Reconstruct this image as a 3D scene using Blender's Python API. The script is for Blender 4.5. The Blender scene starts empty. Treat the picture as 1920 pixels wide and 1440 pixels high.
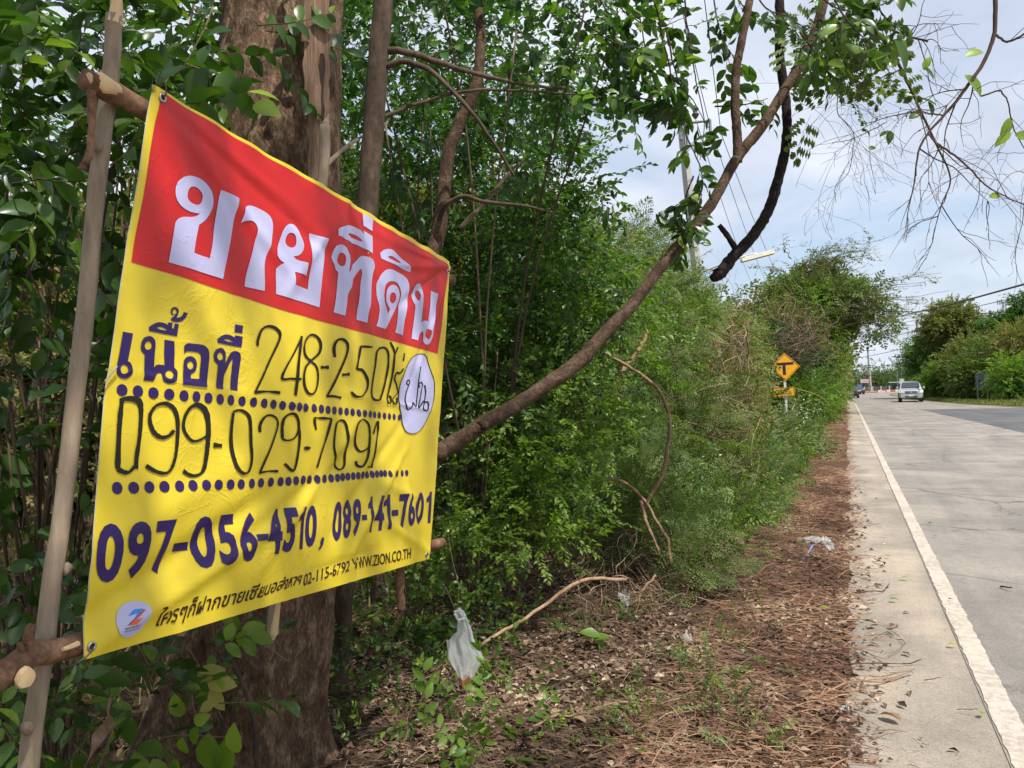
import bpy, bmesh, math, random
import numpy as np
from mathutils import Vector, Matrix, noise, geometry

random.seed(7); RNG = np.random.default_rng(7)
scene = bpy.context.scene
COL = scene.collection

# ------------------------------------------------------------------ camera
yaw, pitch, roll = math.radians(23.5206), math.radians(0.812), math.radians(1.5)
CAMZ = 1.5
_f = np.array([-math.sin(yaw)*math.cos(pitch), math.cos(yaw)*math.cos(pitch), math.sin(pitch)])
_r = np.array([math.cos(yaw), math.sin(yaw), 0.0]); _u = np.cross(_r, _f)
CR = _r*math.cos(roll) - _u*math.sin(roll)
CU = _r*math.sin(roll) + _u*math.cos(roll)
CF = _f
CAM = np.array([0, 0, CAMZ])
FPX = 1442.0
cam_data = bpy.data.cameras.new('camera')
cam = bpy.data.objects.new('camera', cam_data); COL.objects.link(cam)
cam_data.sensor_width = 36.0; cam_data.sensor_fit = 'HORIZONTAL'
cam_data.lens = FPX/1920*36.0
cam_data.clip_start = 0.05; cam_data.clip_end = 3000
cam.matrix_world = Matrix(((CR[0], CU[0], -CF[0], 0), (CR[1], CU[1], -CF[1], 0), (CR[2], CU[2], -CF[2], CAMZ), (0, 0, 0, 1)))
scene.camera = cam

def ray(x, y): return CF + CR*(x-960)/FPX - CU*(y-720)/FPX
def at(x, y, D): return CAM + ray(x, y)*D          # surveyed point: photo direction, measured distance
def gnd(x, y, z=0.0):
    d = ray(x, y); return CAM + d*(z-CAMZ)/d[2]
def proj(P):
    d = np.atleast_2d(P) - CAM; z = d@CF
    zz = np.where(np.abs(z) < 1e-6, 1e-6, z)
    return np.stack([960+FPX*(d@CR)/zz, 720-FPX*(d@CU)/zz, z], -1)

# ------------------------------------------------------------------ world, sun, exposure
SUN_EL, SUN_AZ = math.radians(58), math.radians(118)     # azimuth clockwise from +Y
world = bpy.data.worlds.new('World'); scene.world = world; world.use_nodes = True
nt = world.node_tree; nt.nodes.clear()
def N(t, **k):
    n = nt.nodes.new(t)
    for a, b in k.items(): setattr(n, a, b)
    return n
out = N('ShaderNodeOutputWorld'); bg = N('ShaderNodeBackground'); bgc = N('ShaderNodeBackground'); mixs = N('ShaderNodeMixShader')
sky = N('ShaderNodeTexSky', sky_type='NISHITA', sun_disc=False, sun_elevation=SUN_EL, sun_rotation=SUN_AZ)
sky.air_density = 1.0; sky.dust_density = 1.5; sky.ozone_density = 1.2
bg.inputs[1].default_value = 0.15
nt.links.new(sky.outputs[0], bg.inputs[0])
tc = N('ShaderNodeTexCoord'); sep = N('ShaderNodeSeparateXYZ'); nt.links.new(tc.outputs['Generated'], sep.inputs[0])
# project the view direction onto a cloud layer: xy/(z+0.12)
add = N('ShaderNodeMath', operation='ADD'); add.inputs[1].default_value = 0.16; nt.links.new(sep.outputs[2], add.inputs[0])
mx = N('ShaderNodeMath', operation='MAXIMUM'); mx.inputs[1].default_value = 0.05; nt.links.new(add.outputs[0], mx.inputs[0])
dx = N('ShaderNodeMath', operation='DIVIDE'); dy = N('ShaderNodeMath', operation='DIVIDE')
nt.links.new(sep.outputs[0], dx.inputs[0]); nt.links.new(mx.outputs[0], dx.inputs[1])
nt.links.new(sep.outputs[1], dy.inputs[0]); nt.links.new(mx.outputs[0], dy.inputs[1])
cmb = N('ShaderNodeCombineXYZ'); nt.links.new(dx.outputs[0], cmb.inputs[0]); nt.links.new(dy.outputs[0], cmb.inputs[1])
mp = N('ShaderNodeMapping'); mp.inputs['Scale'].default_value = (0.75, 0.55, 1); mp.inputs['Rotation'].default_value = (0, 0, 0.5); mp.inputs['Location'].default_value = (3.1, 1.7, 0)
nt.links.new(cmb.outputs[0], mp.inputs[0])
nz = N('ShaderNodeTexNoise'); nz.inputs['Scale'].default_value = 1.1; nz.inputs['Detail'].default_value = 7; nz.inputs['Roughness'].default_value = 0.52; nz.inputs['Distortion'].default_value = 0.6
nt.links.new(mp.outputs[0], nz.inputs[0])
cr = N('ShaderNodeValToRGB'); cr.color_ramp.elements[0].position = 0.30; cr.color_ramp.elements[0].color = (0.30, 0.30, 0.30, 1)
cr.color_ramp.elements[1].position = 0.51; cr.color_ramp.elements[1].color = (1, 1, 1, 1)
nt.links.new(nz.outputs[0], cr.inputs[0])
nz2 = N('ShaderNodeTexNoise'); nz2.inputs['Scale'].default_value = 2.3; nz2.inputs['Detail'].default_value = 5
nt.links.new(mp.outputs[0], nz2.inputs[0])
cc = N('ShaderNodeValToRGB'); cc.color_ramp.elements[0].position = 0.35; cc.color_ramp.elements[0].color = (0.50, 0.56, 0.68, 1)
cc.color_ramp.elements[1].position = 0.62; cc.color_ramp.elements[1].color = (0.72, 0.76, 0.84, 1)
nt.links.new(nz2.outputs[0], cc.inputs[0]); nt.links.new(cc.outputs[0], bgc.inputs[0]); bgc.inputs[1].default_value = 1.0
nt.links.new(cr.outputs[0], mixs.inputs[0]); nt.links.new(bg.outputs[0], mixs.inputs[1]); nt.links.new(bgc.outputs[0], mixs.inputs[2])
nt.links.new(mixs.outputs[0], out.inputs[0])

sd = Vector((math.sin(SUN_AZ)*math.cos(SUN_EL), math.cos(SUN_AZ)*math.cos(SUN_EL), math.sin(SUN_EL)))
sl = bpy.data.lights.new('sun', 'SUN'); sl.energy = 4.6; sl.angle = math.radians(0.6); sl.color = (1.0, 0.95, 0.87)
so = bpy.data.objects.new('sun', sl); COL.objects.link(so); so.rotation_euler = sd.to_track_quat('Z', 'Y').to_euler(); so.location = (20, -20, 40)
scene.view_settings.view_transform = 'Standard'; scene.view_settings.look = 'None'
scene.view_settings.exposure = 0.32; scene.view_settings.gamma = 1.0; scene.view_settings.use_curve_mapping = False
try:
    scene.cycles.max_bounces = 6; scene.cycles.transparent_max_bounces = 8; scene.cycles.transmission_bounces = 3
    scene.cycles.diffuse_bounces = 3; scene.cycles.glossy_bounces = 2; scene.cycles.sample_clamp_indirect = 4
except Exception: pass

# ------------------------------------------------------------------ materials
def mat_new(name):
    m = bpy.data.materials.new(name); m.use_nodes = True; m.node_tree.nodes.clear(); return m
class NB:
    def __init__(s, m): s.t = m.node_tree
    def n(s, typ, ins=None, **k):
        x = s.t.nodes.new(typ)
        for a, b in k.items(): setattr(x, a, b)
        for a, b in (ins or {}).items():
            if isinstance(b, bpy.types.NodeSocket): s.t.links.new(b, x.inputs[a])
            else: x.inputs[a].default_value = b
        return x
    def ramp(s, fac, stops):
        x = s.n('ShaderNodeValToRGB', {0: fac}); r = x.color_ramp
        while len(r.elements) < len(stops): r.elements.new(0.5)
        for e, (p, c) in zip(r.elements, stops): e.position = p; e.color = tuple(c) + (1,)
        return x.outputs[0]
    def math(s, op, a, b=0.0):
        return s.n('ShaderNodeMath', {0: a, 1: b}, operation=op).outputs[0]
    def mixc(s, f, a, b, mode='MIX'):
        x = s.n('ShaderNodeMix', {0: f, 6: a, 7: b}, data_type='RGBA', blend_type=mode); return x.outputs[2]
def noise_n(b, vec, scale, detail=4, rough=.5, dist=0):
    return b.n('ShaderNodeTexNoise', {0: vec, 'Scale': scale, 'Detail': detail, 'Roughness': rough, 'Distortion': dist}).outputs[0]
def c4(c): return tuple(c) + (1,)

def simple_mat(name, col, rough=.6, var=.15, scale=8, bump=0.0, metal=0.0, spec=.5, stretch=(1, 1, 1), coat=0.0):
    """colour with noise variation and fine relief, object coordinates"""
    m = mat_new(name); b = NB(m)
    tc = b.n('ShaderNodeTexCoord').outputs['Object']; mp = b.n('ShaderNodeMapping', {0: tc, 'Scale': stretch}).outputs[0]
    n1 = noise_n(b, mp, scale, 5, .6)
    lo = [max(0, x*(1-var)) for x in col]; hi = [min(1, x*(1+var)) for x in col]
    c = b.ramp(n1, [(.3, lo), (.7, hi)])
    p = b.n('ShaderNodeBsdfPrincipled', {'Base Color': c, 'Roughness': rough, 'Metallic': metal, 'Specular IOR Level': spec, 'Coat Weight': coat})
    if bump:
        n2 = noise_n(b, mp, scale*4, 5, .6)
        p2 = b.n('ShaderNodeBump', {'Height': n2, 'Strength': bump, 'Distance': .01}); b.t.links.new(p2.outputs[0], p.inputs['Normal'])
    o = b.n('ShaderNodeOutputMaterial', {0: p.outputs[0]}); return m

def leaf_mat(name, stops, trans=.35, rough=.45, spec=.5, tmul=(1.3, 1.5, .6)):
    m = mat_new(name); b = NB(m)
    t = b.n('ShaderNodeAttribute', attribute_name='tint').outputs['Fac']
    oi = b.n('ShaderNodeObjectInfo').outputs['Random']
    tt = b.math('FRACT', b.math('ADD', t, b.math('MULTIPLY', oi, .0)))
    tc = b.n('ShaderNodeTexCoord').outputs['Object']
    nn = noise_n(b, tc, 9, 3)
    t2 = b.math('ADD', tt, b.math('MULTIPLY', b.math('SUBTRACT', nn, .5), .25))
    c = b.ramp(t2, stops)
    p = b.n('ShaderNodeBsdfPrincipled', {'Base Color': c, 'Roughness': rough, 'Specular IOR Level': spec})
    ct = b.mixc(1.0, c, c4(tmul), 'MULTIPLY')
    tr = b.n('ShaderNodeBsdfTranslucent', {0: ct})
    mx = b.n('ShaderNodeMixShader', {0: trans, 1: p.outputs[0], 2: tr.outputs[0]})
    b.n('ShaderNodeOutputMaterial', {0: mx.outputs[0]}); return m

def bark_mat(name, cols, scale=6, stretch=(1, 1, .35), bump=.6, rough=.9, blotch=None):
    m = mat_new(name); b = NB(m)
    tc = b.n('ShaderNodeTexCoord').outputs['Object']; mp = b.n('ShaderNodeMapping', {0: tc, 'Scale': stretch}).outputs[0]
    n1 = noise_n(b, mp, scale, 8, .65, .3); n2 = noise_n(b, mp, scale*5, 6, .7); n3 = noise_n(b, tc, scale*.3, 3)
    mixv = b.math('ADD', b.math('MULTIPLY', n1, .55), b.math('MULTIPLY', n2, .45))
    c = b.ramp(mixv, [(.36, cols[0]), (.5, cols[1]), (.62, cols[2])])
    if blotch:
        f = b.ramp(n3, [(.48, (0, 0, 0)), (.6, (1, 1, 1))]); c = b.mixc(f, c, c4(blotch), 'MULTIPLY')
    p = b.n('ShaderNodeBsdfPrincipled', {'Base Color': c, 'Roughness': rough, 'Specular IOR Level': .25})
    bp = b.n('ShaderNodeBump', {'Height': mixv, 'Strength': bump, 'Distance': .02}); b.t.links.new(bp.outputs[0], p.inputs['Normal'])
    b.n('ShaderNodeOutputMaterial', {0: p.outputs[0]}); return m

def tint_mat(name, stops, rough=.85, trans=0.0):
    m = mat_new(name); b = NB(m)
    t = b.n('ShaderNodeAttribute', attribute_name='tint').outputs['Fac']
    c = b.ramp(t, stops)
    p = b.n('ShaderNodeBsdfPrincipled', {'Base Color': c, 'Roughness': rough, 'Specular IOR Level': .3})
    if trans:
        tr = b.n('ShaderNodeBsdfTranslucent', {0: c}); sh = b.n('ShaderNodeMixShader', {0: trans, 1: p.outputs[0], 2: tr.outputs[0]}).outputs[0]
    else: sh = p.outputs[0]
    b.n('ShaderNodeOutputMaterial', {0: sh}); return m

MT = {}
MT['leaf_dark'] = leaf_mat('glossy dark green leaf', [(0, (.020, .055, .012)), (.35, (.038, .10, .018)), (.75, (.070, .16, .026)), (1, (.15, .25, .04))], .42, .38, .5)
MT['leaf_near'] = leaf_mat('broad green leaf', [(0, (.020, .050, .011)), (.5, (.050, .112, .018)), (.82, (.10, .185, .026)), (.97, (.23, .33, .045))], .38, .34, .55)
MT['leaf_fresh'] = leaf_mat('fresh light green leaf', [(0, (.065, .13, .018)), (.5, (.15, .25, .032)), (1, (.29, .40, .055))], .48, .42)
MT['leaf_frond'] = leaf_mat('feathery blue green leaflet', [(0, (.07, .11, .034)), (.5, (.15, .21, .06)), (1, (.30, .33, .12))], .34, .55, .3)
MT['leaf_olive'] = leaf_mat('olive and yellow green leaf', [(0, (.07, .10, .022)), (.45, (.15, .18, .045)), (.8, (.24, .22, .07)), (1, (.30, .18, .08))], .38, .6, .3)
MT['leaf_brown'] = leaf_mat('dry brown leaf', [(0, (.10, .05, .03)), (.5, (.22, .125, .07)), (1, (.36, .25, .14))], .2, .8, .2, (1.1, 1, .8))
MT['leaf_mix'] = leaf_mat('far mixed leaf', [(0, (.045, .085, .018)), (.4, (.10, .155, .035)), (.8, (.17, .22, .055)), (1, (.27, .22, .09))], .38, .6, .3)
MT['leaf_yellow'] = leaf_mat('yellowing leaf', [(0, (.30, .28, .06)), (1, (.42, .38, .10))], .3, .5, .4, (1.1, 1.1, .6))
MT['bark_big'] = bark_mat('flaky brown bark', [(.035, .020, .012), (.130, .078, .046), (.33, .225, .14)], 20, (1, 1, .45), 1.0)
MT['bark_grey'] = bark_mat('smooth grey brown bark', [(.035, .024, .016), (.078, .054, .037), (.14, .10, .07)], 7, (1, 1, .5), .35)
MT['bark_branch'] = bark_mat('brown branch bark', [(.028, .016, .010), (.082, .050, .031), (.17, .112, .073)], 16, (1, 1, 1), .8)
MT['bark_black'] = bark_mat('near black rough bark', [(.008, .006, .005), (.022, .016, .013), (.05, .038, .03)], 12, (1, 1, 1), .9)  # near black brown, the darkest of the bark colours
MT['pole_bark'] = bark_mat('pale pole bark', [(.16, .115, .075), (.26, .195, .135), (.36, .28, .20)], 8, (1, 1, .25), .25, .75)
MT['pole_red'] = bark_mat('reddish brown pole bark', [(.08, .038, .022), (.17, .088, .05), (.28, .16, .095)], 12, (1, 1, 1), .5)
MT['wood_cut'] = simple_mat('freshly cut wood', (.62, .43, .22), .7, .25, 14, .3, stretch=(1, 1, .2))
MT['twig'] = tint_mat('thin twig', [(0, (.035, .022, .016)), (.5, (.09, .06, .04)), (1, (.24, .17, .11))], .9)
MT['twig_pale'] = tint_mat('dry pale twig', [(0, (.10, .07, .045)), (.5, (.22, .15, .10)), (1, (.38, .27, .17))], .9)

# ------------------------------------------------------------------ object helpers
def tag(o, label=None, cat=None, group=None, kind=None):
    if label: o['label'] = label
    if cat: o['category'] = cat
    if group: o['group'] = group
    if kind: o['kind'] = kind
    return o
def link(o, parent=None):
    COL.objects.link(o)
    if parent is not None: o.parent = parent
    return o
def empty(name, loc, label, cat, group=None):
    o = bpy.data.objects.new(name, None); o.empty_display_size = .2
    link(o); o.location = loc; tag(o, label, cat, group); return o

class Acc:
    """collects triangles with a per vertex tint and builds ONE mesh object"""
    def __init__(s): s.V, s.T, s.C, s.n = [], [], [], 0
    def add(s, V, T, tint=.5):
        V = np.asarray(V, float).reshape(-1, 3); T = np.asarray(T, np.int64).reshape(-1, 3)
        s.V.append(V); s.T.append(T+s.n); s.C.append(np.broadcast_to(np.asarray(tint, float), (len(V),)).copy()); s.n += len(V)
    def build(s, name, mat, parent=None, origin=None, smooth=False, kind=None):
        if not s.n: return None
        V = np.concatenate(s.V); T = np.concatenate(s.T); C = np.concatenate(s.C)
        o3 = np.zeros(3)
        if parent is not None: o3 = np.array(parent.matrix_basis.translation if parent.parent is None else WORG[parent.name])
        if origin is not None: o3w = np.array(origin)
        else: o3w = o3
        me = bpy.data.meshes.new(name)
        me.vertices.add(len(V)); me.vertices.foreach_set('co', (V-o3w).astype(np.float32).ravel())
        me.loops.add(len(T)*3); me.loops.foreach_set('vertex_index', T.astype(np.int32).ravel())
        me.polygons.add(len(T)); me.polygons.foreach_set('loop_start', np.arange(0, len(T)*3, 3, dtype=np.int32))
        me.polygons.foreach_set('use_smooth', np.full(len(T), smooth))
        me.update(calc_edges=True)
        a = me.attributes.new('tint', 'FLOAT', 'POINT'); a.data.foreach_set('value', C.astype(np.float32))
        me.materials.append(MT[mat] if isinstance(mat, str) else mat)
        o = bpy.data.objects.new(name, me); link(o, parent); o.location = Vector(o3w-o3)
        WORG[o.name] = o3w
        if kind: o['kind'] = kind
        return o
WORG = {}

def tube_arr(pts, rad, sides=6, rough=0.0, seed=0, cap=True):
    P = np.asarray(pts, float); n = len(P); rad = np.broadcast_to(np.asarray(rad, float), (n,))
    T = np.gradient(P, axis=0); T /= np.linalg.norm(T, axis=1)[:, None]+1e-9
    ref = np.array([0.31, .17, .93]) if abs(T[0][2]) < .9 else np.array([1., .2, 0])
    A = np.cross(T, ref); A /= np.linalg.norm(A, axis=1)[:, None]+1e-9; B = np.cross(T, A)
    th = np.arange(sides)*2*math.pi/sides
    R = rad[:, None]*np.ones(sides)
    if rough:
        rg = np.random.default_rng(seed); R = R*(1+rough*rg.normal(size=R.shape))
    V = P[:, None, :] + R[:, :, None]*(np.cos(th)[None, :, None]*A[:, None, :] + np.sin(th)[None, :, None]*B[:, None, :])
    V = V.reshape(-1, 3)
    i = np.arange(n-1)[:, None]*sides; j = np.arange(sides)[None, :]; k = (j+1) % sides
    a, b, c, d = i+j, i+k, i+sides+k, i+sides+j
    F = np.concatenate([np.stack([a, b, c], -1).reshape(-1, 3), np.stack([a, c, d], -1).reshape(-1, 3)])
    if cap and sides > 2:
        m = len(V); V = np.vstack([V, P[0], P[-1]])
        jj = np.arange(sides); kk = (jj+1) % sides; e = (n-1)*sides
        F = np.concatenate([F, np.stack([kk, jj, np.full(sides, m)], -1), np.stack([e+jj, e+kk, np.full(sides, m+1)], -1)])
    return V, F
def smooth_path(pts, n=24, wob=0.0, seed=0):
    """Catmull-Rom through the points, with optional wobble"""
    P = np.asarray(pts, float)
    if len(P) == 2: Q = P[0]+(P[1]-P[0])*np.linspace(0, 1, n)[:, None]
    else:
        E = np.vstack([2*P[0]-P[1], P, 2*P[-1]-P[-2]]); Q = []
        per = max(2, n//(len(P)-1))
        for i in range(1, len(E)-2):
            for t in np.linspace(0, 1, per, endpoint=False):
                p0, p1, p2, p3 = E[i-1:i+3]
                Q.append(.5*((2*p1)+(-p0+p2)*t+(2*p0-5*p1+4*p2-p3)*t*t+(-p0+3*p1-3*p2+p3)*t**3))
        Q.append(P[-1]); Q = np.array(Q)
    if wob:
        rg = np.random.default_rng(seed); W = rg.normal(size=Q.shape)*wob
        ker = np.ones(3)/3
        for a in range(3): W[:, a] = np.convolve(W[:, a], ker, 'same')
        W[0] = 0; Q = Q+W
    return Q
def branch(acc, pts, r0, r1, sides=7, n=20, wob=0.0, rough=0.0, tint=.5, seed=0):
    Q = smooth_path(pts, n, wob, seed); acc.add(*tube_arr(Q, np.linspace(r0, r1, len(Q)), sides, rough, seed), tint); return Q

def box_arr(c, s, rot=None):
    c = np.asarray(c, float); s = np.asarray(s, float)/2
    V = np.array([(x, y, z) for x in (-1, 1) for y in (-1, 1) for z in (-1, 1)], float)*s
    if rot is not None: V = V@np.asarray(rot).T
    T = [(0, 1, 3), (0, 3, 2), (4, 6, 7), (4, 7, 5), (0, 4, 5), (0, 5, 1), (2, 3, 7), (2, 7, 6), (0, 2, 6), (0, 6, 4), (1, 5, 7), (1, 7, 3)]
    return V+c, T
def rotz(a): c, s = math.cos(a), math.sin(a); return np.array([[c, -s, 0], [s, c, 0], [0, 0, 1.]])
def poly_mesh(name, verts, faces, mat, parent=None, smooth=False, kind=None, bevel=0):
    """faces of any size; verts in world coordinates"""
    o3 = np.array(parent.location) if parent is not None else np.zeros(3)
    me = bpy.data.meshes.new(name); me.from_pydata([tuple(np.asarray(v, float)-o3) for v in verts], [], [tuple(f) for f in faces])
    me.update(); me.materials.append(MT[mat] if isinstance(mat, str) else mat)
    if smooth:
        for p in me.polygons: p.use_smooth = True
    o = bpy.data.objects.new(name, me); link(o, parent); WORG[o.name] = o3
    if kind: o['kind'] = kind
    return o

# ------------------------------------------------------------------ ground, road, verge (the setting)
def ground_mat():
    m = mat_new('dry soil and grass'); b = NB(m); tc = b.n('ShaderNodeTexCoord').outputs['Object']
    n1 = noise_n(b, tc, .35, 6, .6); n2 = noise_n(b, tc, 7, 8, .7); n3 = noise_n(b, tc, 60, 4, .7)
    mm = b.math('ADD', b.math('MULTIPLY', n1, .5), b.math('MULTIPLY', n2, .5))
    c = b.ramp(mm, [(.38, (.055, .050, .022)), (.5, (.13, .125, .045)), (.6, (.22, .185, .10))])
    c = b.mixc(.5, c, b.ramp(n3, [(.3, (.4, .38, .35)), (.7, (1, 1, 1))]), 'MULTIPLY')
    p = b.n('ShaderNodeBsdfPrincipled', {'Base Color': c, 'Roughness': .95, 'Specular IOR Level': .1})
    bp = b.n('ShaderNodeBump', {'Height': n2, 'Strength': .8, 'Distance': .06}); b.t.links.new(bp.outputs[0], p.inputs['Normal'])
    b.n('ShaderNodeOutputMaterial', {0: p.outputs[0]}); return m
def litter_soil_mat():
    m = mat_new('brown leaf mould'); b = NB(m); tc = b.n('ShaderNodeTexCoord').outputs['Object']
    n1 = noise_n(b, tc, 2.2, 6, .6); n2 = noise_n(b, tc, 34, 7, .75, .6); n3 = noise_n(b, tc, 140, 4, .7)
    c = b.ramp(b.math('ADD', b.math('MULTIPLY', n1, .35), b.math('MULTIPLY', n2, .65)), [(.36, (.045, .027, .018)), (.5, (.125, .080, .052)), (.64, (.27, .185, .125))])
    c = b.mixc(.6, c, b.ramp(n3, [(.3, (.35, .32, .3)), (.7, (1, 1, 1))]), 'MULTIPLY')
    p = b.n('ShaderNodeBsdfPrincipled', {'Base Color': c, 'Roughness': .95, 'Specular IOR Level': .1})
    bp = b.n('ShaderNodeBump', {'Height': n2, 'Strength': 1, 'Distance': .03}); b.t.links.new(bp.outputs[0], p.inputs['Normal'])
    b.n('ShaderNodeOutputMaterial', {0: p.outputs[0]}); return m
def asphalt_mat(name, base, dust, grain=160, patch=.9, cracks=True, dustlvl=.5):
    m = mat_new(name); b = NB(m); tc = b.n('ShaderNodeTexCoord').outputs['Object']
    n1 = noise_n(b, tc, patch, 5, .55, .4); n2 = noise_n(b, tc, grain*.6, 4, .85); n3 = noise_n(b, tc, 9, 6, .65)
    st = b.n('ShaderNodeMapping', {0: tc, 'Scale': (1.6, .08, 1)}).outputs[0]; n4 = noise_n(b, st, 1.6, 4, .6)
    f = b.math('ADD', b.math('MULTIPLY', n1, .7), b.math('MULTIPLY', n4, .3))
    lo = [x*.80 for x in base]
    c = b.ramp(f, [(.4, lo), (.5, base), (.5+.2*(1-dustlvl)+.02, dust)])
    c = b.mixc(.38, c, b.ramp(n3, [(.3, (.6, .6, .6)), (.7, (1.1, 1.1, 1.1))]), 'MULTIPLY')
    c = b.mixc(.8, c, b.ramp(n2, [(.32, (.45, .45, .45)), (.52, (1, 1, 1)), (.72, (1.3, 1.28, 1.25))]), 'MULTIPLY')
    if cracks:
        w = noise_n(b, tc, 2.5, 6, .7); wv = b.n('ShaderNodeVectorMath', {0: tc, 1: b.n('ShaderNodeCombineXYZ', {0: b.math('MULTIPLY', w, .9), 1: b.math('MULTIPLY', w, -.6)}).outputs[0]}, operation='ADD').outputs[0]
        vo = b.n('ShaderNodeTexVoronoi', {0: wv, 'Scale': .42}, feature='DISTANCE_TO_EDGE').outputs[0]
        cf = b.ramp(vo, [(.0, (1, 1, 1)), (.011, (0, 0, 0))]); gate = b.ramp(noise_n(b, tc, .5, 2), [(.42, (0, 0, 0)), (.5, (1, 1, 1))])
        c = b.mixc(b.math('MULTIPLY', b.math('MULTIPLY', cf, gate), .75), c, c4((.05, .045, .04)))
    p = b.n('ShaderNodeBsdfPrincipled', {'Base Color': c, 'Roughness': .88, 'Specular IOR Level': .3})
    bp = b.n('ShaderNodeBump', {'Height': n2, 'Strength': .5, 'Distance': .006}); b.t.links.new(bp.outputs[0], p.inputs['Normal'])
    b.n('ShaderNodeOutputMaterial', {0: p.outputs[0]}); return m
MT['ground'] = ground_mat(); MT['litter_soil'] = litter_soil_mat()
MT['road'] = asphalt_mat('worn grey asphalt', (.275, .25, .22), (.35, .31, .262), 170, .8)
MT['road_dark'] = asphalt_mat('newer dark asphalt', (.115, .118, .122), (.15, .148, .145), 200, .6, False)
MT['shoulder'] = asphalt_mat('dusty concrete shoulder', (.34, .295, .24), (.47, .385, .295), 150, 1.1, False)
def line_mat():
    m = mat_new('worn white road paint'); b = NB(m); tc = b.n('ShaderNodeTexCoord').outputs['Object']
    n1 = noise_n(b, tc, 26, 8, .75); n2 = noise_n(b, tc, 1.7, 3)
    f = b.ramp(b.math('ADD', b.math('MULTIPLY', n1, .7), b.math('MULTIPLY', n2, .3)), [(.44, (1, 1, 1)), (.53, (0, 0, 0))])
    c = b.mixc(f, c4((.52, .45, .37)), c4((.36, .31, .26)))
    p = b.n('ShaderNodeBsdfPrincipled', {'Base Color': c, 'Roughness': .8}); b.n('ShaderNodeOutputMaterial', {0: p.outputs[0]}); return m
MT['line'] = line_mat()
MT['grass_soil'] = simple_mat('short dry grass base', (.16, .15, .06), .95, .45, 3, .8)

def sheet(name, poly, z, mat, kind='structure'):
    tris = geometry.tessellate_polygon([[Vector((x, y, 0)) for x, y in poly]])
    o = poly_mesh(name, [(x, y, z) for x, y in poly], tris, mat); o['kind'] = kind; return o
G = 1500
sheet('ground', [(-G, -G), (G, -G), (G, G), (-G, G)], -.006, 'ground')
# shoulder edge wanders a little
rr = random.Random(3)
edge = [(-.12+rr.uniform(-.03, .03), y) for y in np.arange(-6, 40, .35)] + [(-.05, 60), (.0, 120), (.2, 200)]
sheet('road_shoulder', edge + [(.58, 200), (.58, -6)], .002, 'shoulder')
redge = [(60, -6), (60, 20), (30, 27), (14.5, 36), (11.2, 44), (9.15, 51.5), (7.4, 62), (6.5, 74), (5.9, 95), (5.6, 125), (7, 150), (14, 168), (60, 176), (60, 200), (-60, 200), (-60, 184), (.54, 184)]
sheet('road', [(.54, -6)] + redge, .006, 'road')
sheet('road_patch', [(3.9, 51.5), (9.1, 50.9), (10.8, 44.4), (14.0, 36.4), (24, 30.5), (24, 4), (5.4, 12), (4.75, 24), (4.45, 34)], .010, 'road_dark')
# edge line, built in short worn pieces with slightly ragged ends
a = Acc(); rr = random.Random(5)
ys = list(np.arange(0, 14, .06)) + list(np.arange(14, 40, .5)) + list(np.arange(40, 172, 4))
L = [(x0+rr.uniform(-.003, .006), y) for y in ys for x0 in (.548,)]; R_ = [(x0+rr.uniform(-.009, .003), y) for y in ys for x0 in (.662,)]
V = [(x, y, .010) for x, y in L] + [(x, y, .010) for x, y in R_]; n = len(ys)
poly_mesh('edge_line', V, [(i, n+i, n+i+1, i+1) for i in range(n-1)], 'line', kind='structure')
# verge of leaf mould between the shoulder and the bank: gently humped grid
def verge_h(x, y):
    e = 0.06*noise.noise(Vector((x*1.3, y*1.1, 0))) + .03*noise.noise(Vector((x*4, y*4, 3)))
    t = min(1, max(0, (-x-.0)/.5)); return .006 + t*max(0, .035+e) + max(0, -x-1.2)*.03
xs = np.concatenate([np.linspace(-.03, -1.4, 26), np.linspace(-1.6, -7, 14)]); ys = np.concatenate([np.arange(1.0, 14, .12), np.arange(14, 90, 1.2)])
V = []
for y in ys:
    off = .13*noise.noise(Vector((0, y*1.6, 9)))+.07*noise.noise(Vector((0, y*7, 2)))
    for i, x in enumerate(xs):
        xx = x + off*max(0, 1+x); V.append((xx, y, verge_h(xx, y) if i else .007))
nx = len(xs)
poly_mesh('verge', V, [(j*nx+i, (j+1)*nx+i, (j+1)*nx+i+1, j*nx+i+1) for j in range(len(ys)-1) for i in range(nx-1)], 'litter_soil', smooth=True, kind='structure')
# right hand grass verge
sheet('grass_verge', [(60, 40), (22, 41), (13.6, 44), (10.6, 51.5), (8.4, 64), (7.0, 78), (6.1, 100), (5.8, 125), (8, 160), (60, 168)], .03, 'grass_soil')

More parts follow.
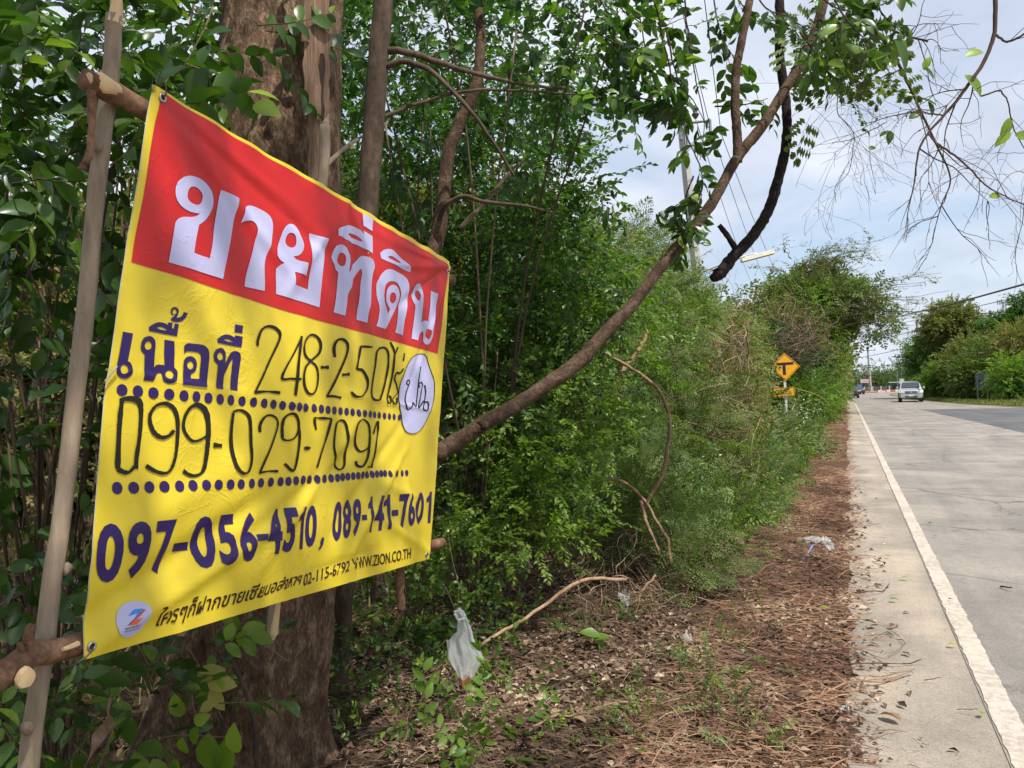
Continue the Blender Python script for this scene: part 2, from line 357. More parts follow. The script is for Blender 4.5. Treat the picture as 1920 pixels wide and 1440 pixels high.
# ------------------------------------------------------------------ banner: plane solved from its four corners (1.6 m x 1.2 m)
BW, BH = 1.596, 1.2
B0 = np.array([-1.351, 1.206, 2.188]); B1 = np.array([-1.475, 2.792, 2.054]); B3 = np.array([-1.396, 1.056, .999])
EU = (B1-B0)/BW; EV = (B3-B0)/BH; EN = np.cross(EV, EU); EN /= np.linalg.norm(EN)
if EN[0] < 0: EN = -EN
_A = np.stack([EU, EV], 1)
def px2uv(x, y):
    """photo direction met with the banner plane -> metres along the cloth"""
    d = ray(x, y); n = np.cross(EU, EV); t = ((B0-CAM)@n)/(d@n); P = CAM+d*t-B0
    s, _, _, _ = np.linalg.lstsq(_A, P, rcond=None); return s[0], s[1]
def _ridge(u, v, a, b, w, h, asym=0.0):
    ax, ay = a; bx, by = b; dx, dy = bx-ax, by-ay; L = math.hypot(dx, dy)
    t = ((u-ax)*dx+(v-ay)*dy)/L/L; s = ((u-ax)*dy-(v-ay)*dx)/L
    tc = min(1, max(0, t)); w = w*.68; h = h*.72; fall = math.exp(-((t-tc)*L/.06)**2)*(.35+.65*math.sin(math.pi*min(1, max(0, tc*.8+.1))))
    return h*math.exp(-(s/w)**2)*fall*(1+asym*math.tanh(s/w))
RID = [  # creases: from, to, half width, height (m); u along, v down
 ((.02, .03), (.55, .30), .030, .007), ((.02, .03), (.75, .20), .022, -.005), ((.02, .03), (.30, .42), .035, .005), ((.04, .02), (.5, .10), .018, .004),
 ((1.58, .03), (1.15, .12), .020, .009), ((1.58, .03), (1.2, .25), .028, -.009), ((1.58, .04), (1.40, .40), .022, .007), ((1.57, .03), (1.0, .05), .014, .006), ((1.57, .05), (1.3, .55), .02, -.005),
 ((.80, .0), (.55, .33), .030, .007), ((.80, .0), (.92, .35), .022, -.006), ((.80, .0), (.72, .30), .018, .005), ((.80, .01), (1.02, .2), .016, .005),
 ((.0, 1.12), (.55, .90), .045, -.013), ((.06, 1.17), (.62, .98), .028, .010), ((.0, 1.0), (.5, .78), .05, .006), ((.45, 1.02), (.95, .78), .04, -.008), ((.55, 1.08), (1.0, .66), .03, .008),
 ((.9, 1.0), (1.25, .70), .03, -.007), ((1.0, 1.1), (1.3, .80), .022, .007), ((1.58, 1.17), (1.15, 1.0), .025, .007), ((1.58, 1.17), (1.3, .80), .025, -.006), ((.8, 1.14), (1.1, 1.12), .016, -.006),
 ((.62, .42), (.62, .75), .05, .006), ((.30, .40), (.40, .72), .06, -.006), ((.85, .60), (1.5, .62), .012, .0035), ((.0, .62), (.7, .66), .010, .003), ((1.0, .45), (1.05, .75), .03, .005), ((.15, .3), (.2, .9), .06, .004),
 ((.62, 1.1), (.66, 1.19), .012, .006), ((.68, 1.1), (.70, 1.19), .010, -.005), ((.52, 1.12), (.56, 1.19), .012, .005), ((.2, 1.13), (.24, 1.19), .012, .005), ((1.0, 1.1), (1.02, 1.19), .014, .006), ((1.2, .9), (1.42, .95), .02, .005)]
def bump(u, v):
    h = 1.45*sum(_ridge(u, v, *r) for r in RID)
    h += .006*noise.noise(Vector((u*2.2, v*2.6, 4.1))) + .004*noise.noise(Vector((u*6, v*7, 1.7))) + .0018*noise.noise(Vector((u*17, v*16, 8.2)))
    if v < .03: h += .0035*math.sin(u*42)*(1-v/.03)
    return h
def bpt(u, v, off=0.0):
    # slack hems: lower edge sags between the ties
    return B0 + EU*u + EV*v + EN*(bump(u, v)+off)
CELL = .0125
NU, NV = int(round(BW/CELL)), int(round(BH/CELL)); CU_, CV_ = BW/NU, BH/NV
def vinyl(name, col, rough=.38, trans=.12):
    m = mat_new(name); b = NB(m); tc = b.n('ShaderNodeTexCoord').outputs['Object']
    n1 = noise_n(b, tc, 3.5, 3, .5); n2 = noise_n(b, tc, 900, 2, .5); n3 = noise_n(b, tc, 7, 4, .55, 1.6); rd = b.math('ABSOLUTE', b.math('SUBTRACT', n3, .5)); cs_ = b.ramp(rd, [(.0, (1, 1, 1)), (.035, (0, 0, 0))]); n4 = noise_n(b, tc, 2.3, 2); gt = b.ramp(n4, [(.5, (0, 0, 0)), (.62, (1, 1, 1))]); crz = b.math('MULTIPLY', cs_, gt)
    c = b.mixc(.5, c4(col), b.ramp(n1, [(.3, tuple(x*.94 for x in col)), (.7, tuple(min(1, x*1.04) for x in col))]))
    p = b.n('ShaderNodeBsdfPrincipled', {'Base Color': c, 'Roughness': rough, 'Specular IOR Level': .5})
    bp = b.n('ShaderNodeBump', {'Height': n2, 'Strength': .12, 'Distance': .0006}); bp2 = b.n('ShaderNodeBump', {'Height': b.math('ADD', crz, b.math('MULTIPLY', n3, 2.0)), 'Strength': .22, 'Distance': .003, 'Normal': bp.outputs[0]}); b.t.links.new(bp2.outputs[0], p.inputs['Normal'])
    tr = b.n('ShaderNodeBsdfTranslucent', {0: c}); mx = b.n('ShaderNodeMixShader', {0: trans, 1: p.outputs[0], 2: tr.outputs[0]})
    b.n('ShaderNodeOutputMaterial', {0: mx.outputs[0]}); return m
MT['v_yellow'] = vinyl('yellow printed vinyl', (.82, .63, .034))
MT['v_red'] = vinyl('red printed vinyl', (.62, .012, .010), .42)
MT['v_white'] = vinyl('white print with sky light tint', (.57, .56, .83), .4)  # lavender of blue sky light is mixed into the white ink colour
MT['v_navy'] = vinyl('dark violet blue print', (.020, .004, .095), .5, .03)
MT['v_maroon'] = vinyl('dark brown print', (.035, .006, .004), .4)
MT['v_back'] = vinyl('white vinyl back', (.8, .8, .8), .5)
MT['marker'] = vinyl('black marker ink', (.006, .004, .003), .8, .02)
MT['v_blue'] = vinyl('sky blue print', (.02, .28, .85)); MT['v_orange'] = vinyl('orange print', (.85, .14, .03))
banner = empty('banner', tuple(B0), 'yellow and red vinyl banner with Thai lettering tied to poles before the big tree', 'banner')
# cloth: front face grid with a thin back
def bow(v): t = v/BH; return .0215*math.sin(math.pi*min(1, max(0, t))**1.15)**1.3 if 0 < t < 1 else 0.0
XC = 3; NC = NU+1+XC      # extra columns carry the outward bow of the left hem
V = [bpt(max(i*CU_, -bow(j*CV_)+ (i+XC)*.0002) if i < 0 else i*CU_, j*CV_) for j in range(NV+1) for i in range(-XC, NU+1)]
F = [(j*NC+i, (j+1)*NC+i, (j+1)*NC+i+1, j*NC+i+1) for j in range(NV) for i in range(NC-1)]
sh = poly_mesh('sheet', V, F, 'v_yellow', banner, smooth=True)
bk = poly_mesh('backing', [v-EN*.003 for v in V], F, 'v_back', banner, smooth=True)
tag(bk, 'plain white reverse of the banner')

def round_poly(P, corner=38):
    """rounds gentle turns with a spline and keeps sharp corners"""
    P = [np.array(p, float) for p in P]; n = len(P); out = []
    cr = []
    for i in range(n):
        a = P[i]-P[i-1]; b = P[(i+1) % n]-P[i]
        ang = abs(math.degrees(math.atan2(a[0]*b[1]-a[1]*b[0], a@b))); cr.append(ang > corner)
    for i in range(n):
        p0, p1, p2, p3 = P[i-1], P[i], P[(i+1) % n], P[(i+2) % n]
        L = np.linalg.norm(p2-p1)
        if L < 1e-6: continue
        m1 = (p2-p0)/2; m2 = (p3-p1)/2
        if cr[i]: m1 = p2-p1
        if cr[(i+1) % n]: m2 = p2-p1
        if not cr[i]: m1 = m1/ (np.linalg.norm(m1)+1e-9)*L*.9
        if not cr[(i+1) % n]: m2 = m2/(np.linalg.norm(m2)+1e-9)*L*.9
        k = 1 if cr[i] and cr[(i+1) % n] else 4
        for t in np.arange(k)/k:
            out.append((2*t**3-3*t*t+1)*p1+(t**3-2*t*t+t)*m1+(-2*t**3+3*t*t)*p2+(t**3-t*t)*m2)
    return out
def lay_print(name, tris2d, mat, off=.0007, parent=None, cut=True):
    """tris2d: list of (verts uv, faces). Cut along the cloth's own grid, then laid on the creased cloth"""
    bm = bmesh.new()
    for vs, fs in tris2d:
        bv = [bm.verts.new((u, v, 0)) for u, v in vs]
        for f in fs:
            try: bm.faces.new([bv[k] for k in f])
            except ValueError: pass
    if not bm.verts: bm.free(); return None
    off = off*1.5+.0006
    if cut:
        us = [v.co.x for v in bm.verts]; vs_ = [v.co.y for v in bm.verts]
        for i in range(int(min(us)/CU_)+1, int(max(us)/CU_)+1):
            bmesh.ops.bisect_plane(bm, geom=bm.verts[:]+bm.edges[:]+bm.faces[:], dist=1e-7, plane_co=(i*CU_, 0, 0), plane_no=(1, 0, 0))
        for j in range(int(min(vs_)/CV_)+1, int(max(vs_)/CV_)+1):
            bmesh.ops.bisect_plane(bm, geom=bm.verts[:]+bm.edges[:]+bm.faces[:], dist=1e-7, plane_co=(0, j*CV_, 0), plane_no=(0, 1, 0))
    n3 = Vector(EN)
    for v in bm.verts: v.co = Vector(bpt(v.co.x, v.co.y, off)-B0)
    bm.normal_update()
    for f in bm.faces:
        if f.normal.dot(n3) < 0: f.normal_flip()
        f.smooth = True
    me = bpy.data.meshes.new(name); bm.to_mesh(me); bm.free(); me.materials.append(MT[mat])
    o = bpy.data.objects.new(name, me); link(o, parent if parent is not None else banner); return o
def shape(polys, zt=None, rnd=True):
    """polys: outer + holes, in enlargement coordinates (ox, oy, scale)"""
    ox, oy, s = zt; loops = []
    for P in polys:
        P = round_poly(P) if rnd else P
        loops.append([Vector((*px2uv(ox+p[0]/s, oy+p[1]/s), 0)) for p in P])
    tr = geometry.tessellate_polygon(loops); vs = [(p.x, p.y) for L_ in loops for p in L_]
    return vs, tr
ZA = (300, 320, 6.259); ZB = (500, 400, 7.2); ZC = (610, 390, 5.762); ZD = (690, 450, 6.544); ZE = (200, 560, 6.857)
Z3 = (150, 540, 3.789); Z4 = (450, 580, 4.235); Z5 = (140, 900, 4.0); Z6 = (480, 880, 4.0); ZL = (200, 1110, 14.4); PX = (0, 0, 1.0)
lay_print('red_panel', [shape([[(300, 172.5), (572, 336), (841.5, 496), (831, 580), (820.5, 663), (533, 582), (246, 491), (273, 331)]], PX, False)], 'v_red', .0004)
HEAD = [
 (ZA, [[(325,62),(385,70),(450,95),(510,140),(560,200),(593,265),(606,340),(602,410),(580,475),(545,530),(495,580),(445,617),(418,640),(412,665),(360,967),(543,1030),(690,228),(904,325),(778,1000),(713,1273),(75,1075),(155,620),(178,580),(220,552),(265,543),(340,545),(390,535),(428,506),(350,490),(280,455),(215,400),(175,335),(160,265),(165,190),(190,130),(235,85),(280,66)],
       [(350,188),(395,195),(440,225),(470,265),(478,310),(465,360),(440,393),(405,403),(360,393),(315,360),(292,315),(290,265),(305,215),(325,195)]]),
 (ZA, [[(975,440),(1000,420),(1055,410),(1110,422),(1180,455),(1245,495),(1290,545),(1312,610),(1313,700),(1300,790),(1265,905),(1235,1010),(1218,1100),(1215,1200),(1222,1320),(1225,1412),(985,1360),(990,1290),(1010,1180),(1040,1070),(1075,950),(1105,810),(1118,710),(1110,650),(1085,610),(1040,588),(990,590),(955,603),(937,615)]]),
 (ZB, [[(325,142),(370,152),(405,182),(435,235),(460,310),(490,390),(497,450),(480,510),(450,550),(410,573),(355,580),(400,625),(533,668),(522,840),(362,787),(355,965),(550,1030),(580,700),(590,480),(575,268),(795,345),(745,850),(712,1268),(122,1088),(116,755),(145,715),(180,687),(213,668),(165,640),(125,590),(115,545),(130,470),(165,370),(205,250),(240,185),(280,152)],
       [(325,262),(360,275),(385,310),(395,370),(390,420),(370,455),(335,463),(290,450),(255,415),(245,370),(260,310),(290,270)]]),
 (ZC, [[(135,393),(180,402),(215,430),(240,480),(262,520),(268,580),(263,640),(260,700),(300,630),(340,565),(370,528),(400,518),(445,525),(490,550),(512,590),(518,650),(502,800),(488,1050),(465,1130),(448,1240),(340,1205),(368,1040),(385,800),(398,700),(388,655),(360,680),(330,750),(290,850),(245,930),(235,1040),(218,1163),(92,1125),(110,1000),(125,850),(133,695),(100,660),(70,600),(60,530),(70,460),(95,410)],
       [(150,482),(185,492),(210,525),(215,570),(208,615),(180,633),(145,615),(122,570),(118,520),(130,490)]]),
 (ZC, [[(108,228),(150,205),(215,188),(275,190),(320,212),(360,245),(402,288),(405,247),(502,305),(504,488),(400,432),(118,298)],
       [(228,280),(250,272),(290,280),(335,305),(370,335),(390,365),(350,355),(290,325),(250,300)]]),
 (ZC, [[(397,55),(508,122),(495,250),(400,192)]]),
 (ZD, [[(137,160),(180,125),(235,110),(285,118),(325,150),(370,200),(430,260),(500,330),(510,395),(420,362),(300,300),(150,225)],
       [(230,205),(255,195),(290,203),(325,225),(360,255),(382,285),(350,280),(290,250),(245,225)]]),
 (ZD, [[(235,358),(290,368),(360,402),(430,440),(470,485),(490,550),(497,640),(490,720),(470,820),(445,960),(428,1080),(417,1168),(326,1135),(345,1040),(360,920),(374,800),(390,700),(392,640),(372,580),(340,530),(290,505),(240,510),(205,545),(188,600),(185,680),(195,770),(215,840),(235,905),(262,850),(235,810),(212,760),(205,700),(213,630),(235,580),(275,550),(315,555),(350,590),(368,640),(374,690),(366,760),(345,820),(310,890),(265,970),(230,1050),(207,1092),(93,1055),(115,1000),(128,930),(135,860),(125,780),(105,700),(100,600),(108,510),(140,440),(190,380)],
       [(285,640),(315,655),(332,690),(328,740),(310,772),(285,780),(260,755),(250,710),(257,665)]]),
 (ZD, [[(610,530),(645,545),(668,590),(668,650),(660,760),(650,880),(641,1015),(665,992),(700,990),(722,1000),(740,850),(755,625),(848,660),(825,800),(800,950),(788,1040),(793,1110),(780,1190),(755,1260),(720,1290),(692,1275),(677,1220),(672,1160),(668,1120),(645,1125),(625,1165),(607,1232),(525,1210),(545,1050),(560,900),(565,805),(545,760),(540,690),(552,610),(575,555)],
       [(612,615),(635,635),(637,680),(620,730),(602,745),(585,720),(580,675),(592,630)], [(735,1087),(755,1110),(757,1150),(740,1200),(720,1218),(707,1190),(710,1135),(720,1100)]])]
AREA = [
 [[(200,423),(328,447),(262,800),(300,825),(322,870),(328,920),(315,975),(285,1012),(240,1030),(190,1020),(145,985),(122,930),(122,870),(135,790),(165,620)],[(215,848),(250,860),(268,890),(268,930),(250,960),(220,970),(188,955),(170,920),(172,880),(190,855)]],
 [[(530,480),(575,490),(610,530),(620,590),(612,700),(608,885),(630,855),(665,847),(735,855),(728,700),(735,527),(853,547),(855,700),(850,882),(880,925),(885,980),(865,1045),(830,1085),(785,1093),(735,1070),(705,1020),(695,960),(665,957),(635,975),(615,1010),(600,1063),(475,1052),(485,870),(485,712),(450,680),(432,625),(440,555),(470,500)],[(530,545),(560,560),(572,600),(562,640),(530,660),(495,645),(480,605),(490,565)],[(790,918),(825,935),(837,975),(822,1015),(790,1033),(755,1015),(742,980),(755,935)]],
 [[(535,365),(600,325),(660,303),(720,308),(775,335),(783,302),(832,312),(825,378),(845,385),(858,320),(905,328),(885,483),(537,413)],[(635,378),(665,363),(700,363),(740,380),(780,412),(700,400)]],
 [[(855,108),(885,118),(902,150),(895,200),(875,248),(925,235),(950,205),(962,172),(1012,187),(985,245),(945,285),(890,300),(835,290),(810,272),(820,250),(840,235),(860,210),(830,212),(812,180),(815,140),(830,115)],[(853,133),(875,145),(880,170),(870,195),(848,205),(832,190),(832,155)]],
 [[(968,605),(1015,573),(1080,577),(1200,590),(1260,615),(1295,665),(1303,740),(1290,900),(1275,1138),(940,1103),(955,930),(965,800),(985,765),(1020,742),(1065,740),(1110,765),(1135,815),(1137,870),(1115,930),(1085,955),(1058,965),(1055,1025),(1172,1032),(1185,850),(1195,735),(1180,705),(1150,690),(1020,675),(990,685),(970,708)],[(1050,800),(1080,815),(1093,850),(1080,895),(1050,912),(1020,895),(1007,855),(1020,815)]],
 [[(1445,632),(1490,645),(1518,690),(1525,750),(1520,828),(1560,760),(1600,695),(1640,672),(1690,680),(1720,710),(1727,770),(1712,950),(1698,1185),(1600,1172),(1615,960),(1628,770),(1590,820),(1550,900),(1508,985),(1500,1080),(1495,1163),(1395,1153),(1405,1000),(1418,845),(1380,815),(1360,760),(1362,700),(1390,652)],[(1440,690),(1470,702),(1485,735),(1480,775),(1450,795),(1420,780),(1403,745),(1412,705)]],
 [[(1400,520),(1450,485),(1510,460),(1570,463),(1615,480),(1643,500),(1648,470),(1740,487),(1728,625),(1410,567)],[(1492,535),(1530,517),(1570,522),(1605,540),(1632,563),(1560,550)]],
 [[(1650,328),(1746,348),(1735,445),(1643,430)]]]
for zt, P in HEAD: lay_print('headline_letter', [shape(P, zt)], 'v_white', .0015)
for P in AREA: lay_print('letter', [shape(P, ZE)], 'v_navy', .0007)
# dotted rules
def dot(zt, x, y, rx, ry): return shape([[(x+rx*math.cos(t), y+ry*math.sin(t)+.08*rx*math.cos(t)) for t in np.linspace(0, 2*math.pi, 14, endpoint=False)]], zt, False)
d1 = [(303,725),(414,733),(521,746),(626,755),(725,765),(819,772),(911,782),(997,790),(1081,797)]
D = [dot(Z3, x, y, 38-11*i/8, 43-5*i/8) for i, (x, y) in enumerate(d1)]
d2 = [(27,730),(110,737),(190,746),(263,754),(334,762),(401,768),(457,774),(511,780),(580,784),(637,790),(691,797),(744,803),(798,808),(848,812),(895,817),(941,823),(986,828),(1028,833),(1070,837),(1109,841),(1149,846),(1188,850),(1226,854),(1266,858)]
D += [dot(Z4, x, y, 27-16*i/23, 40-15*i/23) for i, (x, y) in enumerate(d2)]
for d_ in D: lay_print('dot', [d_], 'v_navy', .0006, cut=False)
e1 = [(318,60),(441,58),(558,53),(669,49),(779,45),(880,40),(978,38),(1068,35),(1156,32),(1236,30)]
D = [dot(Z5, x, y, 41-13*i/9, 47-9*i/9) for i, (x, y) in enumerate(e1)]
e2 = [(85,1382),(162,1377),(245,1372),(323,1368),(382,1365),(440,1360),(500,1355),(558,1352),(617,1349),(675,1345),(729,1341),(777,1338),(818,1332),(859,1328),(901,1324),(941,1321),(982,1318),(1022,1314),(1060,1311),(1095,1308),(1127,1304),(1155,1303),(1191,1306),(1242,1305),(1290,1302),(1332,1301)]
D += [dot(Z4, x, y, 26-14*i/25, 39-13*i/25) for i, (x, y) in enumerate(e2)]
for d_ in D: lay_print('dot', [d_], 'v_navy', .0006, cut=False)
# marker pen strokes
def stroke(zt, pts, w, seed=0):
    Q = smooth_path([(x, y, 0) for x, y in pts], max(6, 5*(len(pts)-1)))[:, :2]; rg = np.random.default_rng(seed)
    T = np.gradient(Q, axis=0); T /= np.linalg.norm(T, axis=1)[:, None]+1e-9; Nn = np.stack([-T[:, 1], T[:, 0]], 1)
    n = len(Q); ww = 1.05*w/2*(1+.2*math.sin(seed*1.7)*np.sin(np.linspace(0, 9, n))+.16*np.sin(np.linspace(0, 5+seed % 3, n)+seed)+.07*rg.normal(size=n)); ww = ww*(.66+.5*np.abs(Nn[:, 1]*.6-Nn[:, 0]*.8))
    L_ = Q+Nn*ww[:, None]; R2_ = Q-Nn*ww[:, None]; ox, oy, s = zt
    vs = [px2uv(ox+p[0]/s, oy+p[1]/s) for p in np.vstack([L_, R2_])]
    return vs, [(i, i+1, n+i+1, n+i) for i in range(n-1)]
ST = [
 (Z4, 19, [[(130,290),(135,240),(165,165),(215,135),(275,145),(315,190),(305,250),(260,350),(200,480),(120,655)], [(112,660),(210,652),(318,662)]]),
 (Z4, 18, [[(480,212),(410,370),(332,540),(400,550),(465,552)], [(478,215),(450,430),(425,683)]]),
 (Z4, 17, [[(560,410),(510,360),(500,290),(525,230),(575,200),(625,225),(645,280),(625,350),(560,410),(510,460),(490,540),(505,620),(540,670),(580,660),(605,600),(612,520),(600,450),(560,410)]]),
 (Z4, 24, [[(635,460),(698,460)]]),
 (Z4, 17, [[(750,380),(748,300),(775,245),(820,240),(852,280),(840,360),(790,480),(735,600),(682,688)], [(675,690),(740,690),(802,702)]]),
 (Z4, 22, [[(805,520),(868,515)]]),
 (Z4, 15, [[(1045,300),(955,293)], [(955,293),(935,400),(922,475)], [(925,475),(970,485),(1005,560),(1000,640),(960,690),(915,690),(880,655)]]),
 (Z4, 15, [[(1100,310),(1145,305),(1172,350),(1165,480),(1140,620),(1110,710),(1070,720),(1040,690),(1045,600),(1070,450),(1085,340),(1110,308)]]),
 (Z4, 12, [[(1190,258),(1208,300),(1222,345)], [(1248,300),(1225,350)], [(1222,340),(1205,500),(1180,640),(1168,690),(1170,740),(1190,740),(1195,700),(1178,685)]]),
 (Z4, 10, [[(1290,470),(1260,510),(1240,500),(1222,550),(1240,600),(1250,660),(1225,690),(1210,720),(1222,752),(1240,740),(1245,700)], [(1298,348),(1288,408)]]),
 (Z3, 30, [[(300,795),(288,900),(278,1050),(268,1200),(266,1285)], [(283,797),(350,785),(412,800),(432,850),(430,950),(418,1080),(402,1200),(395,1285)], [(266,1285),(310,1308),(350,1305),(385,1268)]]),
 (Z3, 26, [[(655,1010),(620,1050),(570,1060),(520,1020),(495,950),(500,890),(540,835),(600,820),(650,850),(675,920),(680,1050),(670,1180),(640,1280),(600,1315),(530,1300),(465,1262)]]),
 (Z3, 26, [[(890,1050),(840,1080),(790,1085),(745,1040),(720,980),(730,910),(770,850),(825,830),(880,860),(905,930),(905,1060),(895,1200),(870,1300),(820,1332),(770,1325),(728,1298)]]),
 (Z3, 30, [[(945,1115),(1005,1120)]]),
 (Z3, 19, [[(1095,880),(1150,868),(1200,905),(1210,980),(1205,1100),(1200,1220),(1180,1300),(1140,1315),(1095,1270),(1075,1180),(1070,1080),(1078,980),(1097,885)]]),
 (Z4, 17, [[(152,975),(155,915),(190,855),(235,840),(285,865),(295,920),(265,1010),(210,1140),(145,1298)], [(140,1298),(220,1285),(297,1285)]]),
 (Z4, 17, [[(325,1025),(360,1040),(410,1025),(445,970),(455,900),(430,840),(395,828),(350,860),(330,930),(328,1020)], [(450,880),(460,1000),(450,1130),(430,1250),(405,1280),(345,1225)]]),
 (Z4, 26, [[(498,1103),(550,1100)]]),
 (Z4, 16, [[(595,955),(585,900),(583,862)], [(580,860),(720,868)], [(720,868),(690,980),(650,1120),(612,1255)]]),
 (Z4, 14, [[(790,880),(825,890),(845,950),(845,1080),(840,1200),(825,1255),(790,1272),(760,1230),(748,1120),(750,1000),(765,905),(800,878)]]),
 (Z4, 14, [[(1020,1090),(985,1120),(945,1125),(915,1060),(908,960),(930,895),(970,875),(1010,905),(1022,980),(1020,1090),(1010,1180),(975,1245),(930,1240),(918,1205)]]),
 (Z4, 12, [[(1058,990),(1090,890)], [(1097,885),(1098,960),(1085,1060),(1062,1250)], [(1020,1252),(1072,1252)]])]
for i, (zt, w, S_) in enumerate(ST): lay_print('handwritten_digit', [stroke(zt, p, w, i*3+k) for k, p in enumerate(S_)], 'marker', .0012+.0001*(i % 3), cut=False)
OV = [(1400,360),(1440,355),(1475,375),(1490,430),(1510,500),(1535,570),(1540,650),(1530,730),(1500,810),(1470,880),(1430,945),(1390,980),(1350,985),(1310,965),(1290,910),(1275,830),(1258,750),(1256,680),(1265,600),(1290,520),(1320,440),(1360,385)]
lay_print('round_sticker', [shape([OV], Z4)], 'v_white', .0016)
lay_print('sticker_outline', [stroke(Z4, OV+OV[:2], 5, 1)], 'marker', .0020, cut=False)
lay_print('handwritten_word', [stroke(Z4, p, w, k) for k, (w, p) in enumerate([(9, [(1330,600),(1315,590),(1320,565),(1338,565),(1340,590),(1315,650),(1303,720),(1310,780),(1330,795),(1355,760),(1362,740),(1375,765),(1385,760),(1400,650),(1428,455)]), (9, [(1415,620),(1410,595),(1430,580),(1438,600),(1430,640),(1420,700),(1400,782),(1445,725)]), (11, [(1455,602),(1462,660),(1450,740),(1438,790),(1470,802),(1485,760),(1478,735),(1443,742)])])], 'marker', .0022, cut=False)
# printed type from the built in font, one glyph at a time
_gc = {}
def glyph(ch, off=0.0):
    if ch == '|1': return np.array([(.52,0),(1,0),(1,1),(.66,1),(.52,.89),(0,.80),(0,.66),(.52,.70)], float), [(0, 1, 2, 3, 4, 7), (4, 5, 6, 7)]
    if (ch, off) in _gc: return _gc[(ch, off)]
    c = bpy.data.curves.new('glyph', 'FONT'); c.body = ch; c.offset = off; c.resolution_u = 4
    o = bpy.data.objects.new('glyph', c); COL.objects.link(o); bpy.context.view_layer.update()
    me = bpy.data.meshes.new_from_object(o.evaluated_get(bpy.context.evaluated_depsgraph_get()))
    V = np.array([v.co[:2] for v in me.vertices]); F = [tuple(p.vertices) for p in me.polygons]
    bpy.data.objects.remove(o); bpy.data.curves.remove(c); bpy.data.meshes.remove(me); _gc[(ch, off)] = (V, F); return V, F
def fit_glyph(ch, x0, x1, yb, yt, slant, tilt, off):
    """glyph fitted to a leaning box given in photo pixels"""
    V, F = glyph(ch, off); lo, hi = V.min(0), V.max(0); A_ = (V-lo)/(hi-lo); w = (x1-x0)-abs(slant); res = []
    for a_, b_ in A_:
        res.append(px2uv(x0+a_*w+b_*slant, yb+(yt-yb)*b_+tilt*w*(a_-.5)))
    return res, F
PH = [('0',177,230,1092.5,981,3),('9',233,283,1085,977,4),('7',288,329,1076,975,3),('-',329,360,1034,1018,0),('0',364,406,1065,968,0),('5',411,444.5,1058.7,965,2),('6',448,482.5,1052.5,961,4),('-',481,500,1013,1001,0),
      ('4',499.5,528,1039,955,4),('5',528,556,1035,952,5),('1',555,571,1030,950,4),('0',570,594.5,1025.5,947,4),(',',595,607.5,1032,1007,6),('0',621,642.5,1014,940,5),('8',640,661,1009,937.5,6),('9',658,678,1006,935,6),('-',677.5,686,975,965,0),
      ('1',687,698,998,931,3),('4',698,719,995,929,3),('1',719,731,992.5,927.5,0),('-',734,746,967,956,0),('7',748,766,989,926,1),('6',764,779.5,986,924,2),('0',780.5,795.5,983,923,2),('1',798,809,980.5,922,2)]
for ch, x0, x1, yb, yt, sl_ in PH:
    lay_print('digit' if ch.isdigit() else 'dash', [fit_glyph('|1' if ch == '1' else ch, x0, x1, yb, yt, sl_, -.10, .034 if ch != '-' else .02)], 'v_navy', .0008)
def run_text(txt, path, hgt, slant, off, base='x'):
    """text along a baseline given in photo pixels; hgt and slant vary linearly along it"""
    V, F = glyph(txt, off); x0, x1 = V[:, 0].min(), V[:, 0].max(); xh = .52 if base == 'thai' else .70
    xs_ = np.array([p[0] for p in path]); ys_ = np.array([p[1] for p in path]); ss = np.linspace(0, 1, len(path)) if len(path[0]) < 3 else np.array([p[2] for p in path])
    res = []
    for vx, vy in V:
        s = (vx-x0)/(x1-x0); bx = np.interp(s, ss, xs_); by = np.interp(s, ss, ys_); h = hgt[0]+(hgt[1]-hgt[0])*s; sl_ = slant[0]+(slant[1]-slant[0])*s
        t = vy/xh; res.append(px2uv(bx+t*sl_, by-t*h))
    return res, F
# baselines read at stations (x, y, share of the run)
lay_print('lettering', [run_text('ใครๆก็ฝากขายเซียนอสังหาฯ', [(289,1175,0),(341,1159,.165),(385,1145,.31),(436,1133,.46),(487,1120,.63),(523,1107,.79),(563,1095,1)], (23,16), (7,5), .013, 'thai')], 'v_maroon', .0009, cut=False)
lay_print('lettering', [run_text('02-115-6792', [(568,1099,0),(612,1083,.52),(653,1070,1)], (22,20), (4,4), .012)], 'v_maroon', .0009, cut=False)
lay_print('lettering', [run_text('WWW.ZION.CO.TH', [(660,1068,0),(705,1060,.42),(770,1046,1)], (21,19), (-1,1), .012)], 'v_maroon', .0009, cut=False)
# round emblem: white disc, blue and orange folded ribbon in a Z
em = lay_print('emblem_disc', [shape([[(830,240),(950,255),(1060,320),(1125,420),(1130,520),(1090,680),(1010,870),(900,1020),(750,1150),(600,1220),(450,1225),(340,1160),(280,1050),(265,900),(270,740),(310,600),(400,450),(520,340),(680,265)]], ZL)], 'v_white', .0008)
lay_print('emblem', [shape([[(555,660),(725,470),(950,435),(860,545),(660,760),(505,900),(700,700),(800,560)]], ZL, False)], 'v_blue', .0012, cut=False)
lay_print('emblem', [shape([[(540,905),(700,755),(905,670),(740,865)]], ZL, False), shape([[(560,870),(780,650),(985,445),(1000,475),(830,650),(620,850)]], ZL, False)], 'v_orange', .0013, cut=False)
lay_print('emblem', [stroke(ZL, [(515,890),(700,720),(965,455)], 16, 1)], 'v_navy', .0015, cut=False)
lay_print('lettering', [run_text('ZION PROPERTY', [(200+425/14.4,1110+1015/14.4),(200+875/14.4,1110+905/14.4)], (3.3,3.0), (.4,.4), .01), run_text('พร็อพเพอร์ตี้ จำกัด', [(200+410/14.4,1110+1080/14.4),(200+860/14.4,1110+985/14.4)], (1.7,1.6), (.2,.2), .01, 'thai')], 'v_navy', .0013, cut=False)
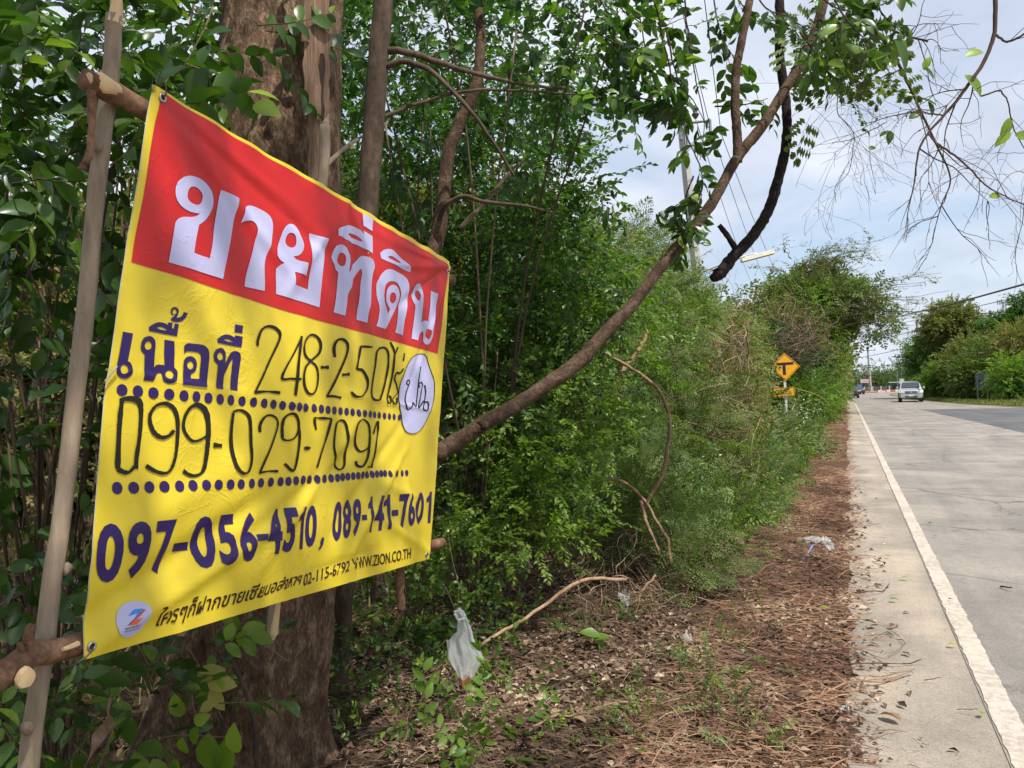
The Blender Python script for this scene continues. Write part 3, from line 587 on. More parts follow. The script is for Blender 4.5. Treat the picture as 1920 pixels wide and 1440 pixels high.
# grommets with wire ties
MT['zinc'] = simple_mat('dull metal eyelet', (.45, .44, .42), .35, .2, 30, 0, .9)
MT['wire'] = simple_mat('dark binding wire', (.09, .07, .055), .5, .2, 20, 0, .5)
MT['hole'] = simple_mat('dark eyelet hole', (.01, .01, .01), .9)
for (px, py), (tx, ty) in (((300, 184), (-.012, -.05)), ((171, 1212), (-.05, .03)), ((840, 509), (.03, -.02)), ((800, 1040), (.04, -.01))):
    u, v = px2uv(px, py); c = bpt(u, v, .0015); a = Acc()
    R = np.array([c + EU*math.cos(t)*.0078 + EV*math.sin(t)*.0078 for t in np.linspace(0, 2*math.pi, 17)]); a.add(*tube_arr(R, .0028, 6, cap=False))
    g = a.build('eyelet', 'zinc', banner, smooth=True)
    a = Acc(); Rr = [c+EN*.0004] + [c+EN*.0004 + EU*math.cos(t)*.0068 + EV*math.sin(t)*.0068 for t in np.linspace(0, 2*math.pi, 13)[:-1]]
    a.add(Rr, [(0, i, i % 12+1) for i in range(1, 13)]); a.build('eyelet_hole', 'hole', g)
    a = Acc(); e = c + EU*tx + EV*ty; branch(a, [c-EN*.004, c+EN*.010+(e-c)*.15, c+(e-c)*.7+EN*.008, e-EN*.012], .0018, .0018, 5, 12)
    a.build('wire_tie', 'wire', g)
a = Acc(); u, v = px2uv(205, 700); c = bpt(u, v, .004); branch(a, [c-EU*.012+EV*.018+EN*.002, c+EU*.010-EV*.016+EN*.006], .0022, .0016, 6, 4); a.build('nail', 'zinc', banner)

# ------------------------------------------------------------------ pole frame that carries the banner
def behind(x, y, off):  # a point on the banner plane seen at that pixel, set back by off metres
    u, v = px2uv(x, y); return B0+EU*u+EV*v-EN*off
frame = empty('pole_frame', (-1.50, 1.0, 0), 'rough frame of cut tree poles lashed together behind the yellow banner', 'frame')
def pole(name, pts, r0, r1, mat, label, seed, sides=14, n=40):
    a = Acc(); Q = branch(a, pts, r0, r1, sides, n, .0016, .035, .5, seed); return a.build(name, mat, frame, smooth=True), Q
pl = [behind(262, 20, .07), behind(255, 130, .07), behind(222, 400, .065), behind(192, 680, .06), behind(155, 1000, .06), behind(118, 1280, .06)]
d = (pl[-1]-pl[-2]); d = d/abs(d[2]); foot = pl[-1]+d*(pl[-1][2]+.05); foot = pl[-1]*.0+foot
p1, _ = pole('pole', [foot, (foot+pl[-1])/2+np.array([.004, .006, 0])] + pl[::-1][:-1] + [pl[0]], .0185, .0165, 'pole_bark', 'tall pale upright pole at the left edge of the banner', 1)
p1['label'] = 'tall pale upright pole left of the banner'
# split tip, knots and a cut facet on it
a = Acc(); t0 = pl[0]; a.add(*tube_arr([t0-np.array([0, 0, .02]), t0+np.array([.004, .004, .03]), t0+np.array([.009, .006, .075])], [.017, .012, .002], 8, .1, 2)); a.build('splintered_tip', 'wood_cut', p1)
for (x, y) in ((222, 272), (165, 1070), (97, 1370)):
    a = Acc(); k = behind(x, y, .052); a.add(*tube_arr([k-EU*.014, k, k+EN*.006+EU*.003], [.014, .011, .006], 9, .1, int(x))); a.build('knot', 'pole_bark', p1, smooth=True)
p2, Q2 = pole('pole', [behind(178, 148, .022), behind(285, 200, .032), behind(560, 352, .045), behind(845, 516, .040), behind(858, 522, .040)], .0225, .022, 'pole_red', '', 3)
p2['label'] = 'thick crosspiece along the top edge with a scarred cut end'
a = Acc(); t0 = behind(182, 150, .020); t1 = behind(232, 172, .020)
a.add(*tube_arr([t0-EU*.004, t0*.7+t1*.3+EN*.004-EV*.003, t1+EN*.001-EV*.004], [.013, .0215, .015], 12, .08, 5)); a.build('cut_face', 'wood_cut', p2, smooth=True)
tw = [behind(183, 168, .015), behind(183, 200, .015), behind(184, 245, .018), behind(181, 285, .018), behind(170, 308, .018)]
a = Acc(); branch(a, tw, .0085, .0065, 8, 16, .0006, .10, .5, 3); branch(a, [tw[-1]+EV*.004, tw[-1]-EU*.008+EV*.012], .009, .003, 8, 4, 0, .1); a.build('hanging_root', 'pole_red', p2, smooth=True)
p3, Q3 = pole('pole', [behind(-70, 1305, -.01), behind(20, 1262, .01), behind(80, 1228, .02), behind(150, 1218, .03), behind(480, 1120, .045), behind(820, 1025, .035), behind(841, 1019, .03)], .0255, .021, 'pole_red', '', 7)
p3['label'] = 'thick crosspiece along the lower edge with pruned stubs'
a = Acc(); s0 = behind(30, 1268, -.018); a.add(*tube_arr([s0, s0+EN*.010, s0+EN*.0115], [.019, .017, .002], 12, .06, 5)); a.build('pruned_stub', 'wood_cut', p3)
a = Acc(); s0 = behind(62, 1208, .01); branch(a, [s0+EV*.015, s0-EV*.02-EU*.003, s0-EV*.035+EU*.002], .010, .007, 8, 6, 0, .1); branch(a, [s0+EV*.015-EU*.01, s0-EV*.005-EU*.02], .007, .005, 8, 4, 0, .1); a.build('side_stub', 'pole_red', p3)
a = Acc(); s0 = behind(135, 1214, .005); s1 = behind(152, 1208, .008); branch(a, [behind(120, 1218, .003), s0, s1], .004, .006, 6, 5); a.build('bark_scrape', 'wood_cut', p3)
p4, _ = pole('pole', [behind(553, 1195, .075), behind(560, 1125, .078), behind(600, 800, .085), behind(645, 365, .085), behind(655, 232, .085)], .017, .0165, 'pole_bark', '', 9)
p4['label'] = 'middle upright pole with a splintered top'
a = Acc(); t0 = behind(655, 232, .085); t1 = behind(548, 1195, .062); a.add(*tube_arr([t0+EV*.03, t0-EV*.01, t0-EV*.045+EU*.01], [.0165, .013, .002], 8, .15, 3)); a.build('splintered_tip', 'pole_bark', p4); a = Acc(); a.add(*tube_arr([behind(559, 1120, .064), t1, t1+EV*.015], [.009, .010, .002], 6, .1, 4)); a.build('split_wood', 'wood_cut', p4)
a = Acc(); branch(a, [behind(650, 310, .08), behind(668, 282, .06), behind(700, 258, .06)], .008, .006, 7, 8, 0, .06); a.build('side_twig', 'pole_bark', p4)
p5, _ = pole('pole', [behind(779, 1148, .06), behind(777, 1060, .06), behind(783, 700, .065), behind(800, 470, .065)], .0165, .017, 'pole_red', '', 11)
p5['label'] = 'short right upright pole ending below the banner'

# ------------------------------------------------------------------ leaf and sprig templates
def leaf_template(kind):
    """unit leaf along +Z, width along X, face normal +Y; returns verts, tris"""
    if kind == 'near':      # ovate, folded along the midrib, drooping tip: 12 tris
        z = [0, .10, .32, .58, .82, 1.0]; w = [.012, .14, .25, .245, .13, 0]; dr = [0, .01, .02, .0, -.05, -.12]
        V = []; 
        for i in range(6):
            V.append((0, dr[i], z[i]))
            if 0 < i < 5: V.append((-w[i], dr[i]+w[i]*.32, z[i]+.01)); V.append((w[i], dr[i]+w[i]*.32, z[i]+.01))
        # idx: 0; 1,2,3; 4,5,6; 7,8,9; 10,11,12; 13
        T = [(0, 2, 1), (0, 1, 3)]
        for k in (1, 4, 7):
            T += [(k, k+1, k+4), (k, k+4, k+3), (k, k+3, k+5), (k, k+5, k+2)]
        T += [(10, 11, 13), (10, 13, 12)]
    elif kind == 'mid':     # 4 tris
        V = [(0, 0, 0), (-.24, .06, .45), (.24, .06, .45), (0, -.08, 1), (0, 0, .5)]; T = [(0, 4, 1), (0, 2, 4), (4, 3, 1), (4, 2, 3)]
    elif kind == 'slim':    # 2 tris
        V = [(0, 0, 0), (-.20, .03, .5), (.20, .03, .5), (0, -.06, 1)]; T = [(0, 2, 1), (1, 2, 3)]
    else:                   # far clump leaf
        V = [(0, 0, 0), (-.30, .05, .5), (.30, .05, .5), (0, -.1, 1)]; T = [(0, 2, 1), (1, 2, 3)]
    return np.array(V, float), np.array(T)
LT = {k: leaf_template(k) for k in ('near', 'mid', 'slim', 'far')}
def frame_from(z, up):
    z = np.asarray(z, float); z = z/(np.linalg.norm(z, axis=-1, keepdims=True)+1e-9)
    x = np.cross(up, z); x /= np.linalg.norm(x, axis=-1, keepdims=True)+1e-9
    y = np.cross(z, x); return np.stack([x, y, z], -1)
def sprig(kind, L, nl, size, rg, droop=.15, spread=55, bare=.15, stem_r=.0016, sides=3, opposite=False):
    """a twig along +Z with leaves; returns leaf frames and stem geometry"""
    pts = [np.zeros(3)]; d = np.array([0, 0, 1.])
    k = 5
    for i in range(k):
        d = d + rg.normal(size=3)*.16; d[1] -= droop*.25; d /= np.linalg.norm(d); pts.append(pts[-1]+d*L/k)
    pts = np.array(pts); sv, sf = tube_arr(pts, np.linspace(stem_r, stem_r*.4, len(pts)), sides, cap=False)
    P, R, S = [], [], []
    for i in range(nl):
        t = bare+(1-bare)*(i+.5*rg.random())/max(1, nl-1); t = min(t, 1.0); q = t*k; a = min(int(q), k-1); p = pts[a]+(pts[a+1]-pts[a])*(q-a)
        dd = pts[a+1]-pts[a]; dd /= np.linalg.norm(dd)
        side = (1 if (i//(2 if opposite else 1)) % 2 == 0 else -1) if not opposite else (1 if i % 2 == 0 else -1)
        an = math.radians(spread+rg.normal()*14)*(1 if t < .95 else .3)
        ld = dd*math.cos(an)+np.array([side*math.sin(an), 0, 0])+rg.normal(size=3)*.22; ld[1] -= droop*rg.random()*1.5
        up = np.array([0, 1, 0])+rg.normal(size=3)*.35
        P.append(p); R.append(frame_from(ld, up)); S.append(size*(.7+.5*rg.random())*(1-.35*max(0, t-.8)/.2))
    return dict(P=np.array(P), R=np.array(R), S=np.array(S), sv=sv, sf=sf, kind=kind)
def frond(L, npin, rg, size=.012, kind='slim'):
    """twice divided leaf: a drooping stalk with paired side stalks, each lined with small leaflets"""
    P, R, S = [], [], []; sv, sf, n0 = [], [], 0
    k = 6; pts = [np.zeros(3)]; d = np.array([0, .25, 1.])
    for i in range(k): d = d+np.array([0, -.09, 0])+rg.normal(size=3)*.04; d /= np.linalg.norm(d); pts.append(pts[-1]+d*L/k)
    pts = np.array(pts); a, b = tube_arr(pts, .0013, 3, cap=False); sv.append(a); sf.append(b); n0 = len(a)
    for i in range(npin):
        t = .2+.8*i/(npin-1)
        for sd_ in (-1, 1):
            q = t*k*.999; j = int(q); p = pts[j]+(pts[j+1]-pts[j])*(q-j); dd = pts[j+1]-pts[j]; dd /= np.linalg.norm(dd)
            pd = dd*.55+np.array([sd_, -.10, 0])+rg.normal(size=3)*.08; pd /= np.linalg.norm(pd); pl_ = L*.42*math.sin(math.pi*(.22+.68*t))
            m = 5
            for s in range(m):
                u = (s+.7)/m; pp = p+pd*pl_*u+np.array([0, -.10*pl_*u*u, 0])
                for s2 in (-1, 1):
                    ld = pd*.5+np.cross(pd, [0, 1, 0])*s2+rg.normal(size=3)*.1
                    P.append(pp); R.append(frame_from(ld, np.array([0, 1, 0])+rg.normal(size=3)*.15)); S.append(size*1.85*(1.1-.3*u)*(L/.22))
    return dict(P=np.array(P), R=np.array(R), S=np.array(S), sv=sv[0], sf=sf[0], kind=kind)
rg = np.random.default_rng(11)
SP = {
 'near': [sprig('near', .26, 9, .085, rg, .25, 52, .1, .0022) for _ in range(6)],
 'near_small': [sprig('near', .22, 10, .055, rg, .25, 52, .08, .0018) for _ in range(6)],
 'mid': [sprig('mid', .28, 16, .062, rg, .2, 55, .05, .002) for _ in range(6)],
 'mid_small': [sprig('mid', .24, 20, .040, rg, .1, 55, .05, .0016) for _ in range(6)],
 'far': [sprig('far', .6, 16, .15, rg, .15, 60, .0, .006) for _ in range(5)],
 'farther': [sprig('far', 1.0, 14, .30, rg, .15, 60, .0, .01) for _ in range(5)],
 'frond': [frond(.24, 5, rg) for _ in range(5)],
 'frond_mid': [frond(.32, 4, rg, .020, 'slim') for _ in range(4)],
 'bare': [sprig('slim', .5, 3, .03, rg, .2, 60, .4, .003) for _ in range(4)],
}
for k in ('frond_mid',):
    for s in SP[k]: keep = np.arange(0, len(s['P']), 2); s['P'], s['R'], s['S'] = s['P'][keep], s['R'][keep], s['S'][keep]*1.5

LEAF_MESH = {}
def leaf_mesh(matname, kind='near'):
    key = (matname, kind)
    if key not in LEAF_MESH:
        res = []
        for tnt in (.15, .45, .62, .92):
            V, T = LT[kind]; me = bpy.data.meshes.new('leaf'); me.from_pydata([tuple(v) for v in V], [], [tuple(t) for t in T]); me.update()
            a = me.attributes.new('tint', 'FLOAT', 'POINT'); a.data.foreach_set('value', np.full(len(V), tnt, np.float32)); me.materials.append(MT[matname])
            for p in me.polygons: p.use_smooth = True
            res.append(me)
        LEAF_MESH[key] = res
    return LEAF_MESH[key]

BAN_PX = [(285, 158), (845, 490), (806, 1048), (157, 1238)]
def in_banner(p):
    x, y = p; s = 0
    for i in range(4):
        ax, ay = BAN_PX[i]; bx, by = BAN_PX[(i+1) % 4]; s += ((bx-ax)*(y-ay)-(by-ay)*(x-ax) > 0)
    return s == 4
def foliage(parent, inst_P, inst_D, kind, mat, rg, size=1.0, tint=(.5, .22), n_single=0, twig_mat='twig', leafname='leaf', roll=.5, keep=1.0, name='foliage', twigs=True, tint_P=None):
    """places sprigs; nearest leaves in view become objects of their own, the rest one mesh"""
    P = np.asarray(inst_P, float); D = np.asarray(inst_D, float); m = len(P)
    if not m: return
    tmpl = SP[kind]; which = rg.integers(0, len(tmpl), m); up = np.array([0, 0, 1.])+rg.normal(size=(m, 3))*roll
    F = frame_from(D, up); sc = size*(.75+.5*rg.random(m)); base_t = np.clip(tint[0]+rg.normal(size=m)*tint[1]*.7, 0, 1)
    if tint_P is not None: base_t = np.clip(base_t+tint_P, 0, 1)
    accT = Acc(); LP, LR, LS, LC = [], [], [], []
    for w in range(len(tmpl)):
        idx = np.where(which == w)[0]
        if not len(idx): continue
        s = tmpl[w]; Fi = F[idx]; sci = sc[idx]
        lp = P[idx][:, None, :]+np.einsum('iab,kb->ika', Fi, s['P'])*sci[:, None, None]
        lr = np.einsum('iab,kbc->ikac', Fi, s['R']); ls = s['S'][None, :]*sci[:, None]
        lt = base_t[idx][:, None]+rg.normal(size=ls.shape)*tint[1]*.6
        LP.append(lp.reshape(-1, 3)); LR.append(lr.reshape(-1, 3, 3)); LS.append(ls.ravel()); LC.append(lt.ravel())
        if twigs:
            tv = P[idx][:, None, :]+np.einsum('iab,kb->ika', Fi, s['sv'])*sci[:, None, None]; n = len(s['sv'])
            tf = (s['sf'][None]+(np.arange(len(idx))*n)[:, None, None]).reshape(-1, 3); accT.add(tv.reshape(-1, 3), tf, .2+.4*rg.random())
    LP, LR, LS, LC = np.concatenate(LP), np.concatenate(LR), np.concatenate(LS), np.clip(np.concatenate(LC), 0, 1)
    if keep < 1: k = rg.random(len(LP)) < keep; LP, LR, LS, LC = LP[k], LR[k], LS[k], LC[k]
    ok = LP[:, 2] > .01; LP, LR, LS, LC = LP[ok], LR[ok], LS[ok], LC[ok]
    k0 = tmpl[0]['kind']; single = np.zeros(len(LP), bool)
    if n_single:
        q = proj(LP); vis = (q[:, 0] > -20) & (q[:, 0] < 1940) & (q[:, 1] > -20) & (q[:, 1] < 1460) & (q[:, 2] > .3)
        vis &= np.array([not in_banner(p[:2]) for p in q]); px = np.where(vis, LS/np.maximum(q[:, 2], .1), 0)
        order = np.argsort(-px)[:n_single]; order = order[px[order] > 0]; single[order] = True
        ms = leaf_mesh(mat, k0); o3 = np.array(parent.location)
        for i in order:
            o = bpy.data.objects.new(leafname, ms[min(3, int(LC[i]*4))]); M = np.eye(4); M[:3, :3] = LR[i]*LS[i]; M[:3, 3] = LP[i]-o3
            COL.objects.link(o); o.parent = parent; o.matrix_basis = Matrix(M.tolist())
    V, T = LT[k0]; r = ~single; LP, LR, LS, LC = LP[r], LR[r], LS[r], LC[r]
    acc = Acc(); n = len(V); vv = LP[:, None, :]+np.einsum('iab,kb->ika', LR, V)*LS[:, None, None]
    tf = (T[None]+(np.arange(len(LP))*n)[:, None, None]).reshape(-1, 3); acc.add(vv.reshape(-1, 3), tf, np.repeat(LC, n))
    acc.build(name, mat, parent, kind='stuff', smooth=(k0 == 'near'))
    if twigs: accT.build('twigs', twig_mat, parent, kind='stuff')

DF = 3.4
def clusters(blobs, dens, rg, shell=.35):
    """cluster centres through a list of (centre, radii) lumps, denser towards the outside"""
    C, O = [], []
    for c, r in blobs:
        r = np.broadcast_to(np.asarray(r, float), (3,)); n = max(3, int(dens*DF*np.prod(r)**(2/3)*4.2))
        d = rg.normal(size=(n, 3)); d /= np.linalg.norm(d, axis=1)[:, None]; rad = (shell+(1-shell)*rg.random(n))**(.5)
        C.append(np.asarray(c)+d*rad[:, None]*r); O.append(d)
    return np.concatenate(C), np.concatenate(O)
def bush_points(blobs, dens, per, crad, rg, outw=1.0, upw=.25, ymin=None, reject=None):
    C, O = clusters(blobs, dens, rg); m = len(C)
    P = C[:, None, :]+rg.normal(size=(m, per, 3))*crad; D = (O[:, None, :]*outw+(P-C[:, None, :])/crad*.55+rg.normal(size=(m, per, 3))*.4); D[..., 2] += upw
    P, D = P.reshape(-1, 3), D.reshape(-1, 3)
    ok = P[:, 2] > .03
    if reject is not None: ok &= ~reject(P)
    return P[ok], D[ok], C
def stems(parent, base, targets, r0, mat, rg, n=8, wob=.05, name='stem', r1=.004, stuff=True):
    a = Acc(); base = np.atleast_2d(base); n = max(3, int(n*.6)); r0 = r0*.6
    for i in range(min(n, len(targets))):
        b = base[i % len(base)]+rg.normal(size=3)*np.array([.06, .06, 0]); t = targets[rg.integers(len(targets))]
        m = b*.5+t*.5+rg.normal(size=3)*np.array([.2, .2, .1])*np.linalg.norm(t-b)*.25; m[2] += .1*np.linalg.norm(t-b)
        b = b.copy(); b[2] = -.03
        branch(a, [b, b*.7+m*.3+rg.normal(size=3)*.03, m, t], r0*(.6+.6*rg.random()), r1, 6, 16, wob*.15, .05, .3+.5*rg.random(), int(rg.integers(1e6)))
    o = a.build(name, mat, parent, smooth=True, kind='stuff' if stuff else None); return o
def not_front(P):   # keep growth behind the banner and out of the road
    q = proj(P); return ((P[:, 0] > -1.60) & (P[:, 1] < 3.3) & (P[:, 1] > -1)) | (q[:, 2] < 1.45)
def pb(x, y, D, r): return (at(x, y, D), r)

# ------------------------------------------------------------------ big tree behind the banner
bt = empty('tree', tuple(np.array([-2.33, 2.42, 0])), 'massive tree trunk with flaky brown bark and a pale split, behind the banner', 'tree')
def trunk_mesh(axis, radii, sides, rows, amp, seed, mat, parent, name='trunk', flute=0.0, scale=9.0):
    Q = smooth_path(axis, rows); n = len(Q); zz = np.linspace(0, 1, len(radii)); R = np.interp(np.linspace(0, 1, n), zz, radii)
    V, F = tube_arr(Q, R, sides, cap=False); V = V.reshape(n, sides, 3)
    for i in range(n):
        for j in range(sides):
            v = V[i, j]; d = v-Q[i]; L = np.linalg.norm(d)+1e-9; p = Vector((v[0]*scale, v[1]*scale, v[2]*scale*.7))
            h = noise.fractal(p, 1.0, 2.0, 3, noise_basis='PERLIN_ORIGINAL')*amp + noise.noise(Vector((v[0]*4, v[1]*4, v[2]*2+seed)))*amp*1.3
            h += flute*R[i]*math.sin(5*(j/sides*2*math.pi)+seed)*max(0, 1-i/n*1.6)**2
            V[i, j] = Q[i]+d/L*(L+h)
    a = Acc(); a.add(V.reshape(-1, 3), F); return a.build(name, mat, parent, smooth=True)
ax_ = [at(425, 1440, 3.08)*np.array([1, 1, 0])+np.array([0, 0, -.05]), at(445, 1330, 3.08), at(480, 1150, 3.08), at(500, 900, 3.1), at(515, 500, 3.1), at(527, 200, 3.15), at(530, -120, 3.2), at(545, -600, 3.3)]
tr1 = trunk_mesh(ax_, [.42, .33, .29, .262, .25, .245, .24, .22], 140, 330, .009, 1.3, 'bark_big', bt, flute=.16, scale=16)
# pale split where the bark has come away, upper right of the trunk (its own wood surface, standing 4 mm proud)
MT['split'] = bark_mat('weathered bare wood', [(.08, .048, .03), (.19, .12, .078), (.32, .22, .145)], 5, (6, 6, .35), .6)
MT['split_dark'] = bark_mat('dark heart of the split', [(.02, .012, .008), (.05, .03, .02), (.09, .055, .035)], 6, (5, 5, .5), .6)
def strip_on_trunk(L, mat, name, D, off):
    """strip between left and right pixel edges, laid round the front of the trunk"""
    V, F = [], []; m = 9; n = len(L)
    cx_of = lambda y: np.interp(y, [-120, 200, 500], [530, 527, 515])
    for i, (y, xl, xr) in enumerate(L):
        c = cx_of(y); Rr = .252+off
        for j in range(m):
            x = xl+(xr-xl)*j/(m-1); q = min(.97, abs(x-c)/(Rr/3.1*FPX)); dep = D-Rr*math.sqrt(1-q*q)
            dep += .004*noise.noise(Vector((x*.05, y*.01, 3)))
            V.append(at(x, y, dep))
    F = [(i*m+j, i*m+j+1, (i+1)*m+j+1, (i+1)*m+j) for i in range(n-1) for j in range(m-1)]
    return poly_mesh(name, V, F, mat, bt, smooth=True)
rr = random.Random(4)
strip_on_trunk([(y, 568+rr.uniform(-4, 4)+max(0, (y-150))*.06, 618+rr.uniform(-3, 3)-max(0, y-200)*.10) for y in range(-60, 345, 18)], 'split', 'bare_wood', 3.1, .020)
strip_on_trunk([(y, 594+rr.uniform(-2, 2)+.05*y, 612+rr.uniform(-3, 3)-.02*y) for y in range(100, 340, 15)], 'split_dark', 'dark_strip', 3.1, .026)  # darker brown strip down the middle of the bare wood
a = Acc(); branch(a, [at(415, 1190, 2.74), at(440, 1250, 2.70), at(468, 1310, 2.68), at(478, 1380, 2.67), at(487, 1460, 2.68)], .008, .011, 8, 30, .003, .06, .2, 5)
a.build('creeper_stem', 'bark_grey', bt, smooth=True)
# hollow between the root and the pole, darkened knot
# ------------------------------------------------------------------ slender trees right of the big trunk
t2 = empty('tree', tuple(gnd(612, 1460)*1.0), 'slender smooth grey brown tree just right of the massive trunk, with two side limbs', 'tree')
ax2 = [at(600, 1500, 3.75)*np.array([1, 1, 0])+np.array([0, 0, -.05]), at(622, 1300, 3.7), at(640, 1100, 3.7), at(668, 700, 3.7), at(690, 380, 3.7), at(708, 130, 3.7), at(722, -60, 3.75), at(735, -500, 3.9)]
trunk_mesh(ax2, [.078, .064, .058, .053, .050, .051, .044, .036], 26, 120, .003, 5.1, 'bark_grey', t2, scale=14)
for k, (pts, r0, r1) in enumerate([([at(712, 95, 3.7), at(770, 100, 3.7), at(850, 125, 3.75), at(960, 155, 3.85), at(1060, 165, 4.0)], .020, .006),
     ([at(712, 130, 3.7), at(760, 115, 3.68), at(810, 135, 3.66), at(870, 195, 3.65), at(920, 260, 3.66), at(965, 330, 3.7)], .017, .006),
     ([at(705, 225, 3.72), at(800, 190, 3.78), at(880, 170, 3.85), at(1010, 172, 4.0), at(1130, 182, 4.15)], .011, .004)]):
    a = Acc(); branch(a, pts, r0, r1, 9, 34, .004, .04, .5, 60+k); a.build('limb', 'bark_grey', t2, smooth=True)
t3 = empty('tree', tuple(at(800, 1300, 4.2)*np.array([1, 1, 0])), 'thin reddish brown wavy stem among the leaves above the right end of the banner', 'tree')
a = Acc(); branch(a, [at(700, 1330, 4.2)*np.array([1, 1, 0]), at(740, 900, 4.2), at(790, 560, 4.1), at(826, 420, 4.1), at(838, 300, 4.1), at(862, 230, 4.1), at(890, 170, 4.1), at(902, 80, 4.15), at(897, 0, 4.2), at(890, -200, 4.3)], .045, .022, 14, 90, .003, .03, .4, 8)
a.build('trunk', 'bark_branch', t3, smooth=True)
for k, pts in enumerate([[at(822, 425, 4.1), at(835, 385, 4.0), at(870, 368, 3.95), at(905, 378, 3.95), at(980, 385, 4.0), at(1035, 398, 4.1)], [at(860, 430, 4.05), at(905, 385, 4.1), at(950, 330, 4.15), at(980, 300, 4.2)]]):
    a = Acc(); branch(a, pts, .016, .007, 8, 26, .003, .04, .5, 80+k); a.build('limb', 'bark_grey', t3, smooth=True)

# ------------------------------------------------------------------ leaning tree whose limb crosses the sky
lt = empty('tree', tuple(at(640, 1200, 4.0)*np.array([1, 1, 0])), 'leaning tree whose long smooth limb rises from behind the banner across the sky', 'tree')
def P3(L): return [at(*p) for p in L]
a = Acc(); LIMB = P3([(560, 1330, 3.9), (650, 1000, 3.95), (740, 905, 4.0), (820, 850, 4.0), (900, 800, 4.05), (990, 745, 4.1), (1080, 680, 4.15), (1165, 590, 4.2), (1250, 490, 4.3), (1330, 385, 4.35), (1385, 295, 4.4), (1440, 215, 4.45), (1500, 120, 4.5), (1540, 20, 4.55), (1560, -80, 4.6), (1600, -300, 4.7)])
LIMB[0] = LIMB[0]*np.array([1, 1, 0]); Q = smooth_path(LIMB, 150); 
rad = np.interp(np.linspace(0, 1, len(Q)), [0, .15, .3, .45, .6, .8, 1], [.072, .062, .049, .043, .037, .034, .028])
rg = np.random.default_rng(5); rad = .84*rad*(1+.10*np.convolve(rg.normal(size=len(rad)), np.ones(7)/7, 'same')); Q = Q+.004*np.stack([np.convolve(rg.normal(size=len(Q)), np.ones(6)/3, 'same') for _ in range(3)], 1); a.add(*tube_arr(Q, rad, 18, .03, 3)); a.build('limb', 'bark_branch', lt, smooth=True)
FORK = P3([(1383, 305, 4.4), (1382, 250, 4.4), (1378, 200, 4.4), (1380, 140, 4.4), (1386, 100, 4.4), (1398, 40, 4.42), (1408, -20, 4.45), (1420, -150, 4.5)])
a = Acc(); branch(a, FORK, .027, .021, 12, 60, .002, .03, .4, 4); a.build('fork', 'bark_branch', lt, smooth=True)
a = Acc(); c = at(908, 797, 3.97); a.add(*tube_arr([c, c+np.array([.01, -.02, .012])], [.035, .018], 9, .15, 3)); a.build('knot', 'bark_branch', lt, smooth=True); a = Acc(); c = at(822, 848, 3.95); a.add(*tube_arr([c-EU*.03, c+EU*.0, c+EU*.03], [.046, .051, .045], 12, .05, 3)); a.build('knot', 'bark_branch', lt, smooth=True)
dead = empty('branch', tuple(at(1465, 0, 5.0)), 'near black dead branch with a broken lower end hanging against the sky', 'branch')
a = Acc(); Q = smooth_path(P3([(1458, -120, 5.0), (1462, 0, 5.0), (1462, 100, 5.0), (1474, 200, 5.0), (1474, 270, 4.98), (1458, 340, 4.96), (1438, 400, 4.95), (1405, 450, 4.93), (1376, 480, 4.92), (1352, 510, 4.9), (1334, 524, 4.9)]), 90)
rad = np.interp(np.linspace(0, 1, len(Q)), [0, .3, .6, .8, .93, 1], [.028, .030, .034, .036, .042, .022]); a.add(*tube_arr(Q, rad, 12, .07, 4)); a.build('bough', 'bark_black', dead, smooth=True)
a = Acc(); branch(a, P3([(1383, 474, 4.92), (1366, 445, 4.92), (1348, 422, 4.92)]), .021, .016, 9, 10, 0, .06, .3, 5); a.build('stub', 'bark_black', dead, smooth=True)

# ------------------------------------------------------------------ near shrubs
def shrub(name, label, cat, base, blobs, kind, mat, seed, dens=3.0, per=6, crad=.12, size=1.0, n_single=0, tint=(.5, .22), nst=14, r0=.014, group=None, keep=1.0, stem_mat='twig', upw=.25, outw=.8, reject=None, roll=.5, twigs=True, leafname='leaf'):
    rg = np.random.default_rng(seed); e = empty(name, (float(base[0]), float(base[1]), 0), label, cat, group)
    P, D, C = bush_points(blobs, dens, per, crad, rg, outw, upw, reject=reject)
    foliage(e, P, D, kind, mat, rg, size, tint, n_single, keep=keep, roll=roll, twigs=twigs, leafname=leafname)
    if nst: stems(e, np.array([base[0], base[1], 0.]), C, r0, stem_mat, rg, nst, r1=r0*.35)
    return e, P, D, C
base = at(0, 720, 2.6)
shrub('shrub', 'broad leaved shrub filling the upper left corner beside the tall pole', 'shrub', at(60, 720, 2.6), [pb(40, 120, 2.25, (.35, .35, .45)), pb(150, 60, 2.5, (.35, .4, .35)), pb(-60, 350, 2.1, (.3, .35, .4)), pb(120, 330, 2.5, (.3, .35, .3)), pb(330, 40, 2.7, (.3, .3, .25)), pb(60, 260, 3.0, (.5, .5, .5))], 'near', 'leaf_near', 21, 4.6, 5, .13, 1.05, 280, (.42, .3), 16, .013, reject=not_front, upw=.05)
shrub('shrub', 'dark leggy shrub with gaps behind the middle of the tall left pole', 'shrub', at(30, 1000, 2.8), [pb(0, 620, 2.3, (.3, .3, .4)), pb(60, 830, 2.4, (.28, .3, .3)), pb(150, 560, 2.7, (.3, .3, .35)), pb(-40, 900, 2.1, (.25, .3, .3))], 'near', 'leaf_near', 22, 1.9, 4, .12, 1.0, 200, (.32, .28), 22, .013, reject=not_front, upw=.0)
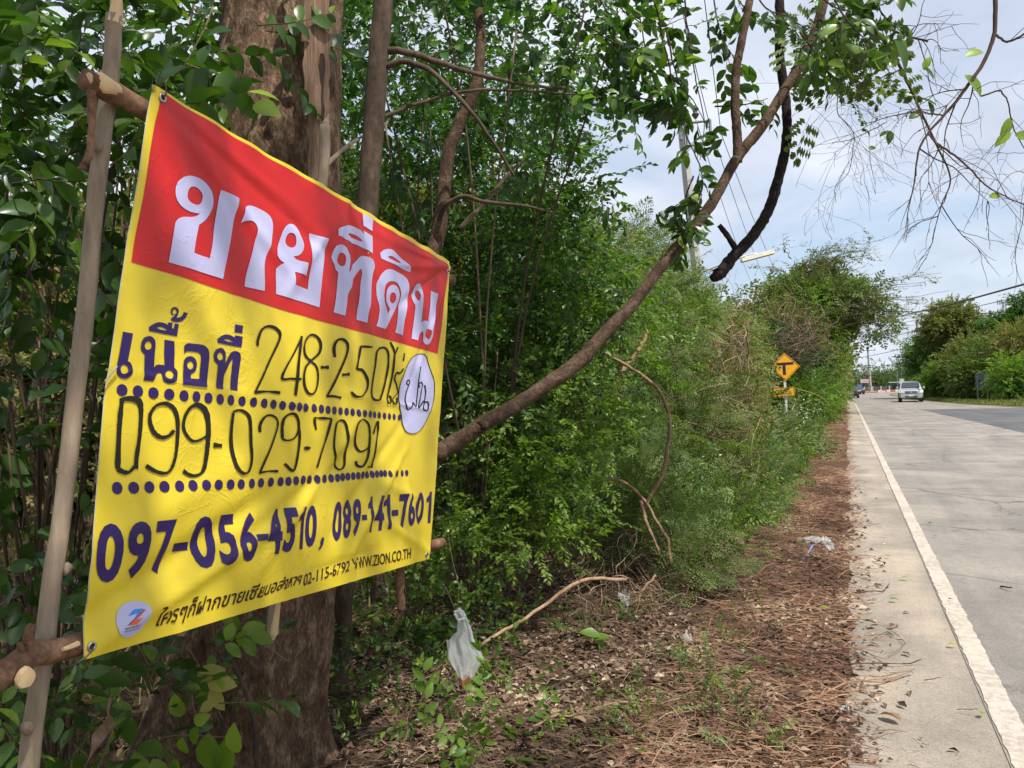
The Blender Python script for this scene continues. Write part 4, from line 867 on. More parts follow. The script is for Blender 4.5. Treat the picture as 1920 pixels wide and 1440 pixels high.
shrub('shrub', 'low broad leaved shrub at the foot of the tall left pole', 'shrub', at(80, 1440, 2.3)*np.array([1, 1, 0]), [pb(30, 1350, 2.0, (.3, .3, .28)), pb(150, 1330, 2.2, (.2, .25, .25)), pb(60, 1180, 2.4, (.25, .3, .2)), pb(150, 1450, 2.3, (.22, .25, .2))], 'near', 'leaf_near', 23, 5, 5, .11, .9, 220, (.5, .3), 12, .008, reject=not_front)
# sprays in front of the trunk
rg = np.random.default_rng(31)
sp = empty('creeper', tuple(at(400, 1440, 2.5)*np.array([1, 1, 0])), 'creeper with bright oval leaves and a yellowing tip over the foot of the big trunk', 'creeper')
LV = [((332, 1323), 38, 1, -10), ((378, 1348), 30, .8, 60), ((345, 1400), 32, .9, 180), ((440, 1385), 44, .95, -5), ((395, 1415), 62, .6, 175), ((425, 1420), 55, .55, 190), ((285, 1405), 40, .3, 100), ((260, 1440), 48, .8, -20), ((300, 1450), 45, .9, 150), ((335, 1450), 50, .5, 185), ((245, 1375), 42, .2, 200), ((365, 1380), 30, .3, 200),
      ((455, 1200), 32, 1, 190), ((475, 1178), 34, .95, 75), ((440, 1165), 28, .7, -20), ((430, 1185), 26, .8, 200), ((492, 1196), 34, .5, 110), ((425, 1160), 24, .5, -60), ((470, 1215), 28, .4, 150),
      ((428, 170), 62, .6, 165), ((495, 178), 44, .98, 95), ((500, 205), 46, .9, 112), ((370, 150), 48, .3, 40), ((385, 100), 40, .3, 10), ((465, 200), 42, .5, 150), ((345, 215), 40, .25, 30), ((410, 60), 38, .3, 80)]
ms = leaf_mesh('leaf_fresh'); msn = leaf_mesh('leaf_near')
def put_leaf(parent, x, y, D, lpx, ang, tnt, meshes, face=.35, width=1.0, name='leaf', rgx=rg):
    """a leaf of lpx pixels seen at (x, y), pointing ang degrees clockwise from up"""
    t = math.radians(ang); L = lpx/FPX*D*1.08; z = CR*math.sin(t)+CU*math.cos(t)+CF*rgx.uniform(-.35, .35); z /= np.linalg.norm(z)
    n = -CF+np.array([0, 0, .6])+rgx.normal(size=3)*face; Fm = frame_from(z, n); p = at(x, y, D)-z*L*.5
    M = np.eye(4); M[:3, :3] = Fm*L*np.array([width, 1, 1]); M[:3, 3] = p-np.array(parent.location)
    o = bpy.data.objects.new(name, meshes[min(3, int(tnt*4))]); COL.objects.link(o); o.parent = parent; o.matrix_basis = Matrix(M.tolist()); return p
for (x, y), l, tn, an in LV[:19]: put_leaf(sp, x, y, 2.45+rg.uniform(-.05, .05), l*1.25, an, tn, ms, width=1.15)
msy = leaf_mesh('leaf_yellow')
for (x, y), l, an in (((395, 1262), 42, 75), ((415, 1282), 46, 100), ((408, 1310), 40, 150), ((388, 1325), 26, 240)):
    put_leaf(sp, x, y, 2.45, l*1.2, an, .5, msy, width=1.2).any()
a = Acc(); branch(a, P3([(350, 1210, 2.6), (375, 1260, 2.5), (360, 1310, 2.46), (378, 1365, 2.45)]), .0022, .0014, 5, 16); branch(a, P3([(372, 1252, 2.5), (395, 1290, 2.46), (415, 1345, 2.44)]), .002, .001, 5, 12)
branch(a, P3([(240, 1412, 2.5), (320, 1380, 2.46), (420, 1382, 2.44)]), .0024, .0014, 5, 16); branch(a, P3([(540, 1240, 2.6), (490, 1205, 2.5), (440, 1170, 2.5)]), .002, .001, 5, 10); a.build('stem', 'twig_pale', sp)
sp2 = empty('creeper', tuple(at(400, 100, 2.45)), 'leafy twig with large leaves reaching over the trunk above the top edge of the banner', 'creeper')
for (x, y), l, tn, an in LV[19:]: put_leaf(sp2, x, y, 2.35+rg.uniform(-.05, .05), l*1.25, an, tn, ms if tn > .8 else msn, width=1.15)
a = Acc(); branch(a, P3([(300, 160, 2.5), (340, 130, 2.4), (380, 60, 2.38), (400, 10, 2.4)]), .0028, .0018, 5, 14); branch(a, P3([(350, 120, 2.4), (430, 150, 2.36), (520, 212, 2.36)]), .002, .001, 5, 12); a.build('stem', 'twig_pale', sp2)
# curled dry leaf
a = Acc()
cl = empty('dead_leaf', tuple(at(190, 1360, 2.0)), 'long curled dead brown leaf hanging beside the tall pole', 'leaf')
MT['dead_leaf'] = bark_mat('papery dead leaf', [(.10, .055, .03), (.22, .13, .08), (.36, .26, .19)], 10, (1, 1, 1), .3)
pts = smooth_path(P3([(212, 1300, 2.0), (205, 1330, 1.97), (208, 1352, 1.96), (190, 1375, 1.99), (178, 1400, 1.98), (160, 1440, 2.0), (150, 1470, 2.0)]), 26); V = []
for i, p in enumerate(pts):
    t = i/(len(pts)-1); w = .004+.016*math.sin(math.pi*min(1, t*1.15))**1.2*(1.0 if t > .25 else .5); tw_ = 1.2*t+.5*math.sin(t*9)
    s = CR*math.cos(tw_)+(-CF)*math.sin(tw_)
    for k, c in ((-1, .006), (0, 0), (1, .006)): V.append(p+s*w*k - CF*c)
poly_mesh('blade', V, [(i*3+k, i*3+k+1, (i+1)*3+k+1, (i+1)*3+k) for i in range(len(pts)-1) for k in (0, 1)], 'dead_leaf', cl, smooth=True)

# ------------------------------------------------------------------ canopy leaves and the tall screen of trees behind
def behind_ban(P): return (P[:, 0] > -1.75) & (P[:, 1] < 3.2)
shrub('tree', 'leafy tree crown hanging at the top of the frame above the banner', 'tree', at(900, 1200, 5.2)*np.array([1, 1, 0]), [pb(900, 60, 4.3, (.45, .5, .35)), pb(1060, 110, 4.4, (.35, .45, .35)), pb(1140, 60, 4.3, (.30, .4, .3)), pb(1020, 260, 4.8, (.4, .5, .35)), pb(780, 60, 4.6, (.4, .4, .4)), pb(1180, -80, 4.4, (.5, .5, .3)), pb(700, 200, 5.0, (.5, .5, .5)), pb(880, -150, 4.4, (.7, .6, .35))], 'near', 'leaf_dark', 41, 4.2, 4, .13, .92, 240, (.45, .28), 14, .016, reject=behind_ban, upw=-.25, outw=.5)
shrub('tree', 'dark green leafy tree behind the upper right corner of the banner', 'tree', at(880, 1200, 6.4)*np.array([1, 1, 0]), [pb(900, 350, 6.0, (.7, .7, .6)), pb(760, 300, 6.2, (.6, .7, .6)), pb(1010, 420, 5.9, (.45, .6, .5)), pb(980, 560, 5.8, (.5, .6, .5)), pb(880, 620, 5.4, (.45, .5, .5)), pb(1060, 520, 6.2, (.4, .5, .35)), pb(1000, 100, 6.6, (.7, .8, .6)), pb(750, 20, 6.6, (.8, .8, .7))], 'mid', 'leaf_dark', 42, 6.2, 8, .15, 1.0, 0, (.55, .28), 22, .025, reject=behind_ban)
shrub('shrub', 'deep green shrub just right of the banner under the leaning limb', 'shrub', at(900, 1200, 5.0)*np.array([1, 1, 0]), [pb(880, 780, 5.2, (.5, .5, .5)), pb(960, 860, 5.4, (.45, .45, .4)), pb(1010, 640, 6.0, (.5, .5, .4)), pb(980, 700, 5.4, (.4, .5, .35)), pb(730, 1150, 4.3, (.3, .4, .3))], 'mid', 'leaf_near', 43, 8, 7, .10, 1.0, 0, (.6, .3), 16, .012, reject=behind_ban)
shrub('shrub', 'bright light green shrub below the leaning limb, right of the banner', 'shrub', at(1060, 1150, 6.0)*np.array([1, 1, 0]), [pb(1040, 800, 4.9, (.28, .4, .28)), pb(1090, 860, 4.9, (.22, .35, .25)), pb(1060, 930, 4.8, (.28, .4, .28)), pb(1000, 1000, 4.6, (.24, .3, .2)), pb(1120, 780, 5.2, (.2, .3, .22)), pb(930, 930, 4.7, (.24, .3, .26)), pb(880, 1010, 4.5, (.3, .3, .26)), pb(830, 1130, 4.4, (.24, .3, .2)), pb(1010, 880, 4.8, (.25, .3, .25))], 'mid', 'leaf_fresh', 44, 9, 7, .10, .72, 0, (.45, .3), 10, .010)
shrub('shrub', 'light green leafy tree top against the sky beside the leaning limb', 'tree', at(1130, 1000, 7.0)*np.array([1, 1, 0]), [pb(1050, 500, 7.0, (.45, .6, .4)), pb(1110, 570, 6.8, (.4, .5, .35)), pb(1140, 550, 7.2, (.3, .4, .25)), pb(1080, 640, 6.8, (.5, .5, .5)), pb(1140, 680, 6.8, (.3, .4, .35))], 'mid', 'leaf_fresh', 45, 6, 7, .13, 1.0, 0, (.3, .22), 26, .02)
# weedy growth at the foot of the banner, right side
shrub('shrub', 'straggling weeds with pointed leaves under the lower right corner of the banner', 'weeds', at(780, 1300, 3.7)*np.array([1, 1, 0]), [pb(700, 1250, 3.6, (.25, .3, .22)), pb(760, 1330, 3.4, (.28, .3, .16)), pb(850, 1210, 3.9, (.28, .3, .2)), pb(900, 1350, 3.3, (.22, .25, .12)), pb(960, 1160, 4.4, (.28, .3, .18)), pb(700, 1400, 3.1, (.2, .22, .14)), pb(640, 1330, 3.5, (.2, .25, .2))], 'near_small', 'leaf_near', 46, 8, 5, .11, .62, 280, (.62, .25), 22, .006, reject=behind_ban)
shrub('shrub', 'young leafy shoots in the litter in front of the banner foot', 'weeds', at(930, 1380, 2.9)*np.array([1, 1, 0]), [pb(880, 1330, 3.0, (.12, .14, .08)), pb(950, 1350, 3.0, (.10, .12, .06)), pb(860, 1400, 2.8, (.12, .14, .07)), pb(940, 1420, 2.75, (.08, .1, .05))], 'near_small', 'leaf_fresh', 47, 10, 3, .08, .85, 90, (.3, .22), 10, .003)
# deep backdrop of thicket on the left, loose, so that pale ground and sky show through
for k, (lab, bl, kd, mt, dn) in enumerate([
  ('loose tangle of dark shrubs far behind the upper left leaves', [pb(150, 150, 5.2, (1.0, 1.1, .9)), pb(-100, 200, 4.6, (.9, 1, .9)), pb(380, 50, 5.6, (1.0, 1, .8)), pb(560, 60, 6.0, (.8, .9, .8))], 'mid', 'leaf_dark', 1.5),
  ('distant olive thicket closing the view behind the left leaves', [pb(-150, 700, 9, (2.2, 2.2, 1.3)), pb(100, 800, 9.5, (2.2, 2.2, 1.2)), pb(350, 650, 10, (2.2, 2.2, 1.6)), pb(600, 600, 10, (2.2, 2.2, 1.8)), pb(880, 620, 10.5, (1.6, 2.2, 1.8))], 'far', 'leaf_olive', 2.4),
  ('sparse olive undergrowth seen through the gaps left of the pole', [pb(60, 760, 5.0, (.9, 1, .35)), pb(-100, 620, 4.6, (.7, .8, .4)), pb(200, 600, 5.4, (.7, .8, .4)), pb(80, 950, 4.2, (.7, .8, .25)), pb(0, 1150, 3.5, (.5, .5, .2))], 'mid_small', 'leaf_olive', 1.6)]):
    shrub('shrub', lab, 'shrub', np.array([bl[0][0][0], bl[0][0][1]]), bl, kd, mt, 50+k, dn, 7, .15, 1.2, 0, (.5, .3), 46, .02)

# ------------------------------------------------------------------ sprays of leaves and bare twigs overhead on the right
ov = empty('tree', tuple(at(1560, -300, 4.6)), 'overhanging leafy twigs drooping at the top centre around the fork of the leaning limb', 'tree')
rg = np.random.default_rng(61)
TW = [[(1215, -60), (1240, 60), (1262, 160), (1290, 260), (1318, 330), (1300, 400), (1262, 440), (1228, 520)], [(1280, -60), (1290, 60), (1305, 150), (1320, 230), (1312, 300)],
      [(1440, -60), (1470, 20), (1520, 60), (1560, 90)], [(1180, -40), (1205, 60), (1222, 150), (1208, 205)], [(1330, -40), (1350, 60), (1370, 120)], [(1250, 60), (1272, 150), (1300, 190), (1330, 240)],
      [(1540, -40), (1590, 40), (1625, 90), (1600, 150)], [(1500, 60), (1530, 100), (1560, 150)], [(1100, -40), (1150, 40), (1190, 100), (1215, 130)], [(1300, 330), (1285, 380), (1290, 440), (1262, 500)],
      [(1560, -60), (1640, 10), (1670, 40), (1720, 50)], [(1340, 200), (1400, 195), (1440, 185)],
      [(1120, -60), (1170, 20), (1230, 50), (1290, 30)], [(1400, -60), (1430, 10), (1490, 40), (1530, 100)], [(1600, -60), (1590, 20), (1560, 80), (1545, 130)], [(1640, -60), (1650, 20), (1690, 60)], [(1350, -60), (1400, 20), (1450, 40)], [(1060, 10), (1120, 60), (1180, 90), (1240, 80)], [(1180, 180), (1230, 190), (1290, 200)], [(1500, -50), (1560, 10), (1620, 20), (1690, -10)], [(1150, 60), (1170, 130), (1165, 200), (1150, 250)]]
LPS = []
a = Acc()
for k, t in enumerate(TW):
    D0 = 4.2+rg.uniform(-.25, .35); Q = branch(a, [at(x, y, D0+rg.uniform(-.06, .06)) for x, y in t], .0055, .0018, 5, 8*len(t), .004, .05, .2, k); LPS.append((Q, D0))
a.build('twigs', 'twig', ov)
P, D_ = [], []
for Q, D0 in LPS:
    for i in range(int(len(Q)*.9)):
        if rg.random() < .27 and i > 4:
            p = Q[min(len(Q)-1, i)]; d = rg.normal(size=3)*.7+np.array([0, 0, -.45]); P.append(p); D_.append(d)
rgs = np.random.default_rng(62)
SPS = {'tip': [sprig('near', .16, 6, .092, rgs, .35, 50, .2, .0016) for _ in range(5)]}; SP.update(SPS)
foliage(ov, P, D_, 'tip', 'leaf_near', rgs, 1.0, (.5, .28), 300)
oc = empty('tree', (-3.0, -3.0, 0), 'unseen tree added above and behind the camera to dapple the banner', 'tree')  # unseen tree, added toward the sun so its crown shades the banner
rgo = np.random.default_rng(64); Po, Do, Co = bush_points([(np.array([2.3, -.1, 8.3]), (1.1, 1.5, .6)), (np.array([2.0, -1.2, 7.6]), (1.2, 1.2, .5))], .95, 5, .32, rgo)
foliage(oc, Po, Do, 'near', 'leaf_dark', rgo, 1.9, (.5, .25), 0, name='crown')
a = Acc(); branch(a, [(-3.0, -3.0, -.1), (-2.7, -2.8, 3.0), (-2.0, -2.4, 5.2), (-.4, -1.6, 7.2), (2.2, -.4, 8.3)], .24, .05, 10, 40, .01, .03, .5, 9); a.build('trunk', 'bark_grey', oc, smooth=True)  # trunk added only to carry the shading crown
a = Acc(); [branch(a, [(-.4, -1.6, 7.2), (Co[i][0]*.5, Co[i][1]*.6-.6, 7.7), tuple(Co[i])], .04, .01, 6, 10) for i in range(0, len(Co), 4)]; a.build('limbs', 'bark_grey', oc, smooth=True, kind='stuff')
# small fine leaflets below the crossing
rg = np.random.default_rng(63)
P = [at(1560+rg.normal()*45, 80+rg.normal()*45, 4.6+rg.uniform(-.2, .2)) for _ in range(46)]
fn = empty('creeper', tuple(P[0]), 'fine feathery creeper of small leaflets hanging near the top of the leaning limb', 'creeper')
foliage(fn, P, rg.normal(size=(46, 3))*.6+np.array([.2, 0, -.8]), 'frond_mid', 'leaf_frond', rg, .7, (.4, .2), 0)
# leafless drooping branches
MT['twig_bare'] = tint_mat('bare reddish twig', [(0, (.035, .022, .018)), (1, (.13, .075, .055))], .85)
def bare_tree(parent, mains, seed, nsub=16, leaves=10):
    rg = np.random.default_rng(seed); acc = Acc(); tips = []
    def rec(Q, r, lev):
        if lev > 2: return
        n = {0: nsub, 1: 3, 2: 1}[lev]
        for _ in range(n):
            i = rg.integers(len(Q)//5, len(Q)-1); d = Q[min(i+1, len(Q)-1)]-Q[i]; d /= np.linalg.norm(d)+1e-9
            L = (.42, .20, .10)[lev]*(.5+rg.random()); v = d*.6+rg.normal(size=3)*.55; v = v-CF*(v@CF)*.5; v /= np.linalg.norm(v); pts = [Q[i]]
            for s in range(5): v = v+rg.normal(size=3)*.20+np.array([.0, 0, -.13 if lev < 2 else .02]); v /= np.linalg.norm(v); pts.append(pts[-1]+v*L/5)
            q = branch(acc, pts, r*(.5 if lev == 0 else .55), .0009, 4, 12, 0, .05, rg.random()); tips.append(q[-1]); rec(q, r*.5, lev+1)
    for k, (pts, r0, r1) in enumerate(mains):
        a = Acc(); Q = branch(a, P3(pts), r0, r1, 8, 50, .003, .05, .5, seed+k); a.build('branch', 'twig_bare', parent, smooth=True); rec(Q, (r0+r1)/2, 0)
    acc.build('twigs', 'twig_bare', parent, kind='stuff'); return tips
b1 = empty('branch', tuple(at(1860, -60, 4.2)), 'leafless curving branch with many fine twigs coming down from the upper right corner', 'branch')
t1 = bare_tree(b1, [([(1868, -60, 4.2), (1866, 0, 4.2), (1864, 60, 4.2), (1848, 110, 4.2), (1815, 160, 4.2), (1780, 205, 4.2), (1740, 250, 4.2), (1722, 285, 4.2), (1718, 330, 4.2)], .014, .004),
   ([(1866, 64, 4.2), (1890, 78, 4.15), (1930, 60, 4.1), (1990, 40, 4.1)], .007, .004), ([(1770, 215, 4.2), (1700, 212, 4.25), (1620, 232, 4.3)], .005, .002), ([(1840, 180, 4.2), (1880, 175, 4.2), (1905, 250, 4.2), (1935, 300, 4.2)], .005, .002)], 71, 7)
b2 = empty('branch', tuple(at(1590, -60, 4.6)), 'thin drooping branch right of the leaning limb ending in bare twigs', 'branch')
t2_ = bare_tree(b2, [([(1590, -60, 4.6), (1625, 35, 4.6), (1668, 90, 4.6), (1700, 150, 4.6), (1725, 205, 4.6), (1760, 280, 4.6), (1782, 335, 4.6), (1765, 385, 4.6), (1748, 450, 4.6)], .013, .002),
   ([(1752, 265, 4.6), (1800, 300, 4.6), (1860, 355, 4.6), (1940, 392, 4.6)], .007, .003), ([(1600, 20, 4.6), (1680, 60, 4.6), (1740, 78, 4.5)], .008, .006), ([(1690, 130, 4.6), (1640, 150, 4.6), (1600, 160, 4.6)], .004, .002),
   ([(1576, 150, 4.6), (1570, 210, 4.6), (1600, 250, 4.6), (1592, 320, 4.6), (1566, 350, 4.6), (1568, 380, 4.6)], .0026, .0014), ([(1660, 230, 4.6), (1600, 260, 4.6), (1560, 268, 4.6)], .003, .0015)], 72, 7)
rg = np.random.default_rng(73)
for e, L in ((b1, [((1690, 105), 50, .5, 150), ((1828, 100), 32, .95, 70), ((1826, 160), 40, .8, 140), ((1885, 240), 30, .9, 200), ((1880, 262), 28, .9, 230), ((1915, 255), 26, .9, 90)]), (b2, [((1738, 118), 22, .9, 20), ((1742, 138), 26, .6, 130), ((1700, 180), 28, .6, 80), ((1660, 250), 18, .6, 60), ((1668, 258), 20, .5, 190), ((1636, 278), 16, .5, 70), ((1740, 190), 30, .5, 110), ((1718, 215), 24, .6, 60), ((1866, 368), 22, .9, 80), ((1745, 205), 24, .4, 160)])):
    for (x, y), l, tn, an in L: put_leaf(e, x, y, 4.2 if e is b1 else 4.6, l*1.2, an, tn, ms if tn > .8 else msn)
# dry seed pods
a = Acc()
for _ in range(46):
    x, y = (1672+rg.normal()*8, 150+rg.normal()*12) if rg.random() < .4 else (1685+rg.normal()*18, 218+rg.normal()*8); p = at(x, y, 4.55); z = rg.normal(size=3)*.6+[0, 0, -1]; Fm = frame_from(z, rg.normal(size=3)); V, T = LT['mid']; a.add(p+(V@Fm.T)*.022, T, rg.random())
a.build('seed_pods', 'leaf_brown', b2, kind='stuff')

# ------------------------------------------------------------------ the overgrown bank along the road, nearest first
def W(x, y, z, r): return (np.array([x, y, z], float), np.array(r, float))
BANK = [
 # label, kind, material, blobs, dens, per, size, tint, seed
 ('feathery shrub with drooping divided leaves low over the litter, nearest on the bank', 'frond', 'leaf_frond', [W(-1.75, 6.2, .55, (.42, .6, .35)), W(-1.35, 6.0, .42, (.35, .5, .16)), W(-2.0, 7.2, 1.0, (.4, .6, .4))], 9, 6, 1.15, (.35, .2)),
 ('leafy green shrub between the feathery shrub and the light green shrub', 'mid', 'leaf_dark', [W(-2.2, 6.9, .7, (.4, .5, .4)), W(-2.3, 7.5, 1.3, (.45, .5, .4)), W(-2.1, 8.0, .6, (.5, .6, .4))], 8, 7, .9, (.75, .2)),
 ('tall feathery green shrub under the middle of the leaning limb', 'frond', 'leaf_frond', [W(-2.5, 9.3, 1.5, (.6, .8, .6)), W(-2.3, 10.0, 2.4, (.6, .7, .6)), W(-2.7, 9.0, 2.7, (.5, .6, .6)), W(-1.9, 9.0, .9, (.5, .8, .5))], 6.5, 7, 1.5, (.5, .25)),
 ('bright feathery tree top that hides the foot of the utility pole', 'frond', 'leaf_frond', [W(-2.9, 12.2, 2.8, (.7, .9, .6)), W(-3.0, 12.0, 3.55, (.45, .6, .35)), W(-2.6, 12.6, 2.4, (.7, .9, .7)), W(-2.2, 11.6, 1.3, (.5, .9, .6))], 6.5, 7, 1.6, (.62, .25)),
 ('olive and brown vine covered bush before the feathery tree top', 'mid_small', 'leaf_olive', [W(-1.9, 10.4, 1.0, (.45, .8, .6)), W(-1.7, 12.0, 1.3, (.45, 1.0, .7)), W(-1.5, 9.6, .5, (.35, .7, .3))], 8, 7, 1.4, (.45, .3)),
 ('brown dry creeper mass draped on the bank left of the road sign', 'mid_small', 'leaf_olive', [W(-2.2, 14.5, 1.9, (.6, 1.2, .8)), W(-2.4, 16.5, 1.8, (.6, 1.3, .8)), W(-1.8, 13.4, .8, (.5, 1., .5))], 7, 7, 1.7, (.62, .3)),
 ('green feathery bush on the crest left of the road sign', 'mid', 'leaf_frond', [W(-3.2, 16.0, 2.7, (.9, 1.3, .55)), W(-3.3, 18.5, 2.6, (.9, 1.3, .55)), W(-2.9, 19.5, 1.9, (.7, 1.5, .9))], 6, 7, 1.7, (.5, .25)),
 ('low green herbs at the litter edge before the road sign', 'mid_small', 'leaf_fresh', [W(-1.15, 8.8, .2, (.3, .9, .2)), W(-1.05, 10.8, .22, (.3, 1.1, .22)), W(-1.1, 13.5, .3, (.35, 1.3, .3)), W(-1.25, 7.2, .18, (.25, .6, .16))], 9, 6, 1.2, (.3, .25)),
 ('bushy green growth round the white post of the road sign', 'mid', 'leaf_frond', [W(-1.7, 22, .3, (.6, 2.2, .3)), W(-3.6, 24.5, 1.0, (.7, 2.2, 1.0)), W(-1.2, 17.5, .4, (.4, 1.8, .4)), W(-1.8, 27, .35, (.6, 2.5, .3))], 6, 7, 2.2, (.38, .25)),
 ('dull green bushes on the crest behind the road sign', 'mid', 'leaf_mix', [W(-4.0, 26, 2.6, (1.2, 2.5, .7)), W(-4.0, 31, 2.6, (1.2, 2.5, .7)), W(-4.6, 22, 2.6, (1.2, 2, .7)), W(-3.9, 27, 1.8, (1., 2.5, 1.1))], 4.5, 8, 2.6, (.45, .25)),
 ('bright bushes at the road edge past the road sign', 'mid', 'leaf_fresh', [W(-1.7, 34, .7, (.6, 3, .7)), W(-1.7, 40, .8, (.6, 3, .8)), W(-2.1, 47, 1.0, (.8, 3.5, .9)), W(-2.2, 56, 1.0, (.8, 4, 1))], 4.5, 7, 2.8, (.25, .2)),
 ('broad leaved creeper patches climbing over the feathery bushes', 'mid', 'leaf_fresh', [W(-1.9, 9.0, 1.9, (.25, .4, .3)), W(-2.1, 11.2, 2.7, (.3, .5, .3)), W(-1.8, 12.8, 1.9, (.25, .5, .3)), W(-1.9, 9.8, 1.0, (.2, .4, .3)), W(-2.6, 11.6, 3.2, (.3, .4, .25)), W(-2.4, 15.2, 2.5, (.3, .6, .3))], 8, 7, .95, (.3, .25)),
 ('ferny low growth spilling from the bank towards the litter strip', 'frond', 'leaf_frond', [W(-1.15, 7.6, .28, (.3, .8, .22)), W(-1.1, 9.3, .35, (.3, .9, .3)), W(-1.2, 11.2, .4, (.35, 1, .35)), W(-1.45, 5.6, .28, (.45, .45, .14)), W(-1.1, 6.3, .22, (.3, .5, .12))], 8, 6, 1.1, (.45, .25)),
 ('leafy green herbs mixed through the ferny low growth', 'mid_small', 'leaf_near', [W(-1.2, 8.2, .28, (.3, .9, .22)), W(-1.25, 10.2, .35, (.35, 1, .3)), W(-1.3, 12.6, .4, (.35, 1.2, .35)), W(-1.5, 6.8, .3, (.35, .6, .25))], 9, 6, 1.2, (.8, .2)),
 ('dark recess of creepers behind the post of the road sign', 'mid', 'leaf_dark', [W(-3.2, 35.5, 1.8, (1.0, 2.5, 1.6)), W(-2.6, 39, 2.4, (1.0, 2.2, 1.6))], 4.5, 8, 2.8, (.4, .3)),
]
for k, (lab, kd, mt, bl, dn, per, size, tn) in enumerate(BANK):
    r = np.mean([b[1].mean() for b in bl])
    shrub('shrub', lab, 'shrub', bl[0][0]-[.3, 0, 0], bl, kd, mt, 100+k, dn*.62, int(per*1.7), max(.09, r*.22), size, 0, tn, 26, .012*max(1, size*.6), 'bushes along the overgrown bank', upw=.3, outw=.9, reject=lambda P: (P[:, 0] > -.55) | ((P[:, 1] < 31) & (P[:, 1] > 11) & (P[:, 0] > -.101*P[:, 1]+.05*np.sin(P[:, 1]*3)) & (P[:, 2] > .40)))
# tangles of dry vine
def tangle(label, blobs, n, seed, r=.004, pale=True, L=1.0, rad_=.5):
    rg = np.random.default_rng(seed); e = empty('vine_tangle', tuple(blobs[0][0]*np.array([1, 1, 0])), label, 'vines', 'dry vine tangles on the bank'); a = Acc()
    for i in range(n):
        c, R = blobs[rg.integers(len(blobs))]; p = c+rg.normal(size=3)*R*.55; p[2] = max(.05, p[2]); v = rg.normal(size=3); v[2] = v[2]*.6-.1; v /= np.linalg.norm(v); pts = [p]
        LL = L*(.4+rg.random())
        for s in range(7): v = v+rg.normal(size=3)*.45+(c-pts[-1])/np.linalg.norm(R)*.25; v /= np.linalg.norm(v); q = pts[-1]+v*LL/7; q[2] = max(.02, q[2]); q[0] = min(q[0], -.112*q[1]) if 9 < q[1] < 31 and q[2] > .3 else q[0]; pts.append(q)
        a.add(*tube_arr(smooth_path(pts, 16), np.linspace(r, r*.4, 15 if False else len(smooth_path(pts, 16)))*(.5+rg.random()), 3, cap=False), rg.random())
    a.build('vines', 'twig_pale' if pale else 'twig', e, kind='stuff'); return e
tangle('brown tangle of dry vines low on the bank in front of the feathery shrub', [W(-1.9, 5.7, .28, (.55, .6, .25)), W(-1.5, 5.2, .12, (.6, .5, .1)), W(-2.2, 5.0, .25, (.5, .5, .2))], 420, 201, .0028, True, .45)
tangle('brown hanging curtain of dry creepers in the middle of the bank', [W(-1.75, 11.2, 1.5, (.3, 1.2, .7)), W(-1.9, 13.5, 2.0, (.35, 1.3, .7))], 420, 206, .006, True, 1.0)
tangle('pale dry vines trailing over the olive bush on the bank', [W(-1.6, 10.6, 1.1, (.4, 1.2, .7)), W(-1.5, 12.6, 1.5, (.4, 1.2, .7)), W(-1.3, 9.4, .5, (.4, .8, .3))], 300, 202, .006, True, 1.3)
tangle('pale dry creeper stems hanging left of the road sign', [W(-2.1, 14.5, 1.6, (.4, 1.1, .7)), W(-2.6, 17, 1.4, (.4, 1.3, .7)), W(-3.0, 19.5, 1.2, (.4, 1.3, .6))], 260, 203, .008, True, 1.8)
tangle('dark brown tangle of dead vines beside the road sign', [W(-2.0, 33, 3.0, (.8, 1.6, .8)), W(-2.0, 37, 3.2, (.8, 1.8, .9))], 420, 204, .012, False, 2.2)
tangle('reddish brown dead creepers over the crest near the overhanging tree', [W(-3.0, 38, 4.0, (1.2, 2.4, .7)), W(-2.4, 41, 4.6, (1.2, 2.4, .7)), W(-4.0, 30, 3.4, (1., 2, .4))], 420, 205, .014, True, 3.0)
# the bent brown sapling and long arching stems in front of the bank
def stem_thing(label, paths, mat, cat='stem', name='sapling', group=None):
    base = P3([paths[0][0][-1]])[0]; e = empty(name, tuple(base*np.array([1, 1, 0])), label, cat, group)
    for k, (pts, r0, r1) in enumerate(paths):
        a = Acc(); branch(a, P3(pts), r0, r1, 8, 44, .004, .05, .5, 300+k); a.build('stem', mat, e, smooth=True)
    return e
MT['stem_tan'] = bark_mat('tan dry stem', [(.14, .085, .05), (.27, .17, .10), (.40, .27, .17)], 12, (1, 1, 1), .3)
stem_thing('bent bare sapling arching over the feathery shrub below the leaning limb', [([(1135, 662, 5.6), (1175, 685, 5.6), (1205, 705, 5.6), (1238, 735, 5.6), (1255, 785, 5.6), (1250, 850, 5.6), (1240, 895, 5.6), (1215, 935, 5.6), (1205, 960, 5.6)], .010, .018), ([(1110, 905, 5.5), (1165, 902, 5.5), (1205, 935, 5.5), (1230, 975, 5.5), (1252, 1015, 5.5), (1257, 1060, 5.5)], .010, .013), ([(1200, 940, 5.5), (1215, 985, 5.4), (1235, 1035, 5.4)], .014, .010)], 'stem_tan', 'sapling')
stem_thing('orange brown bare stem lying across the litter right of the plastic bag', [([(895, 1215, 3.7), (930, 1190, 3.9), (975, 1165, 4.0), (1020, 1135, 4.1), (1060, 1105, 4.2), (1110, 1085, 4.3), (1175, 1088, 4.4)], .008, .011)], 'stem_tan', 'stem', 'dead_branch')
stem_thing('pale twisted stem rising from the brown vine tangle', [([(1190, 1160, 5.0), (1203, 1110, 5.0), (1230, 1080, 5.05)], .007, .008)], 'stem_tan', 'stem', 'dead_branch')
